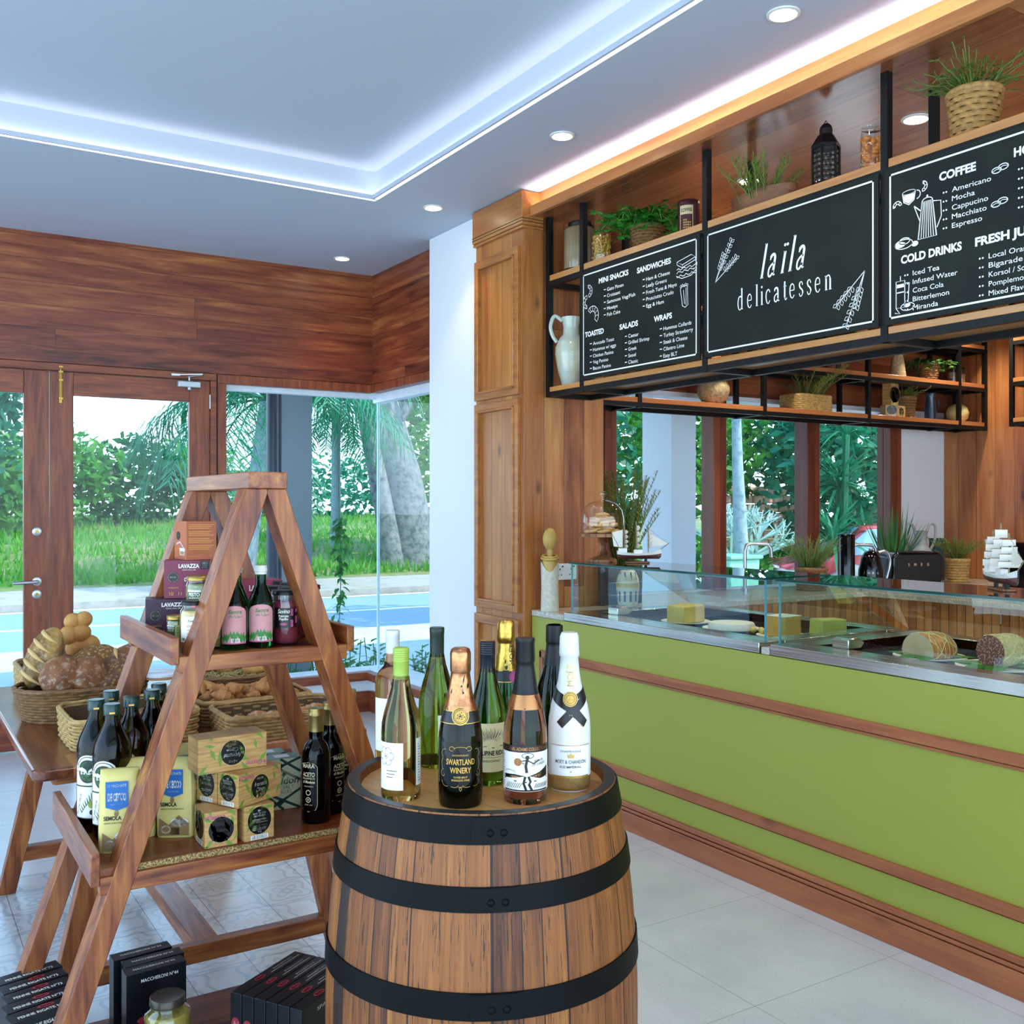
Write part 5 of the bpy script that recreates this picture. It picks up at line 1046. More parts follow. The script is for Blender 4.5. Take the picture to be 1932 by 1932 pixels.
for x, y, lb, rz in ((.593, 2.285, 'tall mustard jar with black lid in front of the pesto', 0), (.655, 2.315, 'second mustard jar with black lid, behind the left leg', 1)):
    t, f = jar('mustard_jar', lb, x, y, Z1, .0285, .112, m_lidb, m_must, 'mustard jars on the upper tier', lidh=.010, neck=.82); patch(t, .0285, f, -.03, .03, .022, .078, m_paper, .0006)
    A = Art(cyl_fn(.0285, f, 0, .0011)).col(1); A.text('Everyday', .004, .066, .0055, 'c', .03, shear=.2); A.line([(-.006, .0635), (.012, .065)], .0006); A.col(0)
    for i, s in enumerate(('Dijon-', 'mosterd', 'Moutarde', 'de Dijon')): A.text(s, -.012, .055 - i * .0085, .0055, width=.006 * len(s) * .55)
    A.text('370 g', -.012, .024, .004); A.barcode(-.026, .024, .009, .008, None, 1); A.mb.build('lettering', [flat('orange print', 'c97f45', .5), m_blackl], t, smooth=0)
SYR = lambda R, Hh: [(.0001, .003), (R * .9, 0), (R, .004), (R, Hh * .50), (R * .93, Hh * .56), (R * .55, Hh * .72), (.0125, Hh * .77), (.0120, Hh * .92)]
m_grn = glassm('emerald glass', '1c7a3a')
for i, (x, y, lb) in enumerate(((.678, 2.262, 'green rose water bottle with white cap beside the left leg'), (.742, 2.268, 'green rose water bottle with white cap next to the pepper jars'), (.708, 2.345, 'green rose water bottle standing behind the other two'))):
    t, R, f = bottle('syrup_bottle', lb, x, y, Z1, .0305, .186, SYR, m_grn, flat('white screw cap', 'dcdad2', .4), 'green bottles on the upper tier', [(.0135, .166), (.0135, .172), (.0148, .173), (.0148, .179), (.0138, .180), (.0138, .186), (.0001, .187)])
    if i == 2: continue
    patch(t, R, f, -.030, .030, .014, .083, m_rosel, .0006); 
    A = Art(cyl_fn(R, f, 0, .0006)).col(1); A.poly([(-.030, .083)] + arc(0, .083, .030, .016, 180, 0, 14), sd=.006); A.col(2)
    A.line([(-.0295, .083)] + arc(0, .083, .029, .0155, 180, 0, 14), .0012); A.mb.v = [tuple(Vector(p) * 1) for p in A.mb.v]
    A2 = Art(cyl_fn(R, f, 0, .0013)); A2.mb = A.mb; A2.col(2).rect(-.029, .029, .0145, .0165, 8); A2.col(0)
    A2.text('Samra', .002, .082, .0085, 'c', .030, .02, shear=.3); A2.text('ماء الورد', .004, .074, .006, 'c', .03)
    for dx, s in ((-.016, .8), (.0, 1.0), (.016, .85), (-.024, .55), (.024, .6)):
        for a in (-.5, 0, .5): A2.line([(dx, .018), (dx + .012 * s * math.sin(a), .018 + .016 * s), (dx + .016 * s * math.sin(a), .018 + .026 * s)], [.003, .0065 * s, .0003])
    A2.barcode(-.006, .0175, .018, .0085, 3, 4); A2.mb.build('lettering', [m_lgreen, m_rosel, m_mag, m_paper, m_blackl], t, smooth=0)
m_pep = flat('preserved red peppers', '6e2133', .25, var=.4, scale=40)
for i, (x, y, lb) in enumerate(((.806, 2.285, 'pepper jar with black lid between the ladder legs'), (.846, 2.36, 'pepper jar with black lid, half behind the right ladder leg'), (.905, 2.40, 'pepper jar with black lid just right of the right ladder leg'), (.818, 2.42, 'pepper jar with black lid in the back row behind the checked label one'), (.893, 2.48, 'pepper jar with black lid at the far right of the upper tier'))):
    t, f = jar('pepper_jar', lb, x, y, Z1, .0315, .126, m_lidb, m_pep, 'red pepper jars on the upper tier', lidh=.011)
    patch(t, .0315, f, -.024, .030, .040, .086, m_blackl, .0006); A = Art(cyl_fn(.0315, f, 0, .0011)).col(0); A.text('Savino', -.004, .074, .0095, 'c', .027, .01, shear=.2); A.text('Poivrons', -.004, .065, .0058, 'c', .022, .02); A.text('Piquillo', -.004, .058, .0058, 'c', .02, .02); A.col(1); A.disc(-.004, .049, .008, .003)
    for k in range(10): A.rect(.012 + .006 * (k % 3), .018 + .006 * (k % 3), .042 + .0085 * (k // 2), .050 + .0085 * (k // 2)) if (k + k // 3) % 2 == 0 else 0
    A.mb.build('lettering', [m_paper, m_mag], t, smooth=0)

# ---- middle tier
m_oil = glassm('olive oil in clear bottle', '463d0c'); m_capg = flat('dark green cap', '12352e', .3)
EK = lambda R, Hh: [(.0001, .004), (R * .85, .0), (R, .010), (R, .14), (R * .97, .147), (R, .155), (R, .195), (R * .9, .215), (R * .55, .246), (.0165, .262), (.0160, .276)]
EKP = ((.448, 2.425, 'olive oil bottle closest to the semola packs, whole oval label showing', 1), (.427, 2.50, 'leftmost olive oil bottle, by the left rail of the middle tier', 1), (.505, 2.50, 'olive oil bottle behind the two with visible labels', 1), (.478, 2.60, 'olive oil bottle at the back left, only its cap clear of the others', 0), (.565, 2.56, 'olive oil bottle near the ladder leg, in the back row', 0), (.600, 2.64, 'olive oil bottle farthest back, half hidden by the ladder leg', 0))
for x, y, lb, L in EKP:
    t, R, f = bottle('oil_bottle', lb, x, y, Z2, .0425, .300, EK, m_oil, m_capg, 'olive oil bottles on the middle tier', [(.0185, .276), (.0188, .278), (.0188, .298), (.0170, .3005), (.0001, .3005)])
    MB().box(-.006, .006, -.0005, .0006, .280, .284, Matrix.Rotation(f, 4, 'Z') @ Matrix.Translation((.019, 0, 0)) @ Matrix.Rotation(PI / 2, 4, 'Z')).build('cap_mark', m_goldp, t)
    if not L: continue
    f -= .45
    patch(t, R, f, -.034, .034, .035, .155, m_paper, .0006, 16)
    A = Art(cyl_fn(R, f, 0, .0007)).col(0); A.poly([(-.030, .152)] + arc(0, .153, .030, .027, 180, 0, 16), sd=.006)
    A2 = Art(cyl_fn(R, f, 0, .0014)); A2.mb = A.mb; A2.col(1).line(arc(0, .145, .0275, .031, -10, 190, 18), .0016); A2.disc(0, .143, .0235, .0265); A2.rect(-.034, .034, .108, .111, 10); A2.col(2).disc(0, .143, .0205, .0225); A2.col(0).text('EKiZ', 0, .137, .0125, 'c', .033, .03)
    A2.col(3).disc(.010, .068, .0085, .009); A2.col(2).line(spline([(-.016, .046), (-.006, .062), (.012, .084)]), .001)
    for k in range(7): A2.line([(-.014 + .004 * k, .050 + .005 * k), (-.022 + .005 * k, .060 + .006 * k)], [.003, .0006])
    A2.col(1).disc(.010, .050, .0055, .006); A2.text('Extra Virgin Olive Oil', -.026, .044, .0055, width=.048, rot=PI / 2 - .25); A2.rect(-.034, .034, .0355, .037, 10)
    A2.mb.build('lettering', [m_paper, flat('label dark green', '132a14', .4), flat('label mid green', '2c5a22', .4), flat('olive print', '8a9a3a', .5)], t, smooth=0)

m_sem = flat('cream paper pack', 'd9c777', .5); m_blue = flat('pack blue', '1d63a8', .45); m_brn = flat('brown print', '8a6a3c', .5)
def semola(label, x, y, rz, tall=.172):
    t = thing('semola_pack', label, 'food pack', (x, y, Z2), rz, 'semola packs on the middle tier'); w, d, h = .084, .060, tall
    vs = []; fs = []; L = []
    lv = [(0, .96, 0), (.004, 1, 0), (.05, 1.02, .0), (.10, 1.0, 0), (.145, .98, 0), (.160, .90, 0), (.168, .55, 0), (h + .004, .22, 0)]
    n = 24
    for zz, k, _ in lv:
        for i in range(n):
            a = 2 * PI * i / n; c_, s_ = math.cos(a), math.sin(a); q = (abs(c_) ** 6 + abs(s_) ** 6) ** (-1 / 6); kx = k if zz < .16 else .93
            wob = 1 + .055 * noise.noise(Vector((c_ * 3 + x * 50, s_ * 3, zz * 45)))
            vs.append((w / 2 * c_ * q * kx * wob, d / 2 * s_ * q * k * wob, zz))
    for i in range(len(lv) - 1):
        for j in range(n): b = (j + 1) % n; fs.append((i * n + j, i * n + b, (i + 1) * n + b, (i + 1) * n + j))
    fs += [tuple(range(n))[::-1], tuple((len(lv) - 1) * n + j for j in range(n))]
    MB().add(vs, fs).build('paper_pack', m_sem, t, smooth=50)
    mb = MB(); A = Art(lambda u, v: (u, -d / 2 * 1.045 - .0008, v)); A.mb = mb
    A.col(1).poly([(-.026, .155), (.020, .155), (.020, .100), (-.003, .092), (-.026, .100)]); A.col(0).text('LE MACINATE', -.003, .143, .0062, 'c', .038); A.text('DE CECCO', -.003, .114, .0155, 'c', .038, .05); A.text('Pregiata dal 1886', -.003, .104, .0035, 'c', .024)
    A.col(2).text('SEMOLA', -.012, .072, .0085, 'c', .036, .03); A.text('GRANO DURO RIMACINATA', -.004, .064, .0038, 'c', .052); A.col(3).poly([(-.033, .046), (-.012, .030), (.010, .052), (.033, .034), (.033, .006), (-.033, .006)]); A.col(0).disc(.012, .036, .020, .010); A.disc(-.018, .020, .011, .009, ring=.003); A.col(3).line([(.0, .034), (.024, .038)], .0015); A.col(2).rect(-.008, .012, .008, .024)
    A.col(3).disc(-.004, .086, .0045, .007); A.col(0).disc(-.004, .090, .0022)
    A = Art(lambda u, v: (w / 2 * 1.045 + .0008, u, v)); A.mb = mb; A.col(1).rect(-.018, .014, .125, .150); A.col(0).text('DE CECCO', -.002, .131, .011, 'c', .026, .04); A.col(2).text('SEMOLA', -.002, .113, .006, 'c', .024, .03)
    for i in range(16): A.rect(-.02, .018 - .003 * (i % 3), .038 + .0042 * i, .0393 + .0042 * i)
    A.barcode(-.014, .010, .026, .018, None, 2)
    A = Art(lambda u, v: (-w / 2 * 1.03 - .0008, -u, v)); A.mb = mb; A.col(2)
    for i in range(16): A.rect(-.02, .018 - .003 * (i % 3), .038 + .0042 * i, .0393 + .0042 * i)
    mb.build('printing', [m_paper, m_blue, m_blackl, m_brn], t, smooth=0)
semola('front left semola pack, its blue shield facing the shop', .446, 2.325, -.30)
semola('semola pack behind the front one, mostly hidden by the ladder leg', .498, 2.405, -.35)
semola('semola pack right of the ladder leg with fine print showing', .578, 2.36, -.5)
semola('semola pack at the back next to the tea boxes', .618, 2.485, -.15)

# tea boxes
m_tea, _t = base('tan tea carton', H('b98d52'), .5); _o, _ax = _t.coord(False); _n = _t.noise(_t.comb(_t.m('MULTIPLY', _ax[0], 8.0), _ax[1], _t.m('MULTIPLY', _ax[2], 90.0)), 2, 3); _t.put(_t.bsdf.inputs['Base Color'], _t.ramp(_n, [(.35, H('b07a48')), (.6, H('c79d5c'))]))
m_teal = flat('leaf green print', '6f8f34', .5)
TM = [m_tea, m_blackl, m_paper, m_teal, m_mag, flat('lemon print', 'cdb06a', .5)]
def leaves(A, w, h, seed, n=9):
    r = random.Random(seed); A.col(3)
    for i in range(n):
        u, v, a = r.uniform(.0, w), r.choice((r.uniform(0, h * .3), r.uniform(h * .7, h))), r.uniform(0, 6.28); L = h * r.uniform(.3, .5)
        q = [(u, v), (u + L * .5 * math.cos(a + .3), v + L * .5 * math.sin(a + .3)), (u + L * math.cos(a), v + L * math.sin(a)), (u + L * .5 * math.cos(a - .3), v + L * .5 * math.sin(a - .3))]
        A.poly([(min(max(x, 0), w), min(max(y, 0), h)) for x, y in q])
def tea_long(A, w, h, up=False):
    leaves(A, w, h, 5, 14); f = (lambda u, v: (w - u, h - v)) if up else (lambda u, v: (u, v)); R_ = PI if up else 0
    A.col(1).disc(*f(w * .5, h * .48), h * .36); A.col(5).disc(*f(w * .5, h * .48), h * .37, ring=h * .012); A.col(2).text('THÉ NOIR', *f(w * .5, h * .70), h * .06, 'c', h * .26, .02, rot=R_); A.text('Aromatisé', *f(w * .5, h * .50), h * .13, 'c', h * .52, .01, shear=.3, rot=R_); A.text('Citron', *f(w * .5, h * .34), h * .12, 'c', h * .34, .01, shear=.3, rot=R_)
    A.col(5).disc(*f(w * .48, h * .20), h * .12, h * .08); A.disc(*f(w * .56, h * .25), h * .10, h * .07); A.col(4).text('Casino', *f(w * .06, h * .80), h * .12, width=h * .5, bold=.02, shear=.25, rot=R_); A.rect(*sorted((f(w * .02, 0)[0], f(w * .05, 0)[0])), *sorted((f(0, h * .81)[1], f(0, h * .90)[1])))
def tea_end(A, w, h):
    leaves(A, w, h, 8, 8); A.col(1).disc(w * .5, h * .56, w * .40, h * .40); A.col(5).disc(w * .5, h * .56, w * .41, h * .41, ring=h * .012); A.col(2).disc(w * .5, h * .84, w * .05, h * .03); A.text('BLACK TEA WITH', w * .5, h * .74, h * .05, 'c', w * .42, .02); A.text('LEMON FLAVOUR', w * .5, h * .67, h * .05, 'c', w * .4, .02)
    for i in range(8): A.rect(w * (.2 + .02 * abs(i - 3)), w * (.8 - .02 * abs(i - 3)), h * (.58 - .042 * i), h * (.592 - .042 * i)) if i != 3 else 0
    A.text('45 g', w * .5, h * .22, h * .05, 'c'); A.barcode(w * .2, h * .02, w * .6, h * .13, 2, 1)
TG = 'tea boxes piled on the middle tier'
def tea(label, x, y, z, rz, size, **k): return carton('tea_box', label, 'box', (x, y, z), size, rz, TM, group=TG, **k)
tea('lower left tea box, its oval reading Aromatisé Citron', .637, 2.262, Z2, .0, (.072, .085, .078), front=tea_long, left=tea_end)
tea('lower right tea box showing its end label and barcode', .718, 2.270, Z2, .10, (.070, .10, .078), front=tea_end)
tea('middle row tea box on the left showing its end label', .686, 2.331, Z2 + .0795, .45, (.130, .066, .074), front=tea_long, left=tea_end)
tea('middle row tea box turned to show both its end and its long side', .716, 2.268, Z2 + .0795, .45, (.130, .066, .074), front=tea_long, left=tea_end)
tea('topmost tea box of the pile, standing upside down', .672, 2.290, Z2 + .1545, .05, (.158, .07, .078), front=lambda A, w, h: tea_long(A, w, h, True))
# salt boxes
m_saltg = flat('salt box green', '12392c', .45); m_saltb = flat('salt box cream', 'c9c39a', .5)
def salt(A, w, h):
    A.col(1)
    for a, b in (((0, .95), (w, .55)), ((0, .75), (w, 1.0)), ((0, .35), (w, .0)), ((0, .0), (w, .38)), ((0, .3), (w * .5, 0)), ((w * .4, 1), (w, .72))): A.line([(a[0], a[1] * h), (b[0], b[1] * h)], h * .05)
    A.poly([(w * .28, h * .86), (w * .40, h * .93), (w * .52, h * .86), (w * .40, h * .79)]); A.poly([(w * .28, h * .14), (w * .40, h * .21), (w * .52, h * .14), (w * .40, h * .07)]); A.col(0).poly([(0, h * .5), (w * .35, h * .78), (w * .65, h * .78), (w, h * .5), (w * .65, h * .24), (w * .35, h * .24)])
    A.col(1).text('Maldon', w * .5, h * .50, h * .14, 'c', w * .86, .02, shear=.15); A.text('SEA SALT', w * .5, h * .40, h * .07, 'c', w * .6); A.text('FLAKES', w * .5, h * .31, h * .07, 'c', w * .45); A.poly([(w * .5, h * .74), (w * .58, h * .69), (w * .5, h * .64), (w * .42, h * .69)])
for x, y, lb in ((.848, 2.435, 'green lattice salt box beside the balsamic bottles, front one'), (.832, 2.50, 'green lattice salt box behind the other')):
    t = carton('salt_box', lb, 'box', (x, y, Z2), (.085, .05, .125), -.08, [m_saltb, m_saltg], salt, salt, group='green lattice salt boxes'); B(-.043, .043, -.0255, .0255, .1252, .1262).build('top_flap', flat('salt box top', '6d8f86', .35), t, smooth=0); B(-.018, .018, -.014, .014, .1263, .1268).build('tape', m_sill, t, smooth=0)
# balsamic bottles
MR = lambda R, Hh: [(.0001, .003), (R * .9, 0), (R, .006), (R, .150), (R * .98, .165), (R * .78, .184), (R * .5, .194), (.0170, .205), (.0170, .222)]
m_bal = glassm('black vinegar glass', '0a0d0d')
for i, (x, y, rz, lb) in enumerate(((.882, 2.285, .55, 'balsamic vinegar bottle in front, gold framed label to the shop'), (.938, 2.335, -.7, 'balsamic vinegar bottle in the middle'), (.985, 2.40, -.3, 'balsamic vinegar bottle behind, half hidden by the ladder leg'), (1.045, 2.47, 0, 'balsamic vinegar bottle right of the ladder leg, only its gold cap seen'))):
    t, R, f = bottle('vinegar_bottle', lb, x, y, Z2, .0345, .270, MR, m_bal, flat('bronze capsule', 'a08850', .35, .8), 'balsamic vinegar bottles', [(.0178, .214), (.0178, .250), (.0186, .251), (.0186, .254), (.0178, .255), (.0182, .262), (.0175, .268), (.0001, .2685)])
    f -= rz; A = Art(cyl_fn(R, f, 0, .0006)); A.text('MARA', 0, .133, .0095, 'c', .032, .02); A.text('ACETO', 0, .113, .0095, 'c', .032, .02); A.text('BALSAMICO', 0, .106, .005, 'c', .032); A.text('di Modena', 0, .097, .0065, 'c', .032, .02, shear=.2); A.disc(0, .075, .0065, ring=.0018); A.disc(0, .058, .0065, ring=.0018); A.disc(0, .058, .002); A.text('INVECCHIATO', 0, .088, .003, 'c', .024); A.text('250 ml', 0, .045, .003, 'c', .02); A.line([(-.020, .035), (.0, .030), (.018, .035), (.022, .045), (.022, .135), (.014, .143), (0, .146), (-.014, .143), (-.022, .14)], .0009)
    A.mb.build('lettering', flat('pale gold print', 'cfc09a', .4), t, smooth=0)

# ---- lowest tier: pasta
m_pb, _t = base('dark blue pasta carton', H('0d1218'), .28)
def pm(): return [m_pb, m_paper, flat('red logo', 'a12a3a', .4), flat('pasta print', '9a6a42', .5)]
PM = pm()
def logo(A, u, v, h, w): A.col(2).disc(u, v, w * .5, h * .5); A.col(1).text('Barilla', u, v - h * .18, h * .42, 'c', w * .62, .03, shear=.25)
def ptop(txt): return lambda A, w, d: (logo(A, w * .58, d * .74, d * .36, w * .26), A.col(1).text(txt, w * .5, d * .18, d * .24, 'c', w * .74, .02))
def pfront(txt): return lambda A, w, h: (A.col(1).text(txt, w * .55, h * .86, h * .045, 'c', w * .62, .01), logo(A, w * .5, h * .36, h * .14, w * .66), [A.col(3).line([(w * q, h * .30), (w * (q + .06), h * .56)], w * .03) for q in (.35, .6, .8)])
for i, (x, y) in enumerate(((.300, 2.655), (.305, 2.603), (.307, 2.551), (.302, 2.499), (.305, 2.447))):
    carton('pasta_box', ('penne box at the back of the five by the left ladder leg', 'penne box second from the back by the left ladder leg', 'penne box in the middle of the five by the left ladder leg', 'penne box second from the front by the left ladder leg', 'penne box nearest the camera by the left ladder leg')[i], 'box', (x, y, Z3), (.145, .045, .180), .22, PM, pfront('PENNE RIGATE N°73'), top=ptop('PENNE RIGATE N°73'), group='penne boxes on the lowest tier')
for i, (x, y) in enumerate(((.555, 2.635), (.572, 2.583), (.565, 2.535))):
    carton('pasta_box', ('maccheroni box at the back of the three', 'maccheroni box in the middle of the three', 'front maccheroni box, its face to the shop')[i], 'box', (x, y, Z3), (.142, .042, .180), .06, PM, pfront('MACCHERONI N°44'), left=lambda A, w, h: None, top=lambda A, w, d: A.col(1).text('MACCHERONI N°44', w * .5, d * .4, d * .22, 'c', w * .7, .01), group='maccheroni boxes on the lowest tier')
for i in range(6):
    a = .56; dx, dy = math.sin(a) * .034 * i, -math.cos(a) * .034 * i
    carton('pasta_box', 'pasta box %s in the slanted row beside the barrel' % ('farthest from the camera', 'second from the far end', 'third from the far end', 'fourth from the far end', 'fifth from the far end', 'sixth from the far end', 'nearest the camera')[i], 'box', (.790 + dx, 2.352 + dy, Z3), (.235, .0315, .180), a, PM, pfront('SPAGHETTI N°5'), top=lambda A, w, d: (logo(A, w * .36, d * .5, d * .5, w * .16), A.col(1).text('SPAGHETTI N°5', w * .72, d * .5, d * .14, 'c', w * .3), A.rect(w * .5, w * .95, d * .28, d * .33)), left=lambda A, w, h: logo(A, w * .5, h * .6, h * .18, w * .8), group='slanted row of pasta boxes beside the barrel')
t, f = jar('sauce_jar', 'large yellow sauce jar with dark lid in front of the maccheroni', .555, 2.36, Z3, .051, .182, flat('brown tin lid', '4a4238', .35, .5), flat('yellow sauce', 'a8923c', .5, var=.2, scale=90), None, lidh=.018, neck=.72)
patch(t, .051, f, -.05, .05, .025, .110, flat('sauce label', '2e4a1d', .5)); A = Art(cyl_fn(.051, f, 0, .0009)).col(0); A.disc(-.034, .088, .008, ring=.002); A.text('SALSA', -.005, .085, .012, 'c', .035, .02); A.rect(.018, .045, .04, .10, 5); A.mb.build('lettering', m_paper, t, smooth=0)
# ================================================================ BASKETS AND BREAD ON THE TABLE
def wick(name, a, b): m = flat(name, a, .6, var=.3, scale=60); return m
m_w1 = wick('pale wicker', 'b99659', 0); m_w2 = wick('brown wicker', '7e5a34', 0); m_w3 = wick('golden wicker', 'a98048', 0)
def wicker(name, label, x, y, z, a, b, h, mat_, rz=0, flare=1.0, expo=2, rows=8, group=None, holes=False, ns=44, cat='basket', rim=1.0):
    """woven basket: rows of strand running in front of and behind upright stakes; expo 2 = oval, 6 = rectangular"""
    t = thing(name, label, cat, (x, y, z), rz, group); r = h / rows / 2 * 1.02
    def P(th, k, e=0):
        c, s = math.cos(th), math.sin(th); q = (abs(c) ** expo + abs(s) ** expo) ** (-1 / expo); d = Vector((c * q * a * k, s * q * b * k)); n = d.normalized(); return d + n * e
    mb = MB(); ths = []
    for i in range(ns * 2):
        th = 2 * PI * i / (ns * 2)
        if expo > 3: th = math.atan2(math.sin(th) * 1.0, math.cos(th)) 
        ths.append(th)
    for j in range(rows):
        k = 1 + (flare - 1) * (j + .5) / rows; zz = (j + .5) * h / rows; pts = []
        for i, th in enumerate(ths):
            if holes and j >= rows * .45 and j < rows * .8 and abs(math.cos(th)) > .985: pass
            e = (.0028 if ((i // 2) + j) % 2 == 0 else -.0018); d = P(th, k, e); pts.append((d.x, d.y, zz))
        mb.tube(pts, r, 5, closed=True)
    mb.build('weave', mat_, t, smooth=60)
    mb = MB(); k = flare * rim
    for e, dz in ((.002, 0), (-.003, .003)): mb.tube([(P(th, k, e).x, P(th, k, e).y, h + dz + .001 * math.sin(i * 1.6)) for i, th in enumerate(ths)], r * 1.15, 6, closed=True)
    mb.build('rim', mat_, t, smooth=60)
    mb = MB(); vs = [(P(th, .97 * q).x, P(th, .97 * q).y, zz) for q, zz in ((.99, .004), (.99 * flare, h * .9)) for th in ths]; n = len(ths)
    mb.add(vs, [(i, (i + 1) % n, n + (i + 1) % n, n + i) for i in range(n)] + [tuple(range(n))]); mb.build('lining', flat('dark wicker inside', '5a4126', .8), t, smooth=60)
    return t
ZT = .7505
wicker('bread_basket', 'large dark brown oval basket heaped with loaves at the left of the table', .575, 3.63, ZT, .175, .13, .105, m_w2, .05, 1.18, 2.3, 11, ns=40)
wicker('woven_tray', 'rectangular pale woven basket behind the olive oil bottles', .64, 3.22, ZT, .175, .165, .085, m_w1, 0, 1.03, 7, 9)
wicker('woven_tray', 'rectangular pale woven basket at the far left end of the table', .60, 4.13, ZT, .16, .19, .10, m_w1, 0, 1.03, 7, 8)
wicker('woven_tray', 'rectangular woven basket full of small croissants', 1.04, 3.32, ZT, .178, .125, .075, m_w3, 0, 1.04, 7, 7)
wicker('woven_tray', 'rectangular woven basket of dusted pastries at the front of the table', 1.06, 3.055, ZT, .185, .125, .072, m_w3, 0, 1.04, 7, 7)
wicker('bread_basket', 'oval brown basket of seeds and rolls at the back of the table', 1.12, 3.70, ZT, .15, .115, .085, m_w2, 0, 1.22, 2.2, 9, ns=36)
def crust(name, cols, seeds=None, flour=0):
    m, t = base(name, H(cols[0]), .65); o, _ = t.coord(False); n = t.noise(o, 14, 4, .6); c = t.ramp(n, [(.3 + .4 * i / (len(cols) - 1), H(q)) for i, q in enumerate(cols)])
    if flour: n2 = t.noise(o, 45, 4, .7); c = t.mix(t.ramp(n2, [(.5, (0, 0, 0)), (.72, (flour,) * 3)]), c, (*H('e8d9bd'), 1))
    t.bump(t.noise(o, 60, 3), .35, .006)
    if seeds: v = t.new('TexVoronoi'); t.put(v.inputs['Vector'], o); v.inputs['Scale'].default_value = 95; k = t.m('LESS_THAN', v.outputs['Distance'], .42); c = t.mix(t.m('MULTIPLY', k, .9), c, t.mix(t.noise(o, 50), (*H(seeds[0]), 1), (*H(seeds[1]), 1))); t.bump(k, .9, .004)
    t.put(t.bsdf.inputs['Base Color'], c); return m
c_dk = crust('dark crust', ['5a3018', '85502a', '9c6434'], flour=.5); c_gd = crust('golden crust', ['a8692f', 'c48a45', 'd6a25c']); c_sd = crust('seeded crust', ['6e4420', '8f6030'], ('d9b56a', '8a6a3a')); c_rye = crust('brown crust', ['4f2c17', '76451f', '8d5a2e'], flour=.35); c_cr = crust('croissant crust', ['8a4f24', 'b5763a', 'c98f4e']); c_yl = crust('yellow slashed crust', ['3b2a16', '8a6428', 'c79a4a'], flour=.4)
m_slash = flat('pale slash', 'd8b070', .7)
BG = 'loaves in the large brown basket'
def loaf(label, loc, size, rot, mat_, slashes=0, group=BG, name='bread_loaf', bumps=0, pointed=0):
    t = thing(name, label, 'bread', loc, 0, group); t.rotation_euler = rot; L, w, h = size
    f = lambda d: 1 + .06 * noise.noise(d * 2 + Vector(loc) * 20) - pointed * abs(d.x) ** 6 * .25 + bumps * abs(math.sin(math.atan2(d.z, d.x) * 3))
    MB().ell((0, 0, 0), (L / 2, w / 2, h / 2), 28, 18, f=f).build('crust', mat_, t, smooth=60)
    if slashes:
        mb = MB()
        for i in range(slashes):
            x = L * (-.34 + .68 * i / max(1, slashes - 1)); pts = []
            for k in range(7):
                v = -.8 + 1.6 * k / 6; yy = v * w * .5; xx = x + v * L * .09; q = max(0, 1 - (xx / (L / 2)) ** 2 - (yy / (w / 2)) ** 2); pts.append((xx, yy, h / 2 * math.sqrt(q) * 1.0 + .001))
            mb.tube(pts, [.001, .005, .007, .0075, .007, .005, .001], 6)
        mb.build('slashes', m_slash, t, smooth=60)
    return t
loaf('tall slashed loaf standing at the left end of the brown basket', (.463, 3.68, .945), (.21, .115, .10), (.5, -1.15, .15), c_yl, 5)
loaf('round floury brown loaf in front of the tall slashed loaf', (.50, 3.545, .90), (.14, .13, .12), (.9, -.6, .2), c_dk)
loaf('second round floury brown loaf at the basket front', (.575, 3.54, .895), (.14, .125, .12), (1.0, .1, .1), c_dk)
loaf('seeded loaf in the middle of the brown basket', (.62, 3.66, .93), (.16, .11, .09), (.3, -.2, .3), c_sd)
loaf('long brown loaf lying across the right half of the brown basket', (.70, 3.64, .915), (.27, .10, .09), (0, -.42, .25), c_rye, 3)
loaf('dark seeded loaf at the right front of the brown basket', (.665, 3.53, .89), (.20, .10, .085), (.2, -.55, .1), crust('dark seeded crust', ['4a2c18', '6e4424'], ('c08a48', '5a3a1e')))
loaf('small brown loaf wedged at the back of the brown basket', (.53, 3.73, .90), (.15, .11, .09), (0, .2, .5), c_rye)
# plaited loaf
t = thing('plaited_loaf', 'golden plaited loaf standing upright behind the brown basket', 'bread', (.595, 3.80, .90)); t.rotation_euler = (0, -.12, .4); mb = MB()
for k, (x, z, r) in enumerate(((0, 0, .05), (.018, .055, .048), (-.006, .105, .043), (.012, .15, .036))):
    for s in (-1, 1): mb.ell((x + s * .016, -.006 * s, z), (r * .9, r * .7, r * .8), 16, 10, Matrix.Rotation(0, 4, 'Y'))
mb.build('plait', c_gd, t, smooth=60)
for i, (x, y, z, s, r, mm, g) in enumerate(((.56, 4.02, .83, .12, .2, c_gd, 0), (.63, 4.12, .84, .13, -.3, c_gd, 0), (.55, 4.2, .83, .12, .6, c_dk, 0), (.60, 3.20, .795, .13, .2, c_rye, 1), (.72, 3.26, .795, .12, -.5, c_dk, 1))):
    loaf(('roll nearest the camera in the far left basket', 'roll in the middle of the far left basket', 'brown roll at the left of the far left basket', 'dark roll in the basket behind the olive oil', 'floury roll in the basket behind the olive oil')[i], (x, y, z), (s, .075, .06), (0, 0, r), mm, 0, 'rolls in the pale woven baskets', 'bread_roll')
loaf('pale bread loaf lying between the glass jar and the croissants', (.93, 3.60, ZT + .045), (.20, .12, .09), (0, 0, -.4), c_gd, 0, None)
def croissant3(mb, L=.075, r=.019):
    pts = []; R = []
    for k in range(15): u = -1 + 2 * k / 14; pts.append((u * L / 2, -.018 * u * u + .008, r * .8 - .004 * abs(u))); R.append(r * (1 - .78 * abs(u) ** 1.6) * (1 + .14 * (k % 2)))
    return mb.tube(pts, R, 10)
cr = croissant3(MB()).build('croissant', c_cr, None, (0, 0, 0)); q = random.Random(9); first = True; n = 0
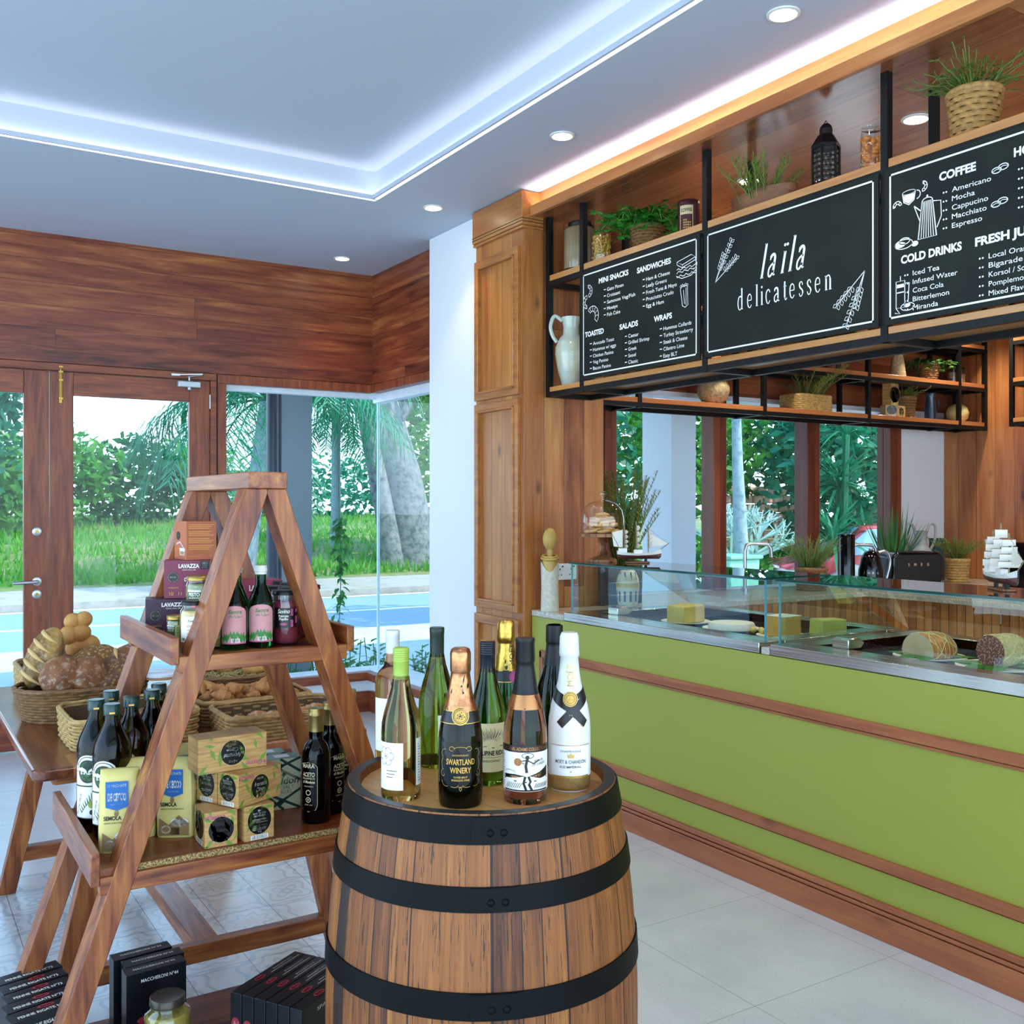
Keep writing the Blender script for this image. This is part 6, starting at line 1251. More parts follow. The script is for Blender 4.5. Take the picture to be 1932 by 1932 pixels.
for k in range(34):
    x, y = .90 + .28 * q.random(), 3.24 + .17 * q.random(); z = .782 + .016 * (k // 9) + .010 * q.random()
    o = cr if first else cr.copy()
    if not first: COL.objects.link(o)
    first = False; o.location = (x, y, z); o.rotation_euler = (q.uniform(-.5, .5), q.uniform(-.4, .4), q.uniform(0, 6.28)); s = q.uniform(.85, 1.15); o.scale = (s, s, s)
    tag(o, 'small brown croissant heaped in the woven basket', 'croissant', 'croissants in the woven basket')
m_sugar = crust('dusted pastry', ['a8693a', 'c98f55'], flour=.9)
pa = MB().ell((0, 0, .018), (.045, .022, .02), 16, 10, f=lambda d: 1 + .12 * math.sin(d.x * 14)).build('pastry', m_sugar, None); 
for k, (x, y, r) in enumerate(((.98, 3.02, .3), (1.04, 3.06, -.2), (1.00, 3.09, .5), (1.14, 3.08, .2), (1.19, 3.04, -.3), (1.20, 3.11, .1), (.93, 3.05, -.4), (1.10, 3.02, .8))):
    o = pa if k == 0 else pa.copy()
    if k: COL.objects.link(o)
    o.location = (x, y, .772); o.rotation_euler = (0, .15, r); tag(o, 'sugar dusted pastry in the front woven basket', 'pastry', 'pastries in the front basket')
g = MB()
for k in range(900):
    a, r = q.uniform(0, 6.28), math.sqrt(q.random()); x, y = 1.12 + .155 * r * math.cos(a), 3.70 + .12 * r * math.sin(a); z = .822 + .012 * (1 - r) + q.uniform(0, .006); d = Vector((q.uniform(-1, 1), q.uniform(-1, 1), q.uniform(-.4, .4))).normalized() * .007; e = Vector((-d.y, d.x, 0)) * .35; p = Vector((x, y, z)); g.add([p - d, p + e, p + d, p - e, p + Vector((0, 0, .003))], [(0, 1, 4), (1, 2, 4), (2, 3, 4), (3, 0, 4)])
o = g.build('seeds', flat('pale grain', 'b09a5a', .6), smooth=0); tag(o, 'pale seeds and grain filling the oval basket', 'seeds', kind='stuff')
for i, (x, y, s) in enumerate(((1.18, 3.68, .10), (1.23, 3.73, .085), (1.10, 3.76, .08))): loaf(('large yellow roll in the oval basket', 'round roll at the right of the oval basket', 'small roll at the back of the oval basket')[i], (x, y, .85), (s, .07, .055), (0, 0, .3), c_gd, 0, 'rolls in the oval basket', 'bread_roll')
for i, (x, y, s, lb) in enumerate(((.815, 3.56, 1.0, 'clip top glass jar with white lid beside the ladder leg'), (.80, 4.0, 1.0, 'clip top glass jar with white lid at the back of the table'))):
    t = thing('storage_jar', lb, 'jar', (x, y, ZT), .3, 'clip top jars on the table'); R = .066
    MB().lathe([(.0001, .002), (R * .95, 0), (R, .008), (R, .09), (R * .92, .105), (R * .86, .112)], 32, cap=False).build('glass_body', m_gl, t, smooth=60)
    MB().lathe([(R * .88, .112), (R * .92, .114), (R * .92, .118), (R * .88, .12)], 32, cap=False).build('rubber_seal', flat('tan rubber seal', 'c08a5a', .6), t)
    MB().lathe([(R * .9, .121), (R * .98, .123), (R * .98, .130), (R * .9, .134), (.0001, .136)], 32).build('lid', m_sill, t, smooth=50)
    MB().tube([(-R * 1.02, -.015, .13), (-R * 1.1, -.015, .10), (-R * 1.05, 0, .085), (-R * 1.1, .015, .10), (-R * 1.02, .015, .13)], .0018, 6).tube([(-R * 1.0, -.012, .10), (-R * 1.25, 0, .09), (-R * 1.28, 0, .06)], .002, 6).build('wire_clip', m_metal_w, t)
    MB().lathe([(.0001, .004), (R * .92, .004), (R * .95, .05), (.0001, .06)], 24).build('contents', c_gd, t)

# ================================================================ THINGS ON THE RACKS
def herb(t, kind, n, h, spread, seed, base_z=.0, mat_=None, droop=.0, base_r=.03, lean=(0, 0)):
    q = random.Random(seed); mb = MB(); st = MB()
    for i in range(n):
        a = q.uniform(0, 6.28); sp_ = spread * q.uniform(.2, 1); hh = h * q.uniform(.55, 1); b = Vector((base_r * math.cos(a) * q.random(), base_r * math.sin(a) * q.random(), base_z)); P = []
        for k in range(7): u = k / 6; P.append(b + Vector((math.cos(a) * sp_ * u ** 1.4 + lean[0] * u, math.sin(a) * sp_ * u ** 1.4 + lean[1] * u, hh * (u - droop * q.uniform(.5, 1) * u * u * 1.4))))
        st.tube(P, .0016, 4)
        if kind == 'rosemary':
            for k in range(int(34 * max(1, h / .2))): u = .12 + .88 * k / (34 * max(1, h / .2)); j = min(int(u * 6), 5); p = P[j].lerp(P[j + 1], u * 6 - j); aa = k * 2.4; mb.leaf(p, (math.cos(aa), math.sin(aa), 1.2), (0, 0, 1), .026, .0042, .1)
        elif kind == 'thyme':
            for k in range(26): u = .2 + .8 * k / 25; j = min(int(u * 6), 5); p = P[j].lerp(P[j + 1], u * 6 - j) + Vector((q.uniform(-.008, .008), q.uniform(-.008, .008), 0)); aa = k * 2.4; mb.leaf(p, (math.cos(aa), math.sin(aa), .4), (0, 0, 1), .011, .006, .1)
        elif kind == 'parsley':
            for k in range(5):
                u = .45 + .55 * k / 4; j = min(int(u * 6), 5); p = P[j].lerp(P[j + 1], u * 6 - j)
                for _ in range(3): aa = q.uniform(0, 6.28); d = Vector((math.cos(aa), math.sin(aa), q.uniform(-.5, .5))); [mb.leaf(p + d * .01, (d.x + math.cos(aa + e) * .6, d.y + math.sin(aa + e) * .6, d.z), (0, 0, 1), .03, .018, .25) for e in (-1.2, 0, 1.2)]
        elif kind == 'spiky': mb.leaf(b, (P[-1] - b), (math.cos(a), math.sin(a), 0), hh * 1.1, .012, .12)
    if kind != 'spiky': st.build('stems', flat('herb stem', '6a7a3a', .6), t, smooth=0)
    mb.build('leaves', mat_ or m_hg, t, smooth=0)
m_hg = leafmat('herb green', '3f7a22', '6a9a38', '93b050', .3); m_hr = leafmat('rosemary green', '5a6f2c', '7f9038', 'a3a84a', .3); m_par = leafmat('parsley green', '2f8f2c', '55b03a', '8aca60', .35); m_soil = flat('soil', '3a2a1c', .9)
m_hg2 = m_hg
def pot_plant(label, x, y, z, r, h, kind, n, ph, spread, seed, wm=None, cat='plant', group=None, leaf_=None, droop=.3, base='wicker', flare=1.3, lean=(0, 0)):
    t = wicker('potted_herb', label, x, y, z, r, r, h, wm or m_w3, 0, flare, 2, 8, group, ns=22, cat=cat) if base == 'wicker' else thing('potted_herb', label, cat, (x, y, z), 0, group)
    MB().lathe([(.0001, h * .86), (r * flare * .92, h * .86)], 20, cap=False).build('soil', m_soil, t)
    herb(t, kind, n, ph, spread, seed, h * .85, leaf_, droop, r * .8, lean); return t
ZS += .0005; ZL += .0005
# upper shelf of the menu rack, left to right
t = thing('ribbed_canister', 'tall ribbed smoked glass canister at the left end of the menu rack', 'canister', (3.04, 4.19, ZS)); m_rib = flat('smoked ribbed glass', '8a7a5c', .2, spec=.8)
MB().lathe([(.0001, 0), (.078, 0), (.08, .004), (.08, .215), (.055, .235)], 120, jit=lambda a, z: 1 + .012 * math.cos(a * 30)).build('body', m_rib, t, smooth=60)
MB().lathe([(.0805, .001), (.082, .001), (.082, .014), (.0805, .014)], 40, cap=False).lathe([(.057, .233), (.060, .238), (.060, .252), (.052, .258), (.0001, .26)], 40).build('dark_lid', m_black, t, smooth=50)
def gjar(name, label, x, y, z, R, h, fill, lidm, group=None, stop=True):
    t = thing(name, label, 'jar', (x, y, z), 0, group)
    MB().lathe([(.0001, .002), (R * .95, 0), (R, .006), (R, h * .82), (R * .9, h * .9), (R * .86, h * .92)], 32, cap=False).build('glass_body', m_gl, t, smooth=60)
    fill(t, R * .95, h)
    MB().lathe([(R * .88, h * .92), (R * .95, h * .93), (R * .95, h * .955), (R * .7, h * .975), (R * .3, h), (.0001, h)], 28).build('lid', lidm, t, smooth=50); return t
def pasta_fill(t, R, h):
    q = random.Random(1); mb = MB()
    for k in range(420): a, r = q.uniform(0, 6.28), R * math.sqrt(q.random()) * .95; p = Vector((r * math.cos(a), r * math.sin(a), q.uniform(.006, h * .76))); d = Vector((q.gauss(0, 1), q.gauss(0, 1), q.gauss(0, 1))).normalized() * .009; mb.tube([p - d, p + Vector((.003, 0, 0)), p + d], .0035, 5)
    mb.build('contents', flat('dry pasta', 'd6a94a', .5), t)
def nut_fill(t, R, h):
    q = random.Random(2); mb = MB()
    for k in range(150): a, r = q.uniform(0, 6.28), R * math.sqrt(q.random()) * .86; mb.ell((r * math.cos(a), r * math.sin(a), q.uniform(.012, h * .74)), (.014, .010, .008), 8, 6, None)
    mb.build('contents', flat('orange kernels', 'cf7f35', .5, var=.25, scale=30), t)
gjar('pasta_jar', 'clear glass jar of yellow pasta on the menu rack shelf', 3.035, 4.0, ZS, .047, .19, pasta_fill, m_gl)
pot_plant('trailing parsley plant in a small wicker pot on the menu rack', 3.06, 3.68, ZS, .055, .115, 'parsley', 70, .24, .22, 4, m_w2, leaf_=m_par, droop=.75)
t = thing('coffee_tin', 'dark red coffee tin with printed front on the menu rack', 'tin', (3.04, 3.37, ZS)); f = facing(3.04, 3.37)
m_tin = flat('dark red tin', '4a1e22', .35, .3); MB().lathe([(.0001, 0), (.048, 0), (.048, .135), (.050, .136), (.050, .152), (.046, .156), (.0001, .156)], 36).build('tin_body', m_tin, t, smooth=50)
patch(t, .048, f, -.042, .02, .012, .128, flat('tin label cream', 'c9b98a', .5)); A = Art(cyl_fn(.048, f, 0, .0012)).col(0); A.rect(-.038, .016, .018, .088, 6); A.text('COFFEE', -.011, .100, .014, 'c', .05, .02); A.col(1)
for k in range(14): A.disc(-.02 + .009 * (k % 4), .03 + .011 * (k // 4), .0036, n=8)
A.mb.build('lettering', [m_tin, m_goldp], t, smooth=0)
t = thing('wooden_trough', 'carved wooden trough planted with rosemary on the menu rack', 'planter', (3.07, 2.95, ZS)); m_tr = wood('carved trough', ['4a2a18', '6e4428', '8a5c38', 'a87a4e'], 'y', 'z', 0, 1, False, .6, knots=0, streak=2)
vs = []; fs = []; n = 36
for zz, k in ((0, .72), (.01, .80), (.05, .96), (.085, 1.0), (.085, .88), (.06, .86)):
    for i in range(n): a = 2 * PI * i / n; vs.append((.075 * math.cos(a) * k * (1 + .02 * math.sin(9 * a)), .17 * math.sin(a) * k, zz))
for j in range(5):
    for i in range(n): b = (i + 1) % n; fs.append((j * n + i, j * n + b, (j + 1) * n + b, (j + 1) * n + i))
fs.append(tuple(range(n))[::-1]); fs.append(tuple(5 * n + i for i in range(n))); MB().add(vs, fs).build('trough_body', m_tr, t, smooth=60)
herb(t, 'rosemary', 40, .19, .14, 11, .05, m_hr, .1, .11)
t = thing('metal_lantern', 'black pierced metal lantern on the menu rack', 'lantern', (3.03, 2.595, ZS)); mb = MB(); pc = lambda r, z: [(r * math.cos(a * PI / 3 + .4), r * math.sin(a * PI / 3 + .4), z) for a in range(6)]
def hexring(mb, levels):
    k = len(mb.v); 
    for r, z in levels: mb.v += pc(r, z)
    for j in range(len(levels) - 1):
        for i in range(6): b = (i + 1) % 6; mb.f.append((k + j * 6 + i, k + j * 6 + b, k + j * 6 + 6 + b, k + j * 6 + 6 + i)); mb.mi.append(0)
hexring(mb, [(.0001, 0), (.052, 0), (.052, .012), (.046, .014)]); hexring(mb, [(.046, .155), (.055, .155), (.055, .165), (.030, .205), (.026, .208), (.0001, .208)]); mb.lathe([(.024, .205), (.024, .228), (.020, .24), (.012, .248), (.0001, .25)], 18)
for a in range(6): p = pc(.050, 0)[a]; mb.bar((p[0], p[1], .01), (p[0], p[1], .16), .007, .007, (1, 0, 0))
for a in (0, 2, 3, 5):
    p, r_ = Vector(pc(.047, 0)[a]), Vector(pc(.047, 0)[(a + 1) % 6])
    for k in range(5):
        for j in range(7): c = p.lerp(r_, .14 + .18 * k) + Vector((0, 0, .025 + .019 * j)); d = (r_ - p).normalized(); n_ = Vector((0, 0, 1)); mb.bar(c - d * .0042, c + d * .0042, .0012, .0035 if (k + j) % 2 else .009)
mb.build('lantern_frame', m_black, t, smooth=0); MB().tube([(-.02, 0, .235), (0, 0, .262), (.02, 0, .235)], .0018, 6).build('ring_handle', m_black, t)
mb = MB(); hexring(mb, [(.045, .014), (.045, .155)]); mb.build('glass_panes', m_gl, t, smooth=0)
gjar('kernel_jar', 'clip top glass jar of orange kernels beside the steel post of the menu rack', 3.02, 2.375, ZS, .042, .17, nut_fill, m_gl)
pot_plant('thyme plant spilling from a wicker pot at the top right of the menu rack', 3.03, 1.985, ZS, .062, .15, 'thyme', 80, .20, .21, 6, m_w3, leaf_=m_hg2, droop=.5, flare=1.25)
# jug in the lower left bay
t = thing('ceramic_jug', 'pale celadon jug with leaf pattern in the left bay of the menu rack', 'jug', (3.01, 4.225, ZL)); m_jug = flat('pale celadon glaze', 'b5bfb0', .2, coat=.5)
pj = [(.0001, 0), (.040, 0), (.048, .006), (.070, .09), (.082, .16), (.080, .20), (.060, .245), (.043, .262), (.040, .30), (.046, .335), (.050, .352), (.046, .352), (.036, .30)]
MB().lathe(pj, 36, cap=False).build('jug_body', m_jug, t, smooth=60)
f = facing(3.01, 4.225); s = Vector((-math.sin(f), math.cos(f))); MB().tube(spline([tuple(-s.x * r for _ in (0,)) + (-s.y * r, z) for r, z in ((.045, .335), (.085, .36), (.105, .31), (.095, .26), (.072, .225))]), .010, 8).build('jug_handle', m_jug, t)
A = Art(cyl_fn(prof_r(pj[1:7]), f, 0, .0016))
for u0 in (.012, -.085):
    A.line([(u0, .03), (u0 + .006, .12), (u0, .215)], .003)
    for k in range(13):
        for sg in (-1, 1): A.line([(u0 + .003, .05 + .0125 * k), (u0 + sg * .018, .062 + .0125 * k), (u0 + sg * .030, .078 + .0125 * k)], .0028)
A.mb.build('leaf_pattern', flat('bare clay line', 'cfc29a', .6), t, smooth=0)

# rack across the kitchen windows
m_stone = flat('speckled stone', 'a5906a', .8, var=.4, scale=70); m_navy = flat('dark blue glaze', '1e3348', .3, coat=.4)
t = thing('sponge_ball', 'round tan fibre ball on the window rack', 'ornament', (4.39, 4.64, 2.0755)); MB().ell((0, 0, .093), (.10, .10, .093), 40, 20, f=lambda d: 1 + .02 * math.cos(math.atan2(d.y, d.x) * 14)).build('ball', m_stone, t, smooth=60)
t = wicker('woven_planter', 'woven box of rosemary on the window rack', 5.21, 4.63, 2.0755, .165, .09, .10, m_w1, 0, 1.0, 7, 8, cat='planter'); herb(t, 'rosemary', 34, .26, .26, 21, .08, m_hr, .15, .12)
tea('tea box at the left on the window rack, label facing the room', 5.97, 4.56, 2.0755, -.5, (.09, .09, .078), front=tea_end); tea('tea box at the right on the window rack, lemon print showing', 6.07, 4.58, 2.0755, .05, (.09, .09, .078), front=tea_long); tea('tea box standing on top of the other two on the window rack', 6.01, 4.58, 2.155, .0, (.075, .075, .155), front=tea_long)
pot_plant('bushy thyme in a wicker pot right of the tea boxes on the window rack', 6.24, 4.64, 2.0755, .06, .15, 'thyme', 60, .17, .17, 9, m_w2, leaf_=m_hr, droop=.4)
t = thing('dark_jug', 'slim dark blue jug with handle on the window rack', 'jug', (6.53, 4.63, 2.0755)); MB().lathe([(.0001, 0), (.045, 0), (.040, .08), (.032, .17), (.040, .20), (.036, .20)], 28, cap=False).build('jug_body', m_navy, t, smooth=60); MB().tube(spline([(.034, -.01, .16), (.075, -.01, .15), (.08, -.01, .10), (.042, -.01, .06)]), .006, 8).build('jug_handle', m_navy, t)
t = thing('round_vase', 'round cream yellow vase at the right end of the window rack', 'vase', (6.84, 4.62, 2.0755)); MB().lathe([(.0001, 0), (.04, 0), (.072, .03), (.080, .07), (.070, .11), (.035, .135), (.02, .138), (.02, .13)], 36, cap=False).build('vase_body', flat('cream yellow glaze', 'd8bf7a', .3), t, smooth=60)
pot_plant('trailing ivy in a wicker pot on the upper tier of the window rack', 6.52, 4.64, 2.3605, .055, .13, 'parsley', 30, .18, .17, 12, m_w2, leaf_=leafmat('ivy green', '2f5f22', '4a7f2c', '6a9a38', .3), droop=.9)
t = thing('cone_vase', 'tall tan cone shaped stone vase on the upper tier of the window rack', 'vase', (6.17, 4.64, 2.3605)); MB().lathe([(.0001, 0), (.06, 0), (.045, .12), (.028, .22), (.022, .27), (.026, .28), (.018, .28)], 28, cap=False).build('vase_body', m_stone, t, smooth=60)
for i, (x, c_) in enumerate(((5.36, '5a2a22'), (5.405, '7a3a2a'), (5.45, '3a2a24'), (5.495, '8a5a3a'))):
    t = carton('cook_book', ('leftmost brown book on the window rack', 'second book from the left on the window rack', 'dark book, third from the left, on the window rack', 'rightmost tan book on the window rack')[i], 'book', (x, 4.64, 2.3605), (.036, .16, .20), 0, [flat('book cover ' + c_, c_, .5), m_goldp], lambda A, w, h: A.col(1).text('COOKING', w * .72, h * .2, w * .4, width=h * .5, rot=PI / 2), group='books on the window rack')
for i, (x, s) in enumerate(((6.80, 1), (6.90, .9))): gjar('glass_canister', ('left small glass canister on the upper tier of the window rack', 'right small glass canister on the upper tier of the window rack')[i], x, 4.64, 2.3605, .038, .15 * s, lambda t, R, h: MB().lathe([(.0001, .004), (R, .004), (R, h * .6), (.0001, h * .62)], 20).build('contents', c_rye, t), m_black, 'small canisters on the window rack')
pot_plant('hanging herb pot on the rack at the right edge', 6.90, 3.98, 2.0755, .055, .12, 'thyme', 40, .14, .17, 15, m_w2, leaf_=m_par, droop=.6)

# ================================================================ COUNTER TOP THINGS
t = thing('carved_statue', 'faceless carved wooden figure with white body and bead collar on the counter end', 'statue', (2.888, 4.24, .9165)); m_carv = wood('pale carved wood', ['8a6a2a', 'b08f45', 'c4a455', 'd2b468'], 'z', 'x', 0, 1, False, .5, seed=3, knots=.1); m_chal = flat('chalky white paint', 'c9c4b2', .8, var=.12, scale=60)
MB().ell((0, 0, .365), (.037, .034, .058), 26, 18).tube([(0, 0, .27), (0, 0, .32)], .016, 14).lathe([(.042, .20), (.041, .245), (.034, .268), (.018, .276)], 28).build('head_and_neck', m_carv, t, smooth=60)
def stat(a, z): return 1
f = facing(2.9, 4.21); vs = []; fs = []; n = 40
for j in range(13):
    for i in range(n):
        a = 2 * PI * i / n; front = max(0, math.cos(a - f)); top = .252 - .050 * front ** 3; zz = top * j / 12; r = .0435 + .003 * abs(zz - .13) / .13 - .0008; vs.append((r * math.cos(a) * 1.02, r * math.sin(a), zz))
for j in range(12):
    for i in range(n): b = (i + 1) % n; fs.append((j * n + i, j * n + b, (j + 1) * n + b, (j + 1) * n + i))
fs.append(tuple(range(n))[::-1]); MB().add(vs, fs).build('white_robe', m_chal, t, smooth=60)
mb = MB()
for rr_, zz in ((.036, .280), (.042, .270)): mb.tube([(rr_ * math.cos(2 * PI * i / 48), rr_ * math.sin(2 * PI * i / 48), zz - .006 * math.cos(2 * PI * i / 48 - f)) for i in range(48)], [.0055 + .0012 * (i % 2) for i in range(48)], 6, closed=True)
mb.build('bead_collar', m_carv, t)
def socket(name, label, loc, w, h, rz, n=2):
    t = thing(name, label, 'socket', loc, rz); B(-w / 2, w / 2, -.008, 0, -h / 2, h / 2).build('plate', m_sill, t, bevel=.003); A = Art(lambda u, v: (u, -.0085, v))
    for i in range(n): x = w * ((i + .5) / n - .5); A.rect(x - .004, x + .004, .010, .018); A.rect(x - .014, x - .006, -.018, -.013); A.rect(x + .006, x + .014, -.018, -.013); A.rect(x + .012, x + .022, .024, .032)
    A.mb.build('holes', m_black, t, smooth=0)
socket('power_socket', 'white double socket on the timber wall beside the carved figure', (3.075, 4.374, 1.103), .146, .086, 0)
socket('power_socket', 'white socket on the kitchen side wall at the right edge', (7.038, 4.24, 1.10), .15, .09, PI / 2 * -1)
# cake stand and dome on the case glass
ZC = 1.1755
m_std = wood('turned stand timber', ['5a3018', '84502c', '9c6538', 'b57f4c'], 'x', 'y', .03, 1, False, .45, knots=0)
t = thing('cake_stand', 'turned timber cake stand on the far display case', 'cake stand', (3.03, 3.985, ZC)); MB().lathe([(.0001, 0), (.068, 0), (.066, .012), (.030, .028), (.022, .034), (.026, .045), (.018, .06), (.017, .085), (.026, .10), (.022, .108), (.028, .122), (.112, .124), (.112, .140), (.0001, .141)], 40, sx=1.04, sy=1.04).build('stand', m_std, t, smooth=40)
t = thing('glass_dome', 'clear glass dome with knob covering the cookies', 'glass dome', (3.03, 3.985, ZC + .1415)); MB().lathe([(.107, 0), (.109, .003), (.107, .075), (.098, .115), (.070, .145), (.033, .160), (.0001, .165)], 40, cap=False).lathe([(.009, .163), (.008, .176), (.017, .186), (.018, .198), (.011, .207), (.0001, .209)], 20).build('dome', pane('thin clear glass', (.97, .98, .98), 1.8), t, smooth=60)
ck = MB().ell((0, 0, .007), (.036, .036, .011), 16, 8, f=lambda d: 1 + .07 * noise.noise(d * 3)).build('cookie', crust('cookie', ['b5813f', 'd0a055', 'dcb26a'])); q = random.Random(4); k = 0
for lv, (cnt_, R) in enumerate(((6, .062), (3, .028), (6, .048), (4, .034), (3, .022), (1, 0))):
    for i in range(cnt_):
        a = 2 * PI * i / cnt_ + lv; o = ck if k == 0 else ck.copy()
        if k: COL.objects.link(o)
        k += 1; o.location = (3.03 + R * math.cos(a), 3.985 + R * math.sin(a), ZC + .1425 + .0165 * max(0, lv - .0)); o.rotation_euler = (q.uniform(-.15, .15), q.uniform(-.15, .15), a); tag(o, 'golden cookie piled under the glass dome', 'cookie', 'cookies under the dome')
m_sail = flat('cream sail cloth', 'e4dfd2', .8); m_hull = flat('white hull', 'e6e4de', .4); m_hull2 = flat('dark red hull', '5a2f2a', .4); m_rig = flat('rigging', '8a7a5a', .6)
def ship(label, loc, rz, s):
    t = thing('model_ship', label, 'model ship', loc, rz); st = [(-.085, .016, .052), (-.06, .02, .045), (0, .022, .04), (.06, .016, .046), (.10, .002, .058)]; vs = []; fs = []
    for x, w, z in st: vs += [(x * s, -w * s, z * s), (x * s, -w * .75 * s, .028 * s), (x * .92 * s, 0, .018 * s), (x * s, w * .75 * s, .028 * s), (x * s, w * s, z * s)]
    for i in range(4): fs += [(i * 5 + j, i * 5 + 5 + j, i * 5 + 6 + j, i * 5 + 1 + j) for j in range(4)] + [(i * 5, i * 5 + 4, i * 5 + 9, i * 5 + 5)]
    fs.append((0, 1, 2, 3, 4)); MB().add(vs, fs).box(-.08 * s, -.045 * s, -.013 * s, .013 * s, .045 * s, .062 * s).box(-.015 * s, .02 * s, -.010 * s, .010 * s, .04 * s, .056 * s).build('hull', m_hull, t, smooth=0)
    MB().add([(v[0], v[1] * 1.03, v[2] - .001) if i % 5 in (1, 2, 3) else (v[0], v[1] * .98, v[2] * .45 + .014 * s) for i, v in enumerate(vs)], fs).build('keel', m_hull2, t, smooth=0)
    mb = MB(); mb.box(-.05 * s, .05 * s, -.018 * s, .018 * s, 0, .007 * s).build('base', m_std, t, bevel=.002)
    MB().tube([(-.035 * s, 0, .006 * s), (-.035 * s, 0, .024 * s)], .006 * s, 8).tube([(.035 * s, 0, .006 * s), (.035 * s, 0, .024 * s)], .006 * s, 8).build('stand_post', m_black, t)
    rg = MB(); sl = MB()
    for x, h in ((-.055, .155), (-.005, .175), (.045, .15)):
        rg.tube([(x * s, 0, .04 * s), (x * s, 0, h * s)], .0022 * s, 6)
        for k in range(4):
            z0 = .062 + (h - .075) * k / 4; z1 = .060 + (h - .075) * (k + .92) / 4; w = .028 - .004 * k; rg.tube([(x * s, -w * s, z1 * s), (x * s, w * s, z1 * s)], .0012 * s, 5); n = 6; v = []
            for i in range(n + 1):
                for j in range(4): yy = -w + 2 * w * i / n; u = j / 3; bl = .014 * math.sin(PI * i / n) * math.sin(PI * (.15 + .7 * u)); v.append(((x + .003 + bl) * s, yy * s, (z0 + (z1 - z0) * u) * s))
            sl.add(v, [(i * 4 + j, i * 4 + 4 + j, i * 4 + 5 + j, i * 4 + 1 + j) for i in range(n) for j in range(3)])
    rg.tube([(.095 * s, 0, .055 * s), (.135 * s, 0, .085 * s)], .002 * s, 6).tube([(.13 * s, 0, .082 * s), (.045 * s, 0, .145 * s)], .0006 * s, 4).tube([(-.075 * s, 0, .06 * s), (-.11 * s, 0, .13 * s)], .0015 * s, 5)
    for a, b in ((.06, .125), (.075, .115), (.09, .10)): sl.add([(a * s, .001, .068 * s), (.128 * s, .001, .082 * s), ((a - .012) * s, .004 * s, b * s)], [(0, 1, 2)])
    sl.add([(-.062 * s, 0, .065 * s), (-.062 * s, 0, .14 * s), (-.108 * s, 0, .128 * s), (-.10 * s, 0, .07 * s)], [(0, 1, 2, 3)])
    rg.build('masts_and_rigging', m_rig, t); sl.build('sails', m_sail, t, smooth=60)
ship('white hulled model sailing ship beside the cake stand', (3.10, 3.80, ZC), -.55, 1.15)
ship('model sailing ship standing on the near glass case at the right edge', (3.10, 1.935, ZC), -2.2, 1.25)
# behind and inside the cases
t = thing('striped_vase', 'cream vase with yellow band and blue stripes behind the far case glass', 'vase', (3.36, 4.20, .9175)); pv = [(.0001, 0), (.045, 0), (.055, .02), (.062, .09), (.058, .15), (.040, .19), (.034, .195)]
MB().lathe(pv, 36, cap=False).build('vase_body', flat('cream glaze', 'd9d2c0', .25), t, smooth=60); f = facing(3.36, 4.2); A = Art(cyl_fn(prof_r(pv[1:]), f, 0, .0015)); A.col(0)
for k in range(12): A.line([(-.17 + .031 * k, .03), (-.17 + .031 * k, .085)], .011); A.line([(-.17 + .031 * k, .185), (-.165 + .031 * k, .145)], [.009, .003])
A.col(1)
for k in range(24): A.rect(-.19 + .016 * k, -.174 + .016 * k, .105, .128)
A.mb.build('painted_pattern', [flat('cobalt stripe', '2f4f7a', .3), flat('yellow band', 'cfa83c', .3)], t, smooth=0)
o = B(3.27, 3.55, 4.31, 4.345, .9175, 1.15).build('dark_tray', flat('navy tray', '1d2f3f', .5), bevel=.004); tag(o, 'dark blue tray leaning behind the striped vase', 'tray')
t = thing('rosemary_plant', 'tall rosemary bush standing behind the model ship', 'plant', (3.62, 4.56, .93)); MB().lathe([(.0001, 0), (.07, 0), (.085, .14), (.08, .14)], 24, cap=False).build('pot', m_navy, t); herb(t, 'rosemary', 90, .66, .20, 33, .12, m_hr, .06, .06)
ZW = .8385
def plate(label, x, y, r, leafy=False, z=ZW + .045):
    t = thing('serving_plate', label, 'plate', (x, y, z)); MB().lathe([(.0001, -.006), (r * .6, -.006), (r, .004), (r, .008), (r * .62, 0), (.0001, 0)], 32, jit=lambda a, zz: 1 + .03 * math.sin(3 * a)).build('plate_body', m_sail, t, smooth=50); MB().lathe([(r * .5, -z + ZW), (r * .5, -.005)], 16).build('riser', m_steel_d, t)
    if leafy:
        mb = MB()
        for a in (.3, 1.9, 3.0, 3.6, 5.3): mb.leaf((.02 * math.cos(a), .02 * math.sin(a), .006), (math.cos(a), math.sin(a), .05), (0, 0, 1), r * 1.1, r * .55, .04)
        mb.build('green_leaf', leafmat('banana leaf', '3f8a22', '5fa83a', None, .3), t, smooth=0)
    return t
PL = .8385 + .045
plate('white plate under the large cheese wedge', 3.34, 3.72, .12); plate('white plate under the round white cheese', 3.33, 3.40, .13); plate('white plate under the orange cheese', 3.33, 3.09, .11); plate('white plate under the pale yellow cheese', 3.46, 2.97, .10, z=PL)
plate('white plate with leaf under the netted ham', 3.34, 2.37, .13, True); plate('white plate with leaf under the salami', 3.33, 2.09, .14, True)
m_ch = flat('pale yellow cheese', 'd9bf6a', .5, sss=0, var=.08, scale=14); m_chr = flat('cheese rind', 'c9a047', .5)
t = thing('cheese_wedge', 'large pale yellow wedge of hard cheese in the far case', 'cheese', (3.33, 3.72, PL + .001), .35); MB().prism([(-.095, -.045), (.07, -.075), (.095, -.02), (.09, .06), (-.09, .05)], 0, .085).build('wedge', m_ch, t, bevel=.008, seg=3)
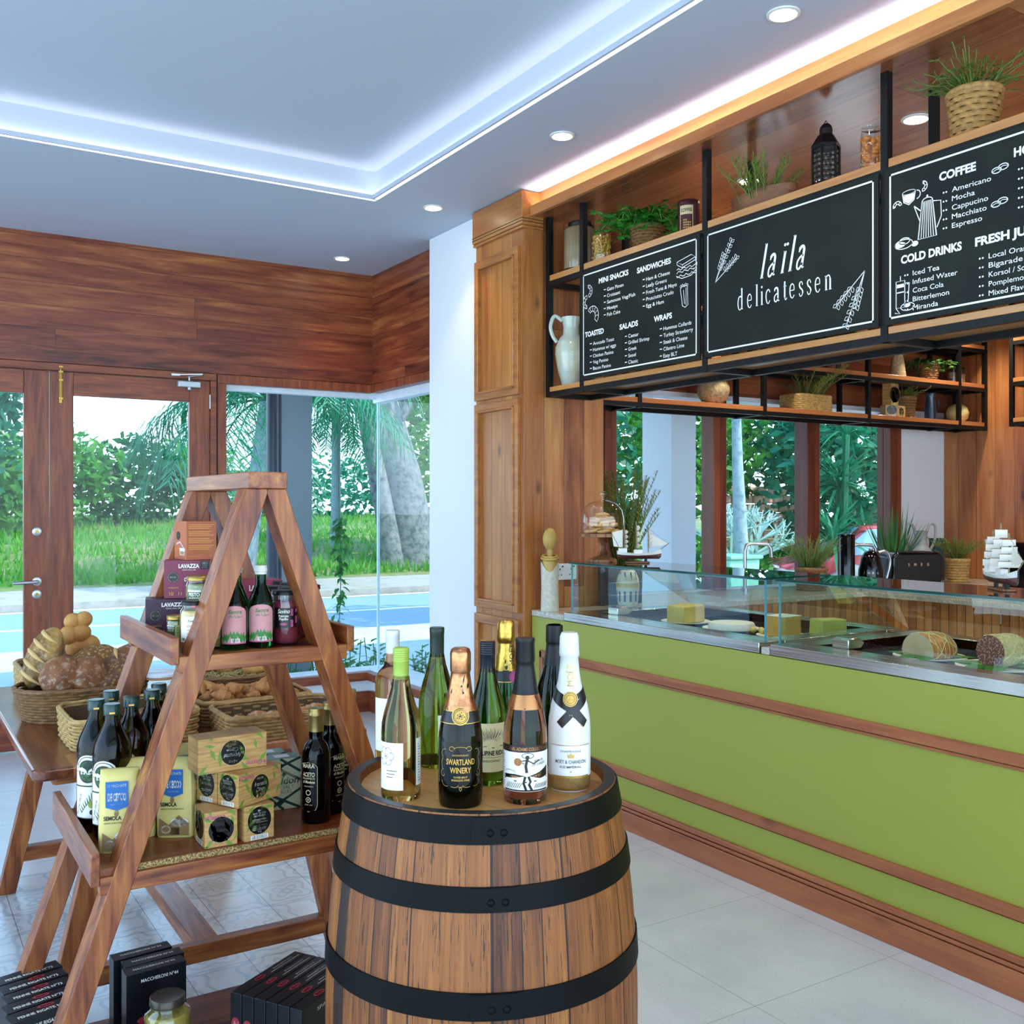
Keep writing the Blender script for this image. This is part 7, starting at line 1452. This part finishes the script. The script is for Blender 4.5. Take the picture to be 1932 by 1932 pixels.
o = MB().lathe([(.0001, 0), (.10, 0), (.106, .008), (.106, .022), (.10, .03), (.0001, .031)], 40).build('round_cheese', flat('white rind', 'e6e0d2', .8, var=.06, scale=50), None, (3.33, 3.40, PL + .001)); tag(o, 'flat round white rind cheese in the far case', 'cheese')
bb = MB().ell((0, 0, .014), (.018, .014, .014), 12, 8).build('cheese_ball', flat('butter yellow', 'e0c06a', .5))
for k, (x, y) in enumerate(((3.29, 3.225), (3.315, 3.20), (3.345, 3.19), (3.30, 3.18), (3.33, 3.165))):
    o = bb if k == 0 else bb.copy()
    if k: COL.objects.link(o)
    o.location = (x, y, PL + .002); o.rotation_euler = (0, 0, k * 1.3); tag(o, 'small yellow cheese piece beside the orange cheese', 'cheese', 'small cheese pieces')
t = thing('cheese_block', 'orange block of cheese at the near end of the far case', 'cheese', (3.33, 3.085, PL + .001), .1); B(-.055, .06, -.05, .05, 0, .09).build('block', flat('orange cheese', 'cf9440', .45, var=.12), t, bevel=.006, seg=3); B(-.056, .061, -.051, .051, .088, .0915).build('wrap_edge', m_sail, t, bevel=.002)
t = thing('cheese_block', 'pale yellow rectangular cheese beside the orange one', 'cheese', (3.47, 2.96, PL + .001), -.1); MB().prism([(-.075, 0), (.075, 0), (.068, .078), (-.07, .082)], -.04, .04, 'y').build('block', flat('light yellow cheese', 'd2c25c', .45), t, bevel=.006, seg=3)
# ham and salami lie along the y axis, cut face towards the shop
def meat(name, label, loc, rz, r, L, skin, cut, half, net):
    t = thing(name, label, 'meat', loc, rz); n = 28; vs = []; fs = []
    for j in range(9):
        u = j / 8; k = math.sqrt(max(0, 1 - max(0, (u - .55) / .45) ** 2 * .85)) * (1 + .015 * math.sin(j * 2))
        for i in range(n): a = 2 * PI * i / n; z = r * math.sin(a) * k; vs.append((-L / 2 + L * u, r * math.cos(a) * k * (1.1 if half else 1), (max(z, -r * .35) + r * .35) if half else z + r))
    for j in range(8):
        for i in range(n): b = (i + 1) % n; fs.append((j * n + i, j * n + b, j * n + n + b, j * n + n + i))
    fs.append(tuple(8 * n + i for i in range(n))); MB().add(vs, fs).build('skin', skin, t, smooth=60); MB().add([(x - .0005, y, z) for x, y, z in vs[:n]], [tuple(range(n))]).build('cut_face', cut, t, smooth=0)
    mb = MB()
    for s in (-1, 1):
        for q_ in range(5 if net else 0):
            pts = []
            for j in range(9): i = int((q_ * n / 5 + s * j * 1.4)) % n; pts.append(tuple(Vector(vs[j * n + i]) + Vector((0, vs[j * n + i][1] * .02, .001))))
            mb.tube(pts, .0018, 4)
    for j in (range(1, 8) if net else ()): mb.tube([tuple(Vector(vs[j * n + i]) + Vector((0, vs[j * n + i][1] * .02, .001))) for i in range(n)], .0012, 4, closed=True)
    if mb.v: mb.build('netting', flat('netting string', 'e0cf9a', .7), t)
m_sc, _t = base('salami cut', H('7a3a32'), .45); _v = _t.noise(_t.coord(False)[0], 150, 2); _t.put(_t.bsdf.inputs['Base Color'], _t.ramp(_v, [(.5, H('74382f')), (.6, H('c08f7c'))], 'LINEAR'))
meat('netted_ham', 'netted smoked ham half with pale cut face in the near case', (3.36, 2.37, PL + .001), -.12, .068, .16, flat('smoked skin', 'bd7a35', .4, var=.2, scale=25), flat('pale meat', 'd8b48c', .5), True, True)
meat('salami', 'thick salami with red cut face in a pale mesh casing', (3.36, 2.08, PL + .001), -.12, .058, .16, flat('mesh casing', 'cdb87e', .7, var=.25, scale=90), m_sc, False, True)

# ================================================================ KITCHEN BEHIND THE COUNTER
m_slat = wood('slatted doors', ['8a4a24', 'ab6636', 'bf7c44', 'cf9252'], 'z', 'x', .055, 4, True, .35, knots=.2, gap=.006); m_slaty = wood('slatted doors side', ['8a4a24', 'ab6636', 'bf7c44', 'cf9252'], 'z', 'y', .055, 4, True, .35, knots=.2, gap=.006)
t = thing('kitchen_cabinet', 'slatted timber base cabinet under the kitchen windows', 'cabinet', (4.6, 4.5, 0)); MB().box(3.36, 5.42, 4.30, 4.86, 0, .868).build('slatted_front', m_slat, t, world=True, smooth=0)
t = thing('kitchen_cabinet', 'slatted timber base cabinet running along the right of the kitchen', 'cabinet', (5.7, 2.5, 0)); MB().box(5.42, 6.05, 0.2, 4.296, 0, .868).build('slatted_front', m_slaty, t, world=True, smooth=0)
for y in (3.38, 1.9): MB().tube([(5.405, y, .78), (5.405, y, .84)], .005, 8).build('handle', m_metal_w, t, world=True)
o = B(3.345, 7.03, 4.27, 4.866, .8685, .8995).build('worktop', m_marble, bevel=.003); tag(o, 'speckled granite worktop under the kitchen windows', 'worktop')
o = B(5.39, 6.08, .2, 4.268, .8685, .8995).build('worktop', m_marble, bevel=.003); tag(o, 'speckled granite worktop along the right of the kitchen', 'worktop')
t = thing('kitchen_cabinet', 'timber base cabinet in the far right kitchen corner', 'cabinet', (6.6, 4.5, 0)); B(5.425, 7.03, 4.30, 4.86, 0, .868).build('body', m_slat, t, world=True, smooth=0)
def faucet(label, x, y, h, s=1):
    o = MB().tube([(0, 0, 0), (0, 0, h - .05), (.01, -.005, h - .01), (.04, -.02, h), (.13, -.07, h - .005), (.15, -.08, h - .03), (.155, -.082, h - .09)], .012, 10).lathe([(.025, 0), (.025, .02), (.014, .03)], 16).build('faucet', m_metal_w, None, (x, y, .90)); tag(o, label, 'faucet')
faucet('tall chrome tap beside the herb pot on the kitchen worktop', 4.72, 4.70, .31); faucet('second chrome tap behind the kettle', 5.80, 4.74, .28)
pot_plant('round bush of thyme in a brown pot on the kitchen worktop', 5.17, 4.55, .90, .085, .14, 'thyme', 150, .27, .17, 41, m_w2, leaf_=m_hg2, droop=.12, flare=1.15)
m_gb = flat('gloss black enamel', '050608', .12, spec=.35, coat=.25)
t = thing('black_canister', 'tall fluted black canister left of the kettle', 'canister', (5.55, 4.58, .90)); MB().lathe([(.0001, 0), (.055, 0), (.055, .355), (.05, .362), (.0001, .364)], 60, jit=lambda a, z: 1 + .02 * math.cos(a * 16)).build('body', m_gb, t, smooth=60)
t = thing('kettle', 'gloss black retro kettle between canister and toaster', 'kettle', (5.70, 4.50, .90)); MB().lathe([(.0001, 0), (.082, 0), (.085, .02), (.080, .12), (.062, .20), (.045, .235), (.020, .25), (.0001, .252)], 36).build('body', m_gb, t, smooth=60); MB().tube(spline([(.04, -.03, .235), (.10, -.05, .24), (.125, -.06, .17), (.10, -.05, .06)]), .010, 10).build('handle', m_metal_w, t); MB().ell((0, 0, .257), (.014, .014, .01), 12, 8).build('knob', m_metal_w, t)
f = facing(5.70, 4.5); A = Art(cyl_fn(.0835, f, 0, .003)); [A.text(c_, -.045 + .028 * i, .095, .013, bold=.02) for i, c_ in enumerate('SMEG')]; A.mb.build('lettering', m_metal_w, t, smooth=0)
t = thing('toaster', 'gloss black retro toaster on the kitchen worktop', 'toaster', (6.08, 4.47, .90), -.32); MB().prism(rrect(-.20, .20, 0, .235, .055, 6), -.09, .09, 'y').build('body', m_gb, t, bevel=.02, seg=4); A = Art(lambda u, v: (u, -.0915, v)); [A.text(c_, -.075 + .05 * i, .140, .018, 'c', bold=.03) for i, c_ in enumerate('SMEG')]; A.mb.build('lettering', flat('silver lettering', 'b9a489', .3, .5), t, smooth=0); MB().lathe([(.018, 0), (.018, .012), (.0001, .014)], 16, M=Matrix.Translation((.201, -.03, .08)) @ Matrix.Rotation(PI / 2, 4, 'Y')).build('knob', m_metal_w, t); MB().box(-.13, .13, -.05, -.02, .234, .2365).box(-.13, .13, .02, .05, .234, .2365).build('slot', m_dark, t)
t = thing('spiky_houseplant', 'spiky grass like houseplant behind the toaster', 'plant', (6.20, 4.70, .90)); MB().lathe([(.0001, 0), (.07, 0), (.09, .16), (.085, .16)], 24, cap=False).build('pot', m_navy, t); herb(t, 'spiky', 60, .42, .34, 51, .14, leafmat('grassy green', '2f6a3a', '4a8a45', '7aa850', .3), .15, .04)
t = thing('amphora', 'grey two handled amphora vase behind the toaster', 'vase', (6.46, 4.66, .90)); m_am = flat('grey clay', '9aa0a0', .5); MB().lathe([(.0001, 0), (.06, 0), (.10, .12), (.10, .19), (.055, .25), (.045, .27), (.045, .35), (.055, .37), (.045, .37)], 32, cap=False).build('body', m_am, t, smooth=60)
for s in (-1, 1): MB().tube(spline([(s * .045, -s * .01, .35), (s * .08, -s * .02, .42), (s * .125, -s * .03, .40), (s * .12, -s * .03, .30), (s * .085, -s * .02, .23)]), .010, 8).build('handle', m_am, t)
t = thing('blue_vase', 'dark blue green vase right of the amphora', 'vase', (6.70, 4.70, .90)); MB().lathe([(.0001, 0), (.06, 0), (.065, .10), (.05, .28), (.055, .31), (.05, .31)], 28, cap=False).build('body', flat('teal glaze', '2a4f5f', .3), t, smooth=60)
pot_plant('fern like herb in a woven pot at the right of the toaster', 6.62, 4.47, .90, .062, .16, 'rosemary', 50, .24, .20, 61, m_w1, leaf_=m_hr, droop=.2, flare=1.2)
t = thing('black_machine', 'black appliance at the right edge of the kitchen', 'appliance', (5.72, 3.35, .90)); B(-.12, .12, -.15, .15, 0, .34).build('body', m_gb, t, bevel=.02)
